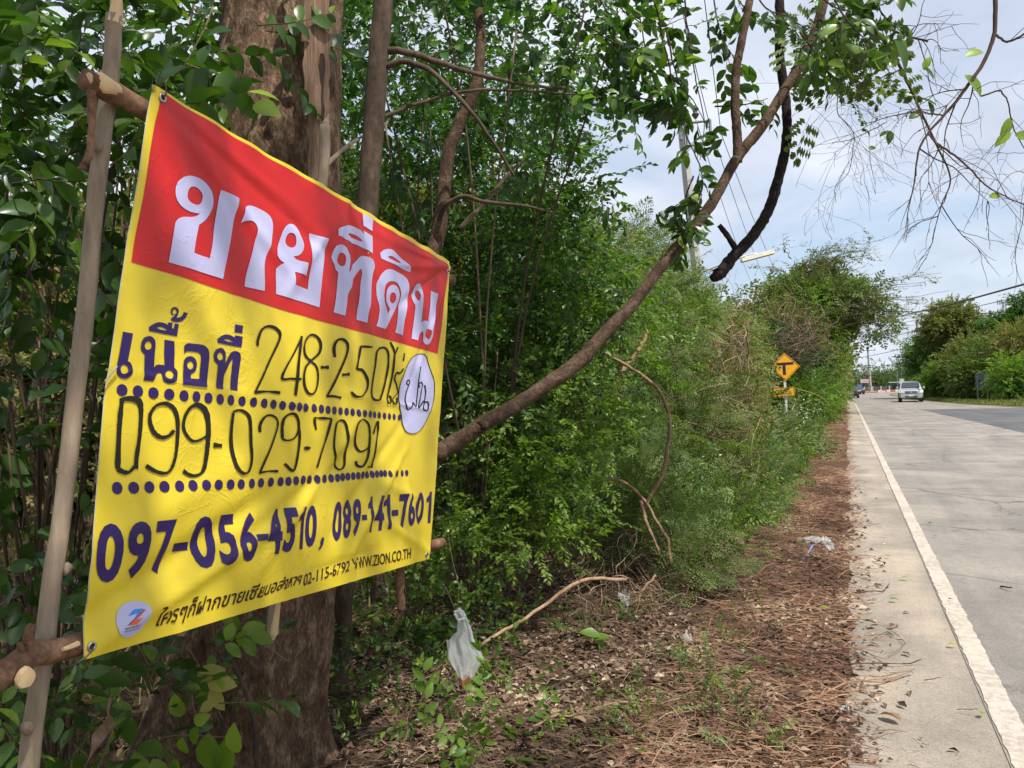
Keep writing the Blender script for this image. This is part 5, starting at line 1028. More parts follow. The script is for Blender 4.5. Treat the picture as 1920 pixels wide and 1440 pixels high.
stem_thing('long thin arching stem with a fork crossing in front of the road sign post', [([(1340, 780, 12), (1380, 740, 12.2), (1420, 727, 12.4), (1460, 726, 12.6)], .010, .012), ([(1240, 745, 11.5), (1310, 775, 11.8), (1380, 800, 12), (1440, 840, 12), (1475, 905, 12)], .011, .008), ([(1490, 728, 13), (1530, 740, 13), (1555, 757, 13)], .008, .008)], 'stem_tan', 'stem', 'arching_stem')
stem_thing('grey dead trunk leaning among the bushes left of the road sign', [([(1245, 735, 13), (1290, 695, 13.2), (1330, 655, 13.4)], .05, .035)], 'stem_tan', 'dead log', 'leaning_log')
stem_thing('cut forked log under the leaning limb amid bushes', [([(1150, 740, 8), (1165, 700, 8), (1195, 660, 8.1), (1215, 620, 8.2)], .028, .02), ([(1165, 745, 8), (1172, 715, 8), (1160, 690, 8)], .02, .016)], 'stem_tan', 'dead log', 'leaning_log')

# ------------------------------------------------------------------ trees: general maker for middle distance and far
def tree(label, base, h, crown, kind, mat, seed, dens=2.2, per=8, size=3.0, trunk_r=.14, tint=(.5, .28), group=None, lean=(0, 0), nlimb=7, keep=1.0, crad=None, bark='bark_grey', upw=.1, twigs=False):
    rg = np.random.default_rng(seed); e = empty('tree', (base[0], base[1], 0), label, 'tree', group)
    bl = [(np.array([base[0]+c[0], base[1]+c[1], c[2]]), np.array(c[3:6], float)) for c in crown]
    cr_ = crad or np.mean([b[1].mean() for b in bl])*.28
    P, D, C = bush_points(bl, dens, per, cr_, rg, .9, upw)
    foliage(e, P, D, kind, mat, rg, size, tint, 0, name='crown', twigs=twigs, keep=keep, roll=.6)
    a = Acc(); top = bl[0][0]; b0 = np.array([base[0], base[1], -.1]); Q = branch(a, [b0, b0*.5+top*.5+np.array([lean[0], lean[1], 0]), top], trunk_r, trunk_r*.35, 8, 20, .01*trunk_r*8, .05, .5, seed)
    a.build('trunk', bark, e, smooth=True)
    a = Acc()
    for i in range(nlimb):
        c, r = bl[i % len(bl)]; t = c+rg.normal(size=3)*r*.6; s = Q[int(len(Q)*(.35+.5*rg.random()))]; m = s*.5+t*.5+np.array([0, 0, .08*np.linalg.norm(t-s)]); branch(a, [s, m, t], trunk_r*.45, trunk_r*.08, 6, 12, .01, .05, .5, seed+i)
    a.build('limbs', bark, e, smooth=True, kind='stuff'); return e, Q
# overhanging feathery tree with horizontal tiers
e, Q = tree('wide spreading tree with fine feathery tiers reaching out over the road', (-3.2, 46), 9.5, [(1.0, -1, 6.5, 1.5, 2.0, .6), (-.1, 0, 4.9, 1.5, 2, .6), (2.6, -2, 6.3, 1.2, 1.5, .3), (3.0, 0, 5.4, 1.2, 1.6, .22), (1.6, 2, 7.6, 1.4, 1.5, .25), (1.5, 0, 4.6, .9, 1.2, .5), (4.2, 0, 6.2, .8, 1, .2), (4.6, 0, 4.6, .9, 1, .15)], 'frond_mid', 'leaf_frond', 401, 3.4, 7, 2.0, .2, (.5, .3), None, crad=.26, bark='bark_branch')
rg = np.random.default_rng(402); a = Acc(); FP = []
for i in range(95):
    zz = rg.uniform(4.6, 8.9); ln = rg.uniform(2.6, 8.8)*(1.0 if zz < 6.8 else .55)*(.45+.55*rg.random()); s = np.array([-2.9+rg.uniform(0, 1.2), 46+rg.uniform(-1.5, 1.5), zz-rg.uniform(.2, .9)]); dirx = 1 if (rg.random() < .85 or zz < 6.9) else -.35
    t = s+np.array([dirx*ln, rg.uniform(-3, 3), rg.uniform(-.1, 1.0)*min(1, ln/4)+(.9 if zz > 6.8 else 0)*rg.random()]); m = s*.5+t*.5+np.array([0, 0, rg.uniform(0, .35)]); q = branch(a, [s, m+rg.normal(size=3)*[.2, .2, .15], t], .030, .007, 4, 12, .12, .05, rg.random(), i)
    for j in range(4):
        p = q[rg.integers(4, len(q))]; v = (t-s)/np.linalg.norm(t-s)*.7+rg.normal(size=3)*np.array([.6, .6, .35]); branch(a, [p, p+v*.4, p+v*.8+np.array([0, 0, .05])], .010, .004, 3, 6, 0, 0, rg.random()); FP += [p+v*u for u in (.3, .55, .8)]
a.build('twigs', 'twig', e, kind='stuff')
FP = np.array(FP)[rg.random(len(FP)) < .95]; foliage(e, FP, rg.normal(size=FP.shape)*np.array([1, 1, .3])+[.5, 0, .1], 'mid_small', 'leaf_olive', rg, 2.2, (.25, .25), 0, name='fringe', keep=.6, twigs=False)
k_ = rg.random(len(FP)) < .35; foliage(e, FP[k_], rg.normal(size=(int(k_.sum()), 3))*np.array([1, 1, .3])+[.5, 0, .1], 'far', 'leaf_olive', rg, .85, (.35, .25), 0, name='fringe', keep=.7, twigs=False)
tree('vine smothered tree between the road sign and the overhanging tree', (-4.2, 40), 7, [(.9, 0, 3.6, 1.3, 2.0, .8), (1.6, 2, 4.0, 1.0, 2, 1.1), (-.8, -1, 3.2, 1.4, 2, .6), (1.6, 1, 3.0, 1.0, 2, 1.1)], 'mid', 'leaf_olive', 403, 5, 8, 3.0, .16, (.45, .3), crad=.4)
tree('bright green creeper covered tree edge just before the overhanging tree', (-2.8, 43), 6.5, [(1.0, 0, 5.6, .8, 1.4, .5), (1.3, 1, 4.4, .7, 1.4, 1.1), (1.2, 1, 2.6, .7, 1.6, 1.2)], 'mid', 'leaf_fresh', 404, 5.5, 8, 2.7, .1, (.3, .25), crad=.3)
for k, (y, x, h) in enumerate([(52, -3.4, 6.4), (60, -3.4, 5.8), (70, -3.2, 6.6), (84, -3.4, 5.6), (100, -3.6, 6.4), (120, -4, 6), (142, -5, 5.5)]):
    tree(['leafy olive tree on the left verge past the overhanging tree', 'rounded green tree on the left verge before the dark car', 'yellowish tree on the left verge beyond the rounded green one', 'low dark tree on the left verge by the dark car', 'far tree at the left road edge beyond the dark car', 'distant tree on the left before the junction', 'last tree on the left at the junction'][k], (x, y), h,
         [(.4, 0, h*.62, 1.6, 3.2, h*.27), (.5, 1, h*.32, 1.2, 3.4, h*.25), (-1, 0, h*.75, 1.5, 3, h*.2), (.3, 0, h*.14, 1.2, 3.2, h*.14)], 'far', ['leaf_olive', 'leaf_mix', 'leaf_mix', 'leaf_mix', 'leaf_mix', 'leaf_mix', 'leaf_mix'][k], 410+k, 4.2, 8, 1.9 if k < 3 else 2.6, .14, (.5, .28), 'trees along the left verge', crad=.55, keep=.8)
# right side of the road
RT_ = [
 ('airy light green tree with a forked dark trunk right of the silver pickup', (7.6, 96), 6, [(0, 0, 4.9, 1.3, 1.4, .9), (-.6, 0, 3.8, 1.1, 1.3, .7), (.9, 0, 5.3, 1.0, 1.2, .6), (.6, 0, 3.0, .9, 1.2, .6)], 'leaf_fresh', 2.0, (.3, .25)),
 ('tall tree with rusty yellow crown top behind the roadside bushes', (9.9, 90), 9.5, [(0, 0, 8.3, 1.5, 1.6, .9), (-.9, 0, 7.1, 1.3, 1.6, .8), (1.0, 0, 7.2, 1.2, 1.6, .8)], 'leaf_olive', 2.2, (.55, .25)),
 ('dark bluish green tree left of the rusty crowned one', (8.9, 92), 7, [(0, 0, 5.8, 1.2, 1.6, 1.1), (.7, 0, 4.4, 1.1, 1.5, 1.0)], 'leaf_dark', 2.4, (.8, .25)),
 ('broad dark green tree below the black utility pole', (13.0, 90), 7, [(0, 0, 5.3, 1.8, 2, 1.1), (-1.7, 0, 4.8, 1.4, 2, 1.1), (1.8, 0, 5.6, 1.5, 2, 1.0)], 'leaf_mix', 2.6, (.2, .25)),
 ('dark tree with layered crown at the right edge of the frame', (15.6, 84), 9, [(.6, 0, 8.2, 1.1, 2, .8), (.4, 0, 7.0, 1.5, 2, .6), (-1.6, 0, 6.2, 1.7, 2, .8)], 'leaf_dark', 2.4, (.6, .25)),
 ('green bushy mass right behind the silver pickup', (8.6, 86), 3.5, [(0, 0, 1.6, 1.2, 2.0, 1.1), (1.3, 0, 2.2, 1.4, 2, 1.1), (-.5, 0, .9, 1.1, 2, .8)], 'leaf_fresh', 2.0, (.3, .25)),
 ('brown vine draped thicket in the middle of the right hand bushes', (10.0, 82), 5, [(0, 0, 3.4, 1.2, 1.8, 1.1), (1.2, 0, 4.2, 1.3, 1.8, 1.0), (.6, 0, 1.8, 1.4, 1.8, 1.1)], 'leaf_olive', 1.9, (.5, .25)),
 ('green thicket left of the grey roadside board', (9.6, 76), 3.4, [(0, 0, 1.5, 1.0, 1.4, 1.1), (.4, 0, 2.4, 1.0, 1.4, .8)], 'leaf_mix', 1.8, (.4, .25)),
 ('olive thicket above the grey roadside board', (11.6, 78), 5, [(0, 0, 3.8, 1.4, 1.8, 1.0), (1.3, 0, 3.3, 1.3, 1.8, 1.4), (-.8, 0, 2.6, 1.0, 1.5, .8)], 'leaf_mix', 1.9, (.6, .25)),
 ('reddish brown bush at the far right above the grass verge', (12.6, 72), 6, [(0, 0, 4.4, 1.3, 1.6, 1.2), (.8, 0, 3.2, 1.3, 1.6, 1.4)], 'leaf_olive', 1.7, (.65, .25)),
 ('yellow green creeper covered bush right of the grey roadside board', (11.3, 68), 3.6, [(0, 0, 1.7, .7, 1.2, 1.4), (.8, 0, 1.4, .8, 1.2, 1.1)], 'leaf_fresh', 1.6, (.5, .25)),
 ('dim green bush under the reddish brown one', (12.6, 68), 3, [(0, 0, 1.3, 1.0, 1.2, 1.1)], 'leaf_dark', 1.7, (.6, .25))]
for k, (lab, b, h, cw, mt, sz, tn) in enumerate(RT_):
    tree(lab, b, h, cw, 'far', mt, 430+k, 5.2, 8, sz*.62, .11, tn, 'trees and bushes across the road', crad=.5, keep=.85 if k else .55, bark='bark_branch' if k % 2 else 'bark_grey')
rg = np.random.default_rng(470)
for k in range(9):
    x = 1600+k*38; p = at(x, 735, 260+rg.uniform(-30, 50)); h = rg.uniform(3.6, 5.2)
    tree(['low far tree line piece %s' % s for s in ('left of the orange sign', 'behind the orange sign', 'right of the pink billboard', 'behind the grey shed', 'above the pickup roof', 'right of the pickup roof', 'seen through the light green tree', 'behind the forked tree', 'behind the rusty crowned tree')][k], (p[0], p[1]), h, [(0, 0, h*.45, 8, 6, h*.36)], 'farther', 'leaf_mix', 480+k, 1.2, 8, .9, .3, (.35, .2), 'far tree line', crad=2.2)
# small weeds on the right grass verge and litter strip
def grass_patch(name, label, pts, h, w, mat, seed, tint):
    rg = np.random.default_rng(seed); n = len(pts); P = np.asarray(pts, float); th = rg.random(n)*2*math.pi; ln = h*(.4+.8*rg.random(n)); lx = rg.normal(size=(n, 2))*.45*ln[:, None]
    s = np.stack([np.cos(th), np.sin(th), np.zeros(n)], 1)*w[0]*(.6+.8*rg.random(n))[:, None]*.5
    a_ = P-s; b_ = P+s; c_ = P+np.stack([lx[:, 0]*.4, lx[:, 1]*.4, ln*.6], 1)+s*.6; c2 = c_-s*1.2; d_ = P+np.stack([lx[:, 0], lx[:, 1], ln], 1)
    V = np.stack([a_, b_, c_, c2, d_], 1).reshape(-1, 3); T = (np.array([(0, 1, 2), (0, 2, 3), (3, 2, 4)])[None]+(np.arange(n)*5)[:, None, None]).reshape(-1, 3)
    a = Acc(); a.add(V, T, np.repeat(np.clip(tint[0]+rg.normal(size=n)*tint[1], 0, 1), 5)); o = a.build(name, mat, None); tag(o, label, 'grass', kind='stuff')
MT['grass'] = leaf_mat('grass blades', [(0, (.06, .11, .02)), (.5, (.14, .18, .04)), (1, (.30, .26, .11))], .3, .7, .2)
rg = np.random.default_rng(501); pts = []
while len(pts) < 14000:
    x, y = rg.uniform(5.5, 32), rg.uniform(40, 110); e = np.interp(y, [40, 44, 51.5, 64, 78, 100], [30, 13.6, 10.5, 8.3, 6.9, 6.0]); 
    if e < x < e+9: pts.append((x, y, .02))
grass_patch('grass', 'short yellowing grass on the verge across the road', pts, .28, (.06,), 'grass', 502, (.55, .25))
pts = [(rg.uniform(-1.9, -.55) if rg.random() < .6 else rg.uniform(-3, -1.2), y, .04) for y in rg.uniform(3.0, 14, 5200)]
pts = [p for p in pts if noise.noise(Vector((p[0]*1.8, p[1]*1.2, 5))) > .12]
grass_patch('grass', 'thin green grass sprouting through the brown litter', pts, .11, (.006,), 'grass', 503, (.3, .22))
pts = [(rg.uniform(-2.4, -.7), y, .05) for y in rg.uniform(14, 60, 7000)]
grass_patch('grass', 'rough green grass at the foot of the bank by the road sign', pts, .38, (.03,), 'grass', 504, (.25, .2))
pts = [(rg.uniform(-9, -2.6), rg.uniform(-1, 6), .0) for _ in range(9000)]
grass_patch('grass', 'dry grass on the ground behind the pole frame', pts, .30, (.012,), 'grass', 505, (.75, .22))

# ------------------------------------------------------------------ litter on the verge
MT['litter'] = tint_mat('fallen leaves and twigs', [(0, (.05, .03, .02)), (.35, (.145, .088, .058)), (.65, (.27, .18, .12)), (.88, (.42, .32, .22)), (1, (.56, .46, .34))], .85, .1)
MT['needle'] = tint_mat('reddish dry stalks', [(0, (.11, .052, .034)), (.5, (.28, .145, .088)), (1, (.50, .33, .20))], .8)
def litter(n, xr, yr, seed, size, mat, name, label, kind='leaf', dens=None, along=0.0, zoff=.012):
    rg = np.random.default_rng(seed); y = yr[0]+(yr[1]-yr[0])*rg.random(n)**1.7; x = rg.uniform(xr[0], xr[1], n)
    if dens is not None:
        k = np.array([rg.random() < dens(a, b) for a, b in zip(x, y)]); x, y = x[k], y[k]; n = len(x)
    z = np.array([verge_h(a, b) for a, b in zip(x, y)])+zoff*rg.random(n)+.002; P = np.stack([x, y, z], 1); th = rg.random(n)*2*math.pi
    if along: th = np.where(rg.random(n) < along, rg.normal(size=n)*.45+math.pi*(rg.random(n) < .5), th)
    Z = np.stack([np.cos(th), np.sin(th), rg.normal(size=n)*.22], 1); up = np.array([0, 0, 1.])+rg.normal(size=(n, 3))*(.5 if kind == 'leaf' else .3)
    F = frame_from(Z, up); S = size*(.45+1.0*rg.random(n)**1.5)*(1+y*.02)
    if kind == 'leaf': V, T = LT['mid']; V = V*np.array([1.2, 2.2, 1.0])
    else:
        V = np.array([(-.012, 0, 0), (.012, 0, 0), (0, .022, 0), (-.010, .05, .5), (.010, .05, .5), (0, .07, .5), (0, .0, 1.0)]); T = np.array([(0, 1, 4), (0, 4, 3), (1, 2, 5), (1, 5, 4), (2, 0, 3), (2, 3, 5), (3, 4, 6), (4, 5, 6), (5, 3, 6)])
    vv = P[:, None, :]+np.einsum('iab,kb->ika', F, V)*S[:, None, None]; tf = (T[None]+(np.arange(n)*len(V))[:, None, None]).reshape(-1, 3)
    vv[..., 2] = np.maximum(vv[..., 2], .004)
    a = Acc(); a.add(vv.reshape(-1, 3), tf, np.repeat(np.clip(rg.normal(.40, .22, n)+.55*np.array([noise.noise(Vector((p[0]*2.2, p[1]*1.6, 7.7))) for p in P]), 0, .97), len(V))); o = a.build(name, mat, None); tag(o, label, 'litter', kind='stuff')
d_edge = lambda x, y: 1.0 if x < -.05 else max(0, math.exp(-(x+.05)/.075)*(1+1.2*noise.noise(Vector((x*4, y*3.0, 1)))))
litter(34000, (-2.8, .34), (2.2, 13), 601, .040, 'litter', 'leaf_litter', 'brown fallen leaves covering the verge beside the shoulder', dens=d_edge)
litter(13000, (-.9, .36), (2.2, 13), 602, .11, 'needle', 'twig_litter', 'reddish dry stalks and twigs along the shoulder edge', 'twig', dens=d_edge, along=.72, zoff=.03)
litter(9000, (-2.6, -.4), (2.2, 9), 605, .09, 'twig_pale', 'twig_litter', 'pale twigs scattered over the brown litter', 'twig', along=.3, zoff=.04)
litter(9000, (-1.0, .10), (13, 60), 603, .12, 'needle', 'twig_litter', 'reddish litter along the shoulder farther down the road', 'twig', dens=lambda x, y: min(1, max(.05, (.15-x)*4)), along=.5, zoff=.03)
litter(700, (.1, .62), (2.4, 14), 604, .035, 'twig', 'grit', 'small twigs and grit scattered on the shoulder', 'twig', dens=lambda x, y: max(.15, 1-(x-.1)*2))
litter(500, (.7, 3.6), (3.2, 16), 606, .045, 'twig', 'grit', 'sparse bits of twig on the asphalt lane', 'twig')
# single larger twigs and leaves that can be told apart
def ground_twig(label, px, r, mat, grp=None):
    P = [gnd(x, y) for x, y in px]; z = [.012+.02*(i % 2)+verge_h(p[0], p[1]) for i, p in enumerate(P)]; P = [np.array([p[0], p[1], h]) for p, h in zip(P, z)]
    a = Acc(); branch(a, P, r, r*.6, 6, 26, .002, .08, .6, int(px[0][0])); o = a.build('fallen_twig', mat, None, smooth=True); tag(o, label, 'twig', grp); return o
ground_twig('long curved grey twig on the litter in front of the trunk foot', [(1030, 1320), (1090, 1290), (1160, 1285), (1240, 1310), (1310, 1335)], .008, 'bark_grey')
ground_twig('thin tan twig lying across the litter at the bottom centre', [(1090, 1360), (1160, 1350), (1230, 1340), (1275, 1338)], .006, 'stem_tan')
ground_twig('thick broken twig at the bottom left of the litter', [(1000, 1400), (1040, 1390), (1075, 1365), (1070, 1350)], .006, 'stem_tan')
ground_twig('orange brown twig with its tip on the shoulder', [(1540, 1310), (1600, 1292), (1660, 1284), (1715, 1268)], .006, 'stem_tan')
ground_twig('crooked orange brown twig curling round another at the shoulder edge', [(1615, 1300), (1625, 1282), (1650, 1275), (1700, 1272), (1712, 1268)], .004, 'stem_tan')
ground_twig('thin dark twig pointing onto the shoulder halfway up', [(1585, 1122), (1630, 1118), (1655, 1113), (1668, 1103)], .005, 'bark_grey')
ground_twig('long straight thin twig above the orange one', [(1500, 1262), (1600, 1258), (1700, 1250), (1728, 1249)], .004, 'bark_branch')
ground_twig('curved wiry twig looping on the shoulder', [(1635, 1205), (1670, 1195), (1694, 1208), (1696, 1222), (1665, 1238)], .002, 'bark_branch')
ground_twig('pale twig with a curl near the blue straw', [(1570, 1090), (1590, 1078), (1612, 1075)], .004, 'stem_tan')
ground_twig('bent orange twig beyond the plastic wrapper', [(1600, 995), (1610, 990), (1630, 988), (1655, 986)], .005, 'stem_tan')
ground_twig('tan twig fork beside the plastic wrapper', [(1598, 997), (1610, 1003), (1632, 1007)], .004, 'stem_tan')
ground_twig('thin stick crossing the bottom of the frame', [(1380, 1412), (1440, 1420), (1520, 1428), (1560, 1432)], .005, 'bark_branch')
ground_twig('short dark stick on the shoulder near the white line', [(1733, 1282), (1765, 1285)], .0025, 'bark_branch')
ground_twig('thin stick just left of the white line', [(1795, 1338), (1835, 1345)], .002, 'bark_branch')
ground_twig('short dark stick on the asphalt lane', [(1876, 1104), (1898, 1112)], .006, 'bark_black')
rgl = np.random.default_rng(620)
def ground_leaf(label, x, y, L, mat, tnt, rot, grp=None, w=1.1):
    V, T = LT['near']; p = gnd(x, y); h = verge_h(p[0], p[1]) if p[0] < .12 else .012; Fm = frame_from(np.array([math.cos(rot), math.sin(rot), .12]), np.array([0, 0, 1.])+rgl.normal(size=3)*.2)
    a = Acc(); a.add(np.array([p[0], p[1], h+.012])+((V*np.array([w, 1.6, 1]))@Fm.T)*L, T, tnt); o = a.build('fallen_leaf', mat, None, smooth=True); tag(o, label, 'leaf', grp)
for i, (x, y, L, m, t, r_, lab) in enumerate([
  (1535, 1151, .075, 'leaf_fresh', .95, .1, 'yellow green fallen leaf in the litter below the blue straw'), (1690, 1089, .055, 'leaf_fresh', .9, .1, 'yellowish leaf on the shoulder beside the blue straw'), (1668, 1130, .06, 'leaf_near', .9, 0, 'small green leaf on the shoulder'),
  (1778, 1216, .05, 'leaf_yellow', .5, .2, 'long yellow leaf on the shoulder next to the white line'), (1840, 1350, .045, 'leaf_fresh', .9, 1.2, 'small green leaf at the lower left side of the white line'), (1690, 1362, .10, 'leaf_brown', .7, 2.5, 'curled brown leaf at the shoulder edge low in the frame'),
  (1668, 1182, .06, 'leaf_brown', .2, .8, 'dark reddish folded leaf standing on the shoulder'), (1660, 1048, .05, 'leaf_brown', .95, .4, 'pale brown leaf on the shoulder right of the wrapper'), (1320, 1215, .05, 'leaf_brown', 1, .5, 'round pale tan leaf on the litter'),
  (1210, 1208, .08, 'leaf_brown', .8, 2.7, 'curled tan leaf on the litter left of the clear scrap'), (1100, 1395, .09, 'leaf_brown', .85, 2.9, 'broad tan leaf at the bottom of the litter'), (1465, 1190, .06, 'leaf_brown', .9, 2.0, 'tan leaf at the right edge of the small green weeds'),
  (1474, 1120, .05, 'leaf_brown', .95, 2.5, 'cream coloured curled leaf in the litter below the wrapper'), (1035, 1372, .07, 'leaf_brown', .95, 1.2, 'pale leaf standing on edge at the lower left of the litter'), (1434, 1302, .03, 'leaf_yellow', .9, .2, 'tiny pale yellow leaf in the middle of the litter'),
  (1462, 1368, .04, 'leaf_brown', .7, .2, 'small orange brown leaf low in the litter'), (1740, 985, .05, 'leaf_brown', .1, .2, 'small dark leaf on the shoulder by the white line'), (1778, 1130, .03, 'leaf_brown', .1, .2, 'tiny dark leaf on the white line'), (1750, 1010, .04, 'leaf_brown', .6, .1, 'brown leaf bit left of the white line halfway up')]):
    ground_leaf(lab, x, y, L, m, t, r_)
# green weeds on the verge
for k, (x, y, r_, n, lab, m) in enumerate([(1400, 1180, (.22, .34, .10), 6, 'patch of small green weeds in the middle of the litter strip', 'leaf_olive'), (1370, 1335, (.04, .04, .03), 6, 'tiny green seedling in the lower litter', 'leaf_fresh'), (1430, 1080, (.25, .5, .14), 7, 'green weeds at the upper edge of the litter strip', 'leaf_fresh'),
      (1310, 1290, (.05, .06, .04), 5, 'small green sprout near the long grey twig', 'leaf_fresh'), (1060, 1410, (.06, .05, .05), 5, 'sprout of green leaves at the bottom left of the litter', 'leaf_fresh'), (1480, 1040, (.16, .3, .10), 6, 'low weeds beside the plastic wrapper', 'leaf_fresh'), (1290, 1250, (.14, .12, .04), 5, 'thin creeping weeds right of the clear scrap', 'leaf_frond')]):
    p = gnd(x, y); shrub('weed', lab, 'weed', p, [(np.array([p[0], p[1], r_[2]*.8+.03]), np.array(r_))], 'mid_small', m, 640+k, 9, 4, .05, .42, 0, (.4, .3), 3, .002)
rgw = np.random.default_rng(660)
for k in range(26):
    x, y = rgw.uniform(1010, 1480), rgw.uniform(1130, 1430)
    if x < 1040 and y < 1250: continue
    p = gnd(x, y); s = rgw.uniform(.5, 1.2); shrub('seedling', ('small fresh green seedling sprouting from the brown litter', 'small dark green seedling sprouting from the brown litter', 'small feathery seedling sprouting from the brown litter')[k % 3], 'seedling', p, [(np.array([p[0], p[1], .05]), np.array([.05, .06, .03])*s)], 'mid_small', ['leaf_fresh', 'leaf_near', 'leaf_frond'][k % 3], 661+k, 3, 3, .03, .40*s+.2, 0, (.5, .3), 2, .0015, 'seedlings in the litter')
rgx_ = np.random.default_rng(655)
fl = empty('seedling', tuple(gnd(1120, 1200)), 'pair of large bright green leaves on a thin stalk above the litter', 'seedling')
for (x, y), l, an in (((1106, 1188), 44, 285), ((1130, 1195), 40, 80), ((1126, 1215), 46, 170)): put_leaf(fl, x, y, 4.3, l*.85, an, .4, ms, face=.8, width=1.05, rgx=rgx_)
a = Acc(); branch(a, [at(1112, 1190, 4.3), at(1060, 1215, 4.3), at(1010, 1245, 4.2)], .002, .002, 5, 10); a.build('stalk', 'twig_pale', fl)

# ------------------------------------------------------------------ rubbish
def plastic(name, col, rough, alpha, trans=.5):
    m = mat_new(name); b = NB(m); tcx = b.n('ShaderNodeTexCoord').outputs['Object']; nn = noise_n(b, tcx, 25, 4, .6)
    p = b.n('ShaderNodeBsdfPrincipled', {'Base Color': c4(col), 'Roughness': rough, 'Specular IOR Level': .6}); bp = b.n('ShaderNodeBump', {'Height': nn, 'Strength': .25, 'Distance': .008}); b.t.links.new(bp.outputs[0], p.inputs['Normal'])
    tr = b.n('ShaderNodeBsdfTranslucent', {0: c4(col)}); mx = b.n('ShaderNodeMixShader', {0: trans, 1: p.outputs[0], 2: tr.outputs[0]})
    tp = b.n('ShaderNodeBsdfTransparent'); m2 = b.n('ShaderNodeMixShader', {0: b.ramp(nn, [(.3, (alpha*.8,)*3), (.75, (min(1, alpha*1.25),)*3)]), 1: tp.outputs[0], 2: mx.outputs[0]}); b.n('ShaderNodeOutputMaterial', {0: m2.outputs[0]}); return m
MT['bag'] = plastic('milky clear plastic', (.85, .87, .86), .18, .40, .35); MT['bag_dirty'] = plastic('dirty brown residue', (.40, .20, .07), .5, .75, .3)
MT['wrapper'] = plastic('grey plastic film', (.62, .60, .57), .3, .85); MT['straw'] = simple_mat('blue plastic', (.10, .30, .62), .35, .1, 20)
bag = empty('plastic_bag', tuple(at(872, 1160, 3.3)), 'dirty translucent white plastic bag hanging from a twig in the weeds', 'plastic bag')
prof = [(1150, 854, 869), (1158, 858, 874), (1172, 857, 880), (1185, 856, 885), (1197, 843, 888), (1210, 842, 895), (1221, 841, 903), (1232, 840, 907), (1245, 847, 900), (1257, 854, 892), (1270, 858, 888), (1283, 861, 885)]
V = []; ns = 40
for i, (y, xl, xr) in enumerate(prof):
    cx = (xl+xr)/2; c = at(cx, y, 3.3); r = (xr-xl)/2/FPX*3.3; puff = (.30 if 3 < i < 9 else .5)
    for j in range(ns):
        t = j/ns*2*math.pi; fold = .012*math.sin(6*t+.4*i)+.007*math.sin(11*t-.5*i+1)+.004*math.sin(17*t+i)
        V.append(c+CR*r*math.cos(t)*(1+.05*math.sin(4*t+i))+CF*(r*puff*math.sin(t)+fold*(.3+r*18*.6)*abs(math.sin(t)))+CU*.006*math.sin(5*t+.7*i))
fc = [(i*ns+j, i*ns+(j+1) % ns, (i+1)*ns+(j+1) % ns, (i+1)*ns+j) for i in range(len(prof)-1) for j in range(ns)]
o = poly_mesh('bag_film', V[:11*ns], [f for f in fc if f[0] < 10*ns], 'bag', bag, smooth=True)
o = poly_mesh('residue', V[10*ns:], [tuple(k-10*ns for k in f) for f in fc if f[0] >= 10*ns], 'bag_dirty', bag, smooth=True)
a = Acc(); a.add(*tube_arr(smooth_path(P3([(858, 1160, 3.28), (852, 1148, 3.28), (866, 1146, 3.28), (872, 1158, 3.28), (858, 1162, 3.27)]), 18), .006, 6, .2, 3)); a.build('knot', 'bag', bag, smooth=True)
a = Acc(); Q_ = smooth_path(P3([(842, 1200, 3.3), (846, 1222, 3.3), (858, 1248, 3.3)]), 10)
poly_mesh('handle_flap', [p+s for p in Q_ for s in (-CR*.012, CR*.012+CF*.01)], [(2*i, 2*i+1, 2*i+3, 2*i+2) for i in range(len(Q_)-1)], 'bag', bag, smooth=True)
bt_tw = empty('branch', tuple(at(860, 1150, 3.3)), 'thin dark twigs from which the plastic bag hangs', 'twig')
a = Acc(); branch(a, P3([(835, 1100, 3.3), (848, 1130, 3.3), (860, 1152, 3.3), (885, 1170, 3.3), (918, 1173, 3.32)]), .003, .0018, 5, 14, .001); branch(a, P3([(858, 1150, 3.3), (860, 1100, 3.32), (848, 1050, 3.35), (840, 1000, 3.4)]), .002, .002, 5, 12); a.build('twig', 'bark_grey', bt_tw)
def film(name, label, pts, mat, h=.02, seed=0):
    rg = np.random.default_rng(seed); n = 9; V = []; (x0, y0), (x1, y1), (x2, y2), (x3, y3) = pts
    for i in range(n):
        for j in range(n):
            u, v = i/(n-1), j/(n-1); x = (x0*(1-u)+x1*u)*(1-v)+(x3*(1-u)+x2*u)*v; y = (y0*(1-u)+y1*u)*(1-v)+(y3*(1-u)+y2*u)*v; p = gnd(x, y); V.append((p[0]+rg.normal()*.004, p[1]+rg.normal()*.01, .05+h*abs(rg.normal())))
    o = poly_mesh(name, V, [(i*n+j, i*n+j+1, (i+1)*n+j+1, (i+1)*n+j) for i in range(n-1) for j in range(n-1)], mat, None, smooth=True); tag(o, label, 'litter'); return o
film('plastic_wrapper', 'grey flattened plastic wrapper lying on the litter beyond the blue straw', [(1478, 1025), (1530, 1018), (1560, 1026), (1500, 1034)], 'wrapper', .02, 1)
film('plastic_scrap', 'crumpled whitish plastic at the right end of the wrapper', [(1540, 1028), (1558, 1030), (1566, 1044), (1552, 1046)], 'bag', .03, 2)
film('plastic_scrap', 'crumpled clear plastic scrap left of the round tan leaf', [(1276, 1215), (1296, 1212), (1302, 1224), (1284, 1228)], 'bag', .025, 3)
film('plastic_scrap', 'small clear plastic scrap in the brown vine tangle', [(1160, 1140), (1180, 1134), (1184, 1150), (1166, 1156)], 'bag', .03, 4)
film('plastic_scrap', 'tiny blue and white wrapper low in the litter', [(1574, 1350), (1592, 1346), (1598, 1353), (1580, 1357)], 'wrapper', .01, 5)
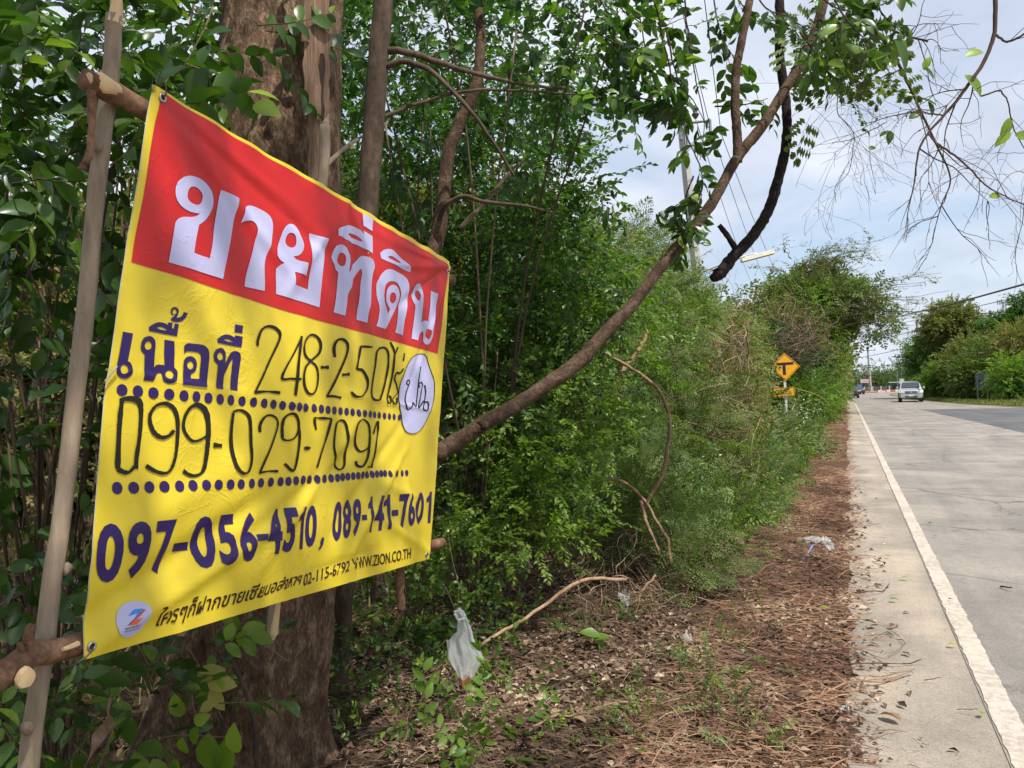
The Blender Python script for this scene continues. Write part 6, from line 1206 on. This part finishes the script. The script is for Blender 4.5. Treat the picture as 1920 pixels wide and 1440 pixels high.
p0, p1_ = gnd(1507, 1062), gnd(1525, 1036); a = Acc(); p0[2] = .055; p1_[2] = .07; a.add(*tube_arr(smooth_path([p0, p1_], 6), .0085, 10)); o = a.build('straw', 'straw', None, smooth=True); tag(o, 'bright blue plastic straw lying in the litter by the shoulder', 'straw')
bg_ = shrub('white_flowers', 'cluster of pale blossoms in the green growth near the sign post', 'flowers', np.array([-1.5, 24.5]), [W(-1.35, 24.3, .75, (.35, .5, .35))], 'mid_small', 'leaf_frond', 690, 5, 3, .12, 1.6, 0, (.6, .2), 2, .006)
MT['petal'] = simple_mat('pale petals', (.72, .74, .70), .6, .1, 10)
rg = np.random.default_rng(691); a = Acc(); V, T = LT['mid']
for _ in range(70): a.add(np.array([-1.15, 24.0, .8])+rg.normal(size=3)*[.22, .3, .22]+(V@frame_from(rg.normal(size=3), rg.normal(size=3)).T)*.07, T, .5)
a.build('petals', 'petal', bg_[0], kind='stuff')

# ------------------------------------------------------------------ road sign
MT['sign_yellow'] = simple_mat('orange yellow sign sheet', (.90, .42, .01), .45, .06, 3); MT['sign_black'] = simple_mat('black sign print', (.012, .012, .012), .5); MT['white_post'] = simple_mat('white painted post', (.68, .67, .64), .6, .12, 5); MT['steel'] = simple_mat('grey steel', (.30, .31, .31), .5, .2, 8, 0, .5)
DS = 29.0; pbase = at(1475, 800, DS); top = at(1466, 668, DS); up = (top-at(1475, 806, DS)); up /= np.linalg.norm(up)
sign = empty('road_sign', (float(pbase[0]), float(pbase[1]), 0), 'yellow diamond side road warning sign with a 250 metre plate on a leaning white post', 'road sign')
sx = np.array([.985, .17, 0]); sx -= up*(sx@up); sx /= np.linalg.norm(sx); sn = np.cross(sx, up); sn = sn if sn[1] < 0 else -sn
foot = pbase+(-up)*(pbase[2]/up[2]); ctr = at(1472, 688, DS); pc = at(1469.5, 735, DS)
def obb(c, a, b, n_, sa, sb, sn_): 
    V = [c+a*sa/2*i+b*sb/2*j+n_*sn_/2*k for i in (-1, 1) for j in (-1, 1) for k in (-1, 1)]; return V, [(0, 1, 3), (0, 3, 2), (4, 6, 7), (4, 7, 5), (0, 4, 5), (0, 5, 1), (2, 3, 7), (2, 7, 6), (0, 2, 6), (0, 6, 4), (1, 5, 7), (1, 7, 3)]
a = Acc(); h0 = foot-up*.2; h1 = ctr+up*.45-sn*.035; a.add(*obb((h0+h1)/2-sn*.02, sx, up, sn, .085, np.linalg.norm(h1-h0), .05)); a.build('post', 'white_post', sign)
dgx = (sx+up)/math.sqrt(2); dgy = (up-sx)/math.sqrt(2); q2 = .75
a = Acc(); a.add(*obb(ctr+sn*.02, dgx, dgy, sn, q2, q2, .006)); pl_s = a.build('diamond_plate', 'sign_yellow', sign)
def strips(par, c, rects, off, mat, name, ax=sx, ay=up):
    a = Acc()
    for (x0, y0, x1, y1, w) in rects:
        p0, p1 = c+ax*x0+ay*y0+sn*off, c+ax*x1+ay*y1+sn*off; d = (p1-p0)/np.linalg.norm(p1-p0); a.add(*obb((p0+p1)/2, d, np.cross(sn, d), sn, np.linalg.norm(p1-p0), w, .002))
    return a.build(name, mat, par)
e_ = .345
strips(pl_s, ctr, [(-e_, -e_, e_, -e_, .018), (-e_, e_, e_, e_, .018), (-e_, -e_, -e_, e_, .018), (e_, -e_, e_, e_, .018)], .0255, 'sign_black', 'border', dgx, dgy)
strips(pl_s, ctr, [(-.30, .12, .30, .12, .10)], .0255, 'sign_black', 'crossbar'); strips(pl_s, ctr, [(-.04, .065, -.04, -.30, .11)], .0255, 'sign_black', 'stem_bar')
a = Acc(); a.add(*obb(pc+sn*.02, sx, up, sn, .76, .34, .006)); pp = a.build('distance_plate', 'sign_yellow', sign)
strips(pp, pc, [(-.36, -.155, .36, -.155, .012), (-.36, .155, .36, .155, .012), (-.36, -.15, -.36, .15, .012), (.36, -.15, .36, .15, .012)], .0255, 'sign_black', 'border')
for txt, x0, w_, h_, nm in (('250', -.27, .36, .19, 'number'), ('ม.', .14, .15, .11, 'unit')):
    V, F = glyph(txt, .03); lo, hi = V.min(0), V.max(0); Vn = (V-lo)/(hi-lo)
    poly_mesh(nm, [pc+sx*(x0+v[0]*w_)+up*(v[1]*h_-.085)+sn*.030-np.array(sign.location) for v in Vn], F, 'sign_black', None)
    o = bpy.context.scene.objects[-1] if False else [x for x in bpy.data.objects if x.name.split('.')[0] == nm][-1]; o.parent = pp; o.matrix_parent_inverse = Matrix(); o.location = Vector(np.array(sign.location)-WORG[pp.name])+Vector((0, 0, 0))
rgs_ = np.random.default_rng(700); P = [ctr+sx*rgs_.uniform(-.9, -.36)+up*rgs_.uniform(-.4, .35)+sn*rgs_.uniform(.05, .5) for _ in range(24)]
cs = empty('creeper', tuple(np.array(P[0])*[1, 1, 0]), 'feathery creeper covering the left half of the diamond sign', 'creeper')
foliage(cs, P, rgs_.normal(size=(len(P), 3)), 'frond_mid', 'leaf_frond', rgs_, .8, (.45, .2), 0)
st_pts = [np.array([x, y, z]) for x, y, z in [(ctr[0]-.9, ctr[1]-.3, 0), (ctr[0]-.75, ctr[1]-.3, 1.2), (ctr[0]-.5, ctr[1]-.25, 2.2)]]; a = Acc(); branch(a, st_pts, .02, .008, 6, 12); a.build('stem', 'twig', cs)

# ------------------------------------------------------------------ utility poles, wires, lamp, mast
MT['concrete'] = simple_mat('weathered concrete pole', (.36, .35, .33), .85, .18, 3, .2); MT['dark_steel'] = simple_mat('dark steel arm', (.06, .06, .06), .6, .2, 8); MT['wirem'] = simple_mat('black cable', (.03, .03, .035), .6, .1, 5); MT['lamp'] = simple_mat('pale lamp housing', (.62, .60, .48), .5, .1, 5); MT['white_paint'] = simple_mat('white paint', (.72, .72, .70), .6, .1, 5)
def util_pole(label, base, topp, r, arms=((0, 2.2),), mat='concrete', ins=3, name='utility_pole', along=None):
    e = empty(name, (float(base[0]), float(base[1]), 0), label, 'utility pole', 'utility poles'); b0 = np.array([base[0], base[1], -.3]); tp = np.asarray(topp, float)
    a = Acc(); sides = 4 if mat == 'concrete' else 8; a.add(*tube_arr([b0, tp], [r*1.25, r*.85], sides)); a.build('shaft', mat, e)
    ends = []; ax = np.array([1, .12, 0.]) if along is None else np.asarray(along, float); ax /= np.linalg.norm(ax)
    for dz, L in arms:
        c = tp+np.array([0, -.14, -.25+dz]); a = Acc(); V_, T_ = obb(c, ax, np.array([0, 0, 1.]), np.cross(ax, [0, 0, 1.]), L, .12, .10); a.add(V_, T_); ar = a.build('crossarm', 'dark_steel', e)
        for i in range(ins):
            t = (-.46+.92*i/(ins-1)) if ins > 1 else .4; p = c+ax*L*t+np.array([0, 0, .06]); a = Acc(); a.add(*tube_arr([p, p+[0, 0, .08], p+[0, 0, .16], p+[0, 0, .24], p+[0, 0, .3]], [.03, .085, .05, .08, .03], 8)); a.build('insulator', 'dark_steel', ar); ends.append(p+np.array([0, 0, .3]))
    return e, ends
b = at(1293, 225, 24); p1e, en1 = util_pole('grey concrete utility pole with a square bracket, half hidden by the overhanging leaves', (b[0]+.45, b[1]+.1), at(1277, 225, 24), .15, ((-.05, .05),), ins=1)
a = Acc(); tp = at(1281, 232, 24)
for (x0, y0, x1, y1) in ((1281, 232, 1330, 226), (1284, 276, 1332, 264), (1331, 224, 1333, 266), (1287, 234, 1289, 276)):
    q0, q1 = at(x0, y0, 23.8), at(x1, y1, 23.8); a.add(*tube_arr([q0, q1], .045, 4))
br = a.build('bracket', 'steel', p1e)
a = Acc(); q = at(1304, 222, 23.8); a.add(*tube_arr([q, q+[0, 0, .12], q+[0, 0, .2], q+[0, 0, .3], q+[0, 0, .4]], [.05, .12, .06, .11, .04], 8)); a.build('insulator', 'dark_steel', br)
a = Acc(); q0, q1 = at(1271, 185, 23.9), at(1277, 262, 23.9); a.add(*tube_arr([q0, q1], .055, 6)); a.build('riser_pipe', 'steel', p1e)
b = at(1441, 560, 61); p2e, en2 = util_pole('distant concrete pole with three insulators on one long crossarm above the bank', (b[0], b[1]), at(1436, 528, 61), .14, ((-.1, 2.4),), ins=3)
b = at(1632, 700, 165); p3e, en3 = util_pole('far tall pole at the junction left of the pickup', (b[0], b[1]), at(1627, 655, 165), .22, ((0, 3.0), (-3.2, 2.6)), ins=3)
b = at(1722, 690, 99); p4e, en4 = util_pole('pole standing behind the light green tree across the road', (b[0], b[1]), at(1719, 600, 99), .17, ((0, .4),), ins=1)
b = at(1857, 640, 88); p5e, en5 = util_pole('black utility pole with two crossarms above the trees on the right', (b[0], b[1]), at(1856, 583, 88), .16, ((0, 2.6), (-.9, 3.2)), 'dark_steel', ins=3)
b = at(1661, 730, 240); p6e, en6 = util_pole('small far pole beyond the junction above the pink billboard', (b[0], b[1]), at(1659, 700, 240), .2, ((0, 3.4),), ins=3)
b = at(1694, 730, 250); p7e, en7 = util_pole('tiny far pole just left of the pickup roof', (b[0], b[1]), at(1693, 702, 250), .2, ((0, 2.4),), ins=3)
def wire(label, pts, r, sag=0.0):
    P = [np.asarray(p, float) for p in pts]; Q = [P[0]]
    for p, q in zip(P[:-1], P[1:]):
        for t in np.linspace(0, 1, 15)[1:]: Q.append(p+(q-p)*t-np.array([0, 0, sag*np.linalg.norm(q-p)*4*t*(1-t)]))
    a = Acc(); a.add(*tube_arr(Q, r, 5, cap=False)); o = a.build('wire', 'wirem', None, smooth=True); tag(o, label, 'cable', 'overhead cables')
near = [at(1150, -260, 16), at(1215, -260, 16), at(1290, -260, 16)]
for k in range(3):
    wire(['left hand power wire over the bank', 'middle power wire over the bank', 'right hand power wire over the bank'][k], [near[k], at((1304, 1330, 1352)[k], (222, 232, 250)[k], 24), en2[k]], .012, .008)
    wire('power wire from the long crossarm to the far junction, %s strand' % ('left', 'middle', 'right')[k], [en2[k], en3[k]], .02, .006)
wire('thick twisted cable sloping down from the right edge of the frame', [at(1960, 522, 46), at(1800, 566, 66), at(1690, 592, 104)], .07, .0)
wire('thin cable just under the thick one', [at(1960, 545, 46), at(1830, 575, 66), at(1690, 606, 104)], .03, .0)
for k, (y0, y1, r_) in enumerate([(612, 640, .05), (640, 668, .05), (668, 690, .05), (694, 704, .06), (716, 724, .05)]):
    wire('cable crossing the sky over the junction, %s from the top' % ('first', 'second', 'third', 'fourth', 'fifth')[k], [at(1745, y0, 150), at(1627, y1, 165), at(1570, y1+8, 170)], r_, .01)
lamp = empty('street_lamp', tuple(at(1300, 700, 24)*np.array([1, 1, 0])), 'street lamp with a long pale head on an arm from the hidden pole', 'street lamp')
a = Acc(); branch(a, P3([(1299, 520, 24), (1340, 500, 24), (1405, 478, 24), (1420, 476, 24)]), .035, .03, 6, 12); a.build('arm', 'steel', lamp)
c0, c1 = at(1390, 489, 24), at(1451, 473, 24); dd = (c1-c0)/np.linalg.norm(c1-c0); nn = np.cross(dd, [0, 1, 0]); nn /= np.linalg.norm(nn)
a = Acc(); a.add(*obb((c0+c1)/2, dd, nn, np.cross(dd, nn), np.linalg.norm(c1-c0), .10, .22)); a.add(*obb((c0+c1)/2+np.array([0, 0, .055]), dd, nn, np.cross(dd, nn), np.linalg.norm(c1-c0)*.8, .06, .14)); a.build('lamp_head', 'lamp', lamp)
lamp2 = empty('street_lamp', tuple(at(1684, 735, 190)*np.array([1, 1, 0])), 'far street lamp with a white head left of the light green tree', 'street lamp')
a = Acc(); b0 = at(1684, 735, 190); b0[2] = 0; a.add(*tube_arr([b0, at(1681, 668, 190)], .09, 6)); a.build('pole', 'steel', lamp2); a = Acc(); a.add(*tube_arr([at(1681, 669, 190), at(1676, 667, 190), at(1672, 668, 190)], [.1, .35, .2], 8)); a.build('lamp_head', 'white_paint', lamp2, smooth=True)
# cell mast
mast = empty('antenna_mast', tuple(at(1882, 720, 380)*np.array([1, 1, 0])), 'grey lattice antenna mast on the skyline at far right', 'mast')
mb = at(1883, 720, 380); mb[2] = 0; mt_ = at(1882, 566, 380); a = Acc()
legs = [np.array([x, y, 0]) for x, y in ((-1, -1), (1, -1), (0, 1.2))]
for l in legs: a.add(*tube_arr([mb+l*1.6, mt_+l*.7], .16, 4))
for i in range(22):
    t0, t1 = i/22, (i+1)/22
    for j in range(3): p = mb+(mt_-mb)*t0+legs[j]*(1.6-.9*t0); q = mb+(mt_-mb)*t1+legs[(j+1) % 3]*(1.6-.9*t1); a.add(*tube_arr([p, q], .09, 3, cap=False))
a.build('lattice', 'steel', mast)
for dz in (0, -4.5):
    for k in range(6):
        an = k/6*6.28; p = mt_+np.array([2.6*math.cos(an), 2.6*math.sin(an), dz]); a = Acc(); a.add(*box_arr(p, (.5, .3, 2.4))); a.add(*tube_arr([mt_+[0, 0, dz], p], .09, 3)); a.build('antenna_panel', 'steel', mast)

# ------------------------------------------------------------------ vehicles
MT['car_silver'] = simple_mat('silver metallic paint', (.50, .52, .55), .28, .03, 2, 0, .45, .5, (1, 1, 1), .6); MT['car_dark'] = simple_mat('dark blue grey paint', (.05, .06, .075), .3, .05, 2, 0, .3, .5, (1, 1, 1), .6)
MT['car_glass'] = simple_mat('dark window glass', (.045, .055, .065), .25, .05, 2, 0, 0, .4); MT['tyre'] = simple_mat('black tyre', (.018, .018, .018), .85); MT['rim'] = simple_mat('alloy rim', (.4, .4, .41), .35, .05, 5, 0, .7); MT['trim'] = simple_mat('black plastic trim', (.02, .02, .022), .6)
MT['chrome'] = simple_mat('chrome', (.7, .7, .7), .15, .02, 5, 0, 1.); MT['headlight'] = simple_mat('headlight lens', (.75, .78, .62), .15, .05, 5); MT['taillight'] = simple_mat('red tail light', (.45, .02, .02), .3); MT['plate'] = simple_mat('number plate', (.7, .7, .68), .5)
def loft(rings, caps=True):
    """rings: equal-length closed loops"""
    n = len(rings[0]); V = [p for r in rings for p in r]; F = [(i*n+j, i*n+(j+1) % n, (i+1)*n+(j+1) % n, (i+1)*n+j) for i in range(len(rings)-1) for j in range(n)]
    if caps: F += [tuple(range(n))[::-1], tuple((len(rings)-1)*n+j for j in range(n))]
    return V, F
def ring(y, w, z0, z1, k=.18, tuck=0.0):
    """rounded cross-section at y: half width w, floor z0, top z1"""
    h = z1-z0; return [(-w*.88, y, z0), (w*.88, y, z0), (w, y, z0+h*.22), (w, y, z0+h*.62), (w*(1-tuck)-.02, y, z1-h*k*.4), (w*(1-tuck)-.12, y, z1), (-w*(1-tuck)+.12, y, z1), (-w*(1-tuck)+.02, y, z1-h*k*.4), (-w, y, z0+h*.62), (-w, y, z0+h*.22)]
def vehicle(name, label, cat, loc, rz, paint, kind):
    e = empty(name, loc, label, cat); e.rotation_euler = (0, 0, rz)
    def part(nm, V, F, mat, par=None, smooth=True, bevel=.02):
        me = bpy.data.meshes.new(nm); me.from_pydata([tuple(v) for v in V], [], [tuple(f) for f in F]); me.update(); me.materials.append(MT[mat])
        o = bpy.data.objects.new(nm, me); link(o, par or e)
        if bevel: b_ = o.modifiers.new('bevel', 'BEVEL'); b_.width = bevel; b_.segments = 2; b_.limit_method = 'ANGLE'
        if smooth:
            for p in me.polygons: p.use_smooth = True
        return o
    def bx(nm, c, s, mat, par=None, bevel=.01): V, T = box_arr(c, s); return part(nm, V, T, mat, par, False, bevel)
    if kind == 'pickup':   # faces -y, length 5.2
        L0 = -2.6; body = [ring(-2.58, .80, .42, .92), ring(-2.50, .90, .34, 1.02), ring(-1.9, .91, .30, 1.10), ring(-1.25, .91, .30, 1.16), ring(-.2, .91, .30, 1.12), ring(1.0, .91, .30, 1.12), ring(2.45, .90, .34, 1.14), ring(2.58, .86, .42, 1.10)]
        bo = part('body', *loft(body), paint, bevel=.03)
        cab = [ring(-1.28, .84, 1.10, 1.16, .2, .02), ring(-.55, .80, 1.10, 1.70, .2, .12), ring(.0, .80, 1.10, 1.76, .2, .13), ring(.7, .80, 1.10, 1.73, .2, .13), ring(1.05, .80, 1.10, 1.2, .2, .1)]
        ca = part('cab', *loft(cab), paint, bevel=.03)
        part('windscreen', [(-.72, -1.27, 1.235), (.72, -1.27, 1.235), (.60, -.66, 1.69), (-.60, -.66, 1.69)], [(0, 1, 2, 3)], 'car_glass', ca, False, 0)
        for s in (-1, 1):
            part('side_window', [(s*.83, -.92, 1.22), (s*.83, .72, 1.22), (s*.80, .55, 1.58), (s*.80, -.5, 1.58)], [(0, 1, 2, 3)], 'car_glass', ca, False, 0)
            m_ = bx('mirror', (s*1.02, -.85, 1.22), (.2, .12, .19), paint, None, .04)
            part('headlight', [(s*.48, -2.66, .78), (s*.90, -2.56, .80), (s*.92, -2.46, 1.0), (s*.52, -2.62, .97)], [(0, 1, 2, 3), (3, 2, 1, 0)], 'headlight', bo, False, 0)
            bx('fog_lamp', (s*.66, -2.605, .47), (.18, .04, .09), 'trim', bo, .01)
        gr = bx('grille', (0, -2.60, .84), (.86, .05, .20), 'trim', bo, .02); bx('grille_bar', (0, -2.635, .90), (.80, .02, .025), 'chrome', gr, 0); bx('grille_bar', (0, -2.635, .80), (.80, .02, .025), 'chrome', gr, 0)
        bx('badge', (0, -2.65, .85), (.12, .02, .12), 'chrome', gr, .01)
        bp_ = bx('bumper', (0, -2.62, .53), (1.6, .12, .26), paint, None, .05); bx('air_intake', (0, -2.69, .46), (.9, .02, .10), 'trim', bp_, 0); bx('number_plate', (0, -2.70, .56), (.36, .02, .14), 'plate', bp_, 0)
        wy, R_, wx = (-1.62, 1.45), .37, .80
    else:                  # saloon seen from behind, faces +y
        body = [ring(-2.2, .78, .34, .86), ring(-2.12, .87, .26, .95), ring(-1.3, .88, .22, .98), ring(0, .88, .22, .96), ring(1.2, .88, .22, .92), ring(2.1, .84, .26, .78), ring(2.2, .74, .34, .68)]
        bo = part('body', *loft(body), paint, bevel=.03)
        cab = [ring(-1.6, .76, .94, .98, .2, .03), ring(-.75, .72, .94, 1.40, .2, .12), ring(.1, .72, .94, 1.44, .2, .12), ring(1.05, .76, .90, .95, .2, .04)]
        ca = part('cab', *loft(cab), paint, bevel=.03); part('rear_window', [(-.64, -1.58, 1.03), (.64, -1.58, 1.03), (.54, -.82, 1.42), (-.54, -.82, 1.42)], [(0, 1, 2, 3)], 'car_glass', ca, False, 0)
        for s in (-1, 1):
            part('side_window', [(s*.745, -1.2, 1.0), (s*.745, .75, 1.0), (s*.66, .2, 1.36), (s*.66, -.75, 1.36)], [(0, 1, 2, 3)], 'car_glass', ca, False, 0); bx('tail_light', (s*.70, -2.19, .78), (.28, .05, .13), 'taillight', bo, .01)
        bx('bumper', (0, -2.2, .42), (1.5, .12, .2), 'trim', None, .03); bx('number_plate', (0, -2.24, .66), (.36, .02, .13), 'plate', bo, 0); wy, R_, wx = (-1.35, 1.3), .32, .76
    for y in wy:
        for s in (-1, 1):
            a = Acc(); c = np.array([s*wx, y, R_]); a.add(*tube_arr([c-[.13, 0, 0], c-[.10, 0, 0], c+[.10, 0, 0], c+[.13, 0, 0]], [R_*.9, R_, R_, R_*.9], 24)); w_ = a.build('wheel', 'tyre', e, origin=(0, 0, 0)); w_.location = (0, 0, 0)
            a = Acc(); a.add(*tube_arr([c+[s*.125, 0, 0], c+[s*.14, 0, 0]], [R_*.6, R_*.5], 16)); w2 = a.build('rim', 'rim', w_, origin=(0, 0, 0)); w2.location = (0, 0, 0)
            a = Acc(); a.add(*tube_arr([c-[.135, 0, 0], c+[.125, 0, 0]], [R_*1.13, R_*1.13], 20)); ar = a.build('wheel_arch', 'trim', e, origin=(0, 0, 0)); ar.location = (0, 0, 0)
    return e
vehicle('pickup_truck', 'silver double cab pickup truck driving towards the camera in the far lane', 'pickup truck', (5.05, 75.5, .008), math.radians(-2.5), 'car_silver', 'pickup')
vehicle('parked_car', 'dark saloon car seen from behind at the left road edge', 'car', (.45, 104, .008), 0, 'car_dark', 'saloon')
vehicle('parked_car', 'small dark car waiting at the junction beside the orange sign', 'car', (1.6, 148, .008), .2, 'car_dark', 'saloon')

# ------------------------------------------------------------------ junction in the distance
MT['kerb_white'] = simple_mat('white kerb paint', (.72, .70, .66), .7, .1, 4); MT['kerb_red'] = simple_mat('faded red kerb paint', (.5, .13, .08), .7, .1, 4); MT['board_pink'] = simple_mat('faded pink billboard', (.62, .42, .48), .6, .15, .6); MT['board_blue'] = simple_mat('blue sign', (.08, .16, .45), .5); MT['orange'] = simple_mat('orange barrier', (.62, .16, .05), .6, .2, 2)
MT['board_grey'] = simple_mat('slate grey board back', (.10, .125, .15), .5, .15, 2); MT['earth'] = simple_mat('bare orange earth', (.36, .20, .12), .9, .2, 1); MT['wall_grey'] = simple_mat('dark shed wall', (.10, .10, .105), .7, .2, 1); MT['wall_pale'] = simple_mat('pale wall', (.5, .5, .48), .7, .1, 1)
def at_g(x, D, z): q = at(x, 735, D); return np.array([q[0], q[1], z])
isl = empty('traffic_island', tuple(at_g(1625, 165, 0)), 'earth traffic island at the junction below the orange sign', 'traffic island')
c = at_g(1626, 165, .10); a = Acc(); a.add(*box_arr(c, (5.5, 16, .2), rotz(-.15))); a.build('earth', 'earth', isl)
for k in range(10):
    a = Acc(); p = c+rotz(-.15)@np.array([2.85, -7+k*1.55, .05]); a.add(*box_arr(p, (.2, 1.4, .3), rotz(-.15))); a.build('kerb_stone', 'kerb_white' if k % 2 else 'kerb_red', isl)
isr = empty('traffic_island', tuple(at_g(1678, 172, 0)), 'traffic island with white kerb blocks just left of the pickup', 'traffic island')
c = at_g(1680, 172, .1); a = Acc(); a.add(*box_arr(c, (6.5, 9, .2))); a.build('earth', 'earth', isr)
for k in range(9):
    a = Acc(); a.add(*box_arr(c+np.array([-3.4+k*.85, -4.6, .15]), (.74, .25, .45))); a.build('kerb_stone', 'kerb_white' if k % 2 == 0 else 'kerb_red', isr)
og = empty('barrier', tuple(at_g(1613, 158, 0)), 'orange triangular work barrier with a blue top at the junction', 'barrier')
g0 = at_g(1612.5, 158, 0); a = Acc(); V = [g0+np.array(v) for v in [(-.95, -.5, 0), (.95, -.5, 0), (.95, .5, 0), (-.95, .5, 0), (-.35, -.1, 1.2), (.35, -.1, 1.2), (.35, .1, 1.2), (-.35, .1, 1.2)]]
poly_mesh('orange_base', V, [(0, 1, 5, 4), (1, 2, 6, 5), (2, 3, 7, 6), (3, 0, 4, 7), (4, 5, 6, 7)], 'orange', og); a.add(*box_arr(g0+[0, 0, 1.5], (.9, .12, .55))); a.build('blue_panel', 'board_blue', og)
for k in range(3): a = Acc(); a.add(*box_arr(g0+[-.7+.7*k, -.7, .12], (.35, .3, .24))); a.build('white_block', 'kerb_white', og)
bb = empty('billboard', tuple(at_g(1622, 200, 0)), 'faded pink billboard on thin legs behind the orange barrier', 'billboard')
g0 = at_g(1622, 200, 0); a = Acc(); a.add(*box_arr(g0+[0, 0, 2.7], (2.0, .15, 1.0))); a.build('panel', 'board_pink', bb)
for s in (-.85, .85): a = Acc(); a.add(*box_arr(g0+[s, .12, 1.3], (.12, .12, 2.8))); a.build('leg', 'steel', bb)
sd_ = empty('shed', tuple(at_g(1686, 196, 0)), 'dark open shed with a flat roof left of the pickup', 'building')
g0 = at_g(1687, 196, 0); a = Acc(); a.add(*box_arr(g0+[0, 0, 1.0], (4.0, 5, 2.0))); a.build('wall', 'wall_grey', sd_); a = Acc(); a.add(*box_arr(g0+[0, 0, 2.15], (4.8, 6, .25))); a.build('roof', 'wall_pale', sd_)
for s in (-1.2, 0, 1.2): a = Acc(); a.add(*box_arr(g0+[s, -2.54, .9], (.9, .06, 1.1))); a.build('bay', 'trim', sd_)
fw = empty('wall', tuple(at_g(1645, 215, 0)), 'low grey wall across the end of the road', 'wall')
a = Acc(); a.add(*box_arr(at_g(1644, 215, .6), (11, .3, 1.2))); a.build('wall_face', 'wall_grey', fw)
for k in range(6): a = Acc(); a.add(*box_arr(at_g(1644, 214.7, .65)+np.array([-5.2+2.1*k, 0, 0]), (.3, .3, 1.4))); a.build('pier', 'wall_pale', fw)
sq = empty('sign_board', tuple(at_g(1692, 150, 0)), 'pale square sign seen edge on just left of the pickup cab', 'sign')
g0 = at_g(1691.5, 150, 0); a = Acc(); a.add(*box_arr(g0+[0, 0, 2.2], (.9, .06, .95))); a.build('panel', 'wall_pale', sq); a = Acc(); a.add(*box_arr(g0+[0, .08, 1.1], (.09, .09, 2.4))); a.build('post', 'steel', sq)
gb = empty('sign_board', tuple(at_g(1842, 72, 0)), 'slate grey board back half covered by bushes on the right verge', 'sign')
g0 = at(1842, 714, 62); g0 = np.array([g0[0], g0[1], 0]); a = Acc(); a.add(*box_arr(g0+[0, 0, 2.0], (1.0, .08, .62), rotz(-.3))); a.add(*box_arr(g0+[0, 0, 1.3], (1.0, .08, .62), rotz(-.3))); a.build('panel', 'board_grey', gb)
for s in (-.35, .35): a = Acc(); a.add(*box_arr(g0+np.array([s, .1, 1.0]), (.08, .08, 2.1))); a.build('post', 'steel', gb)
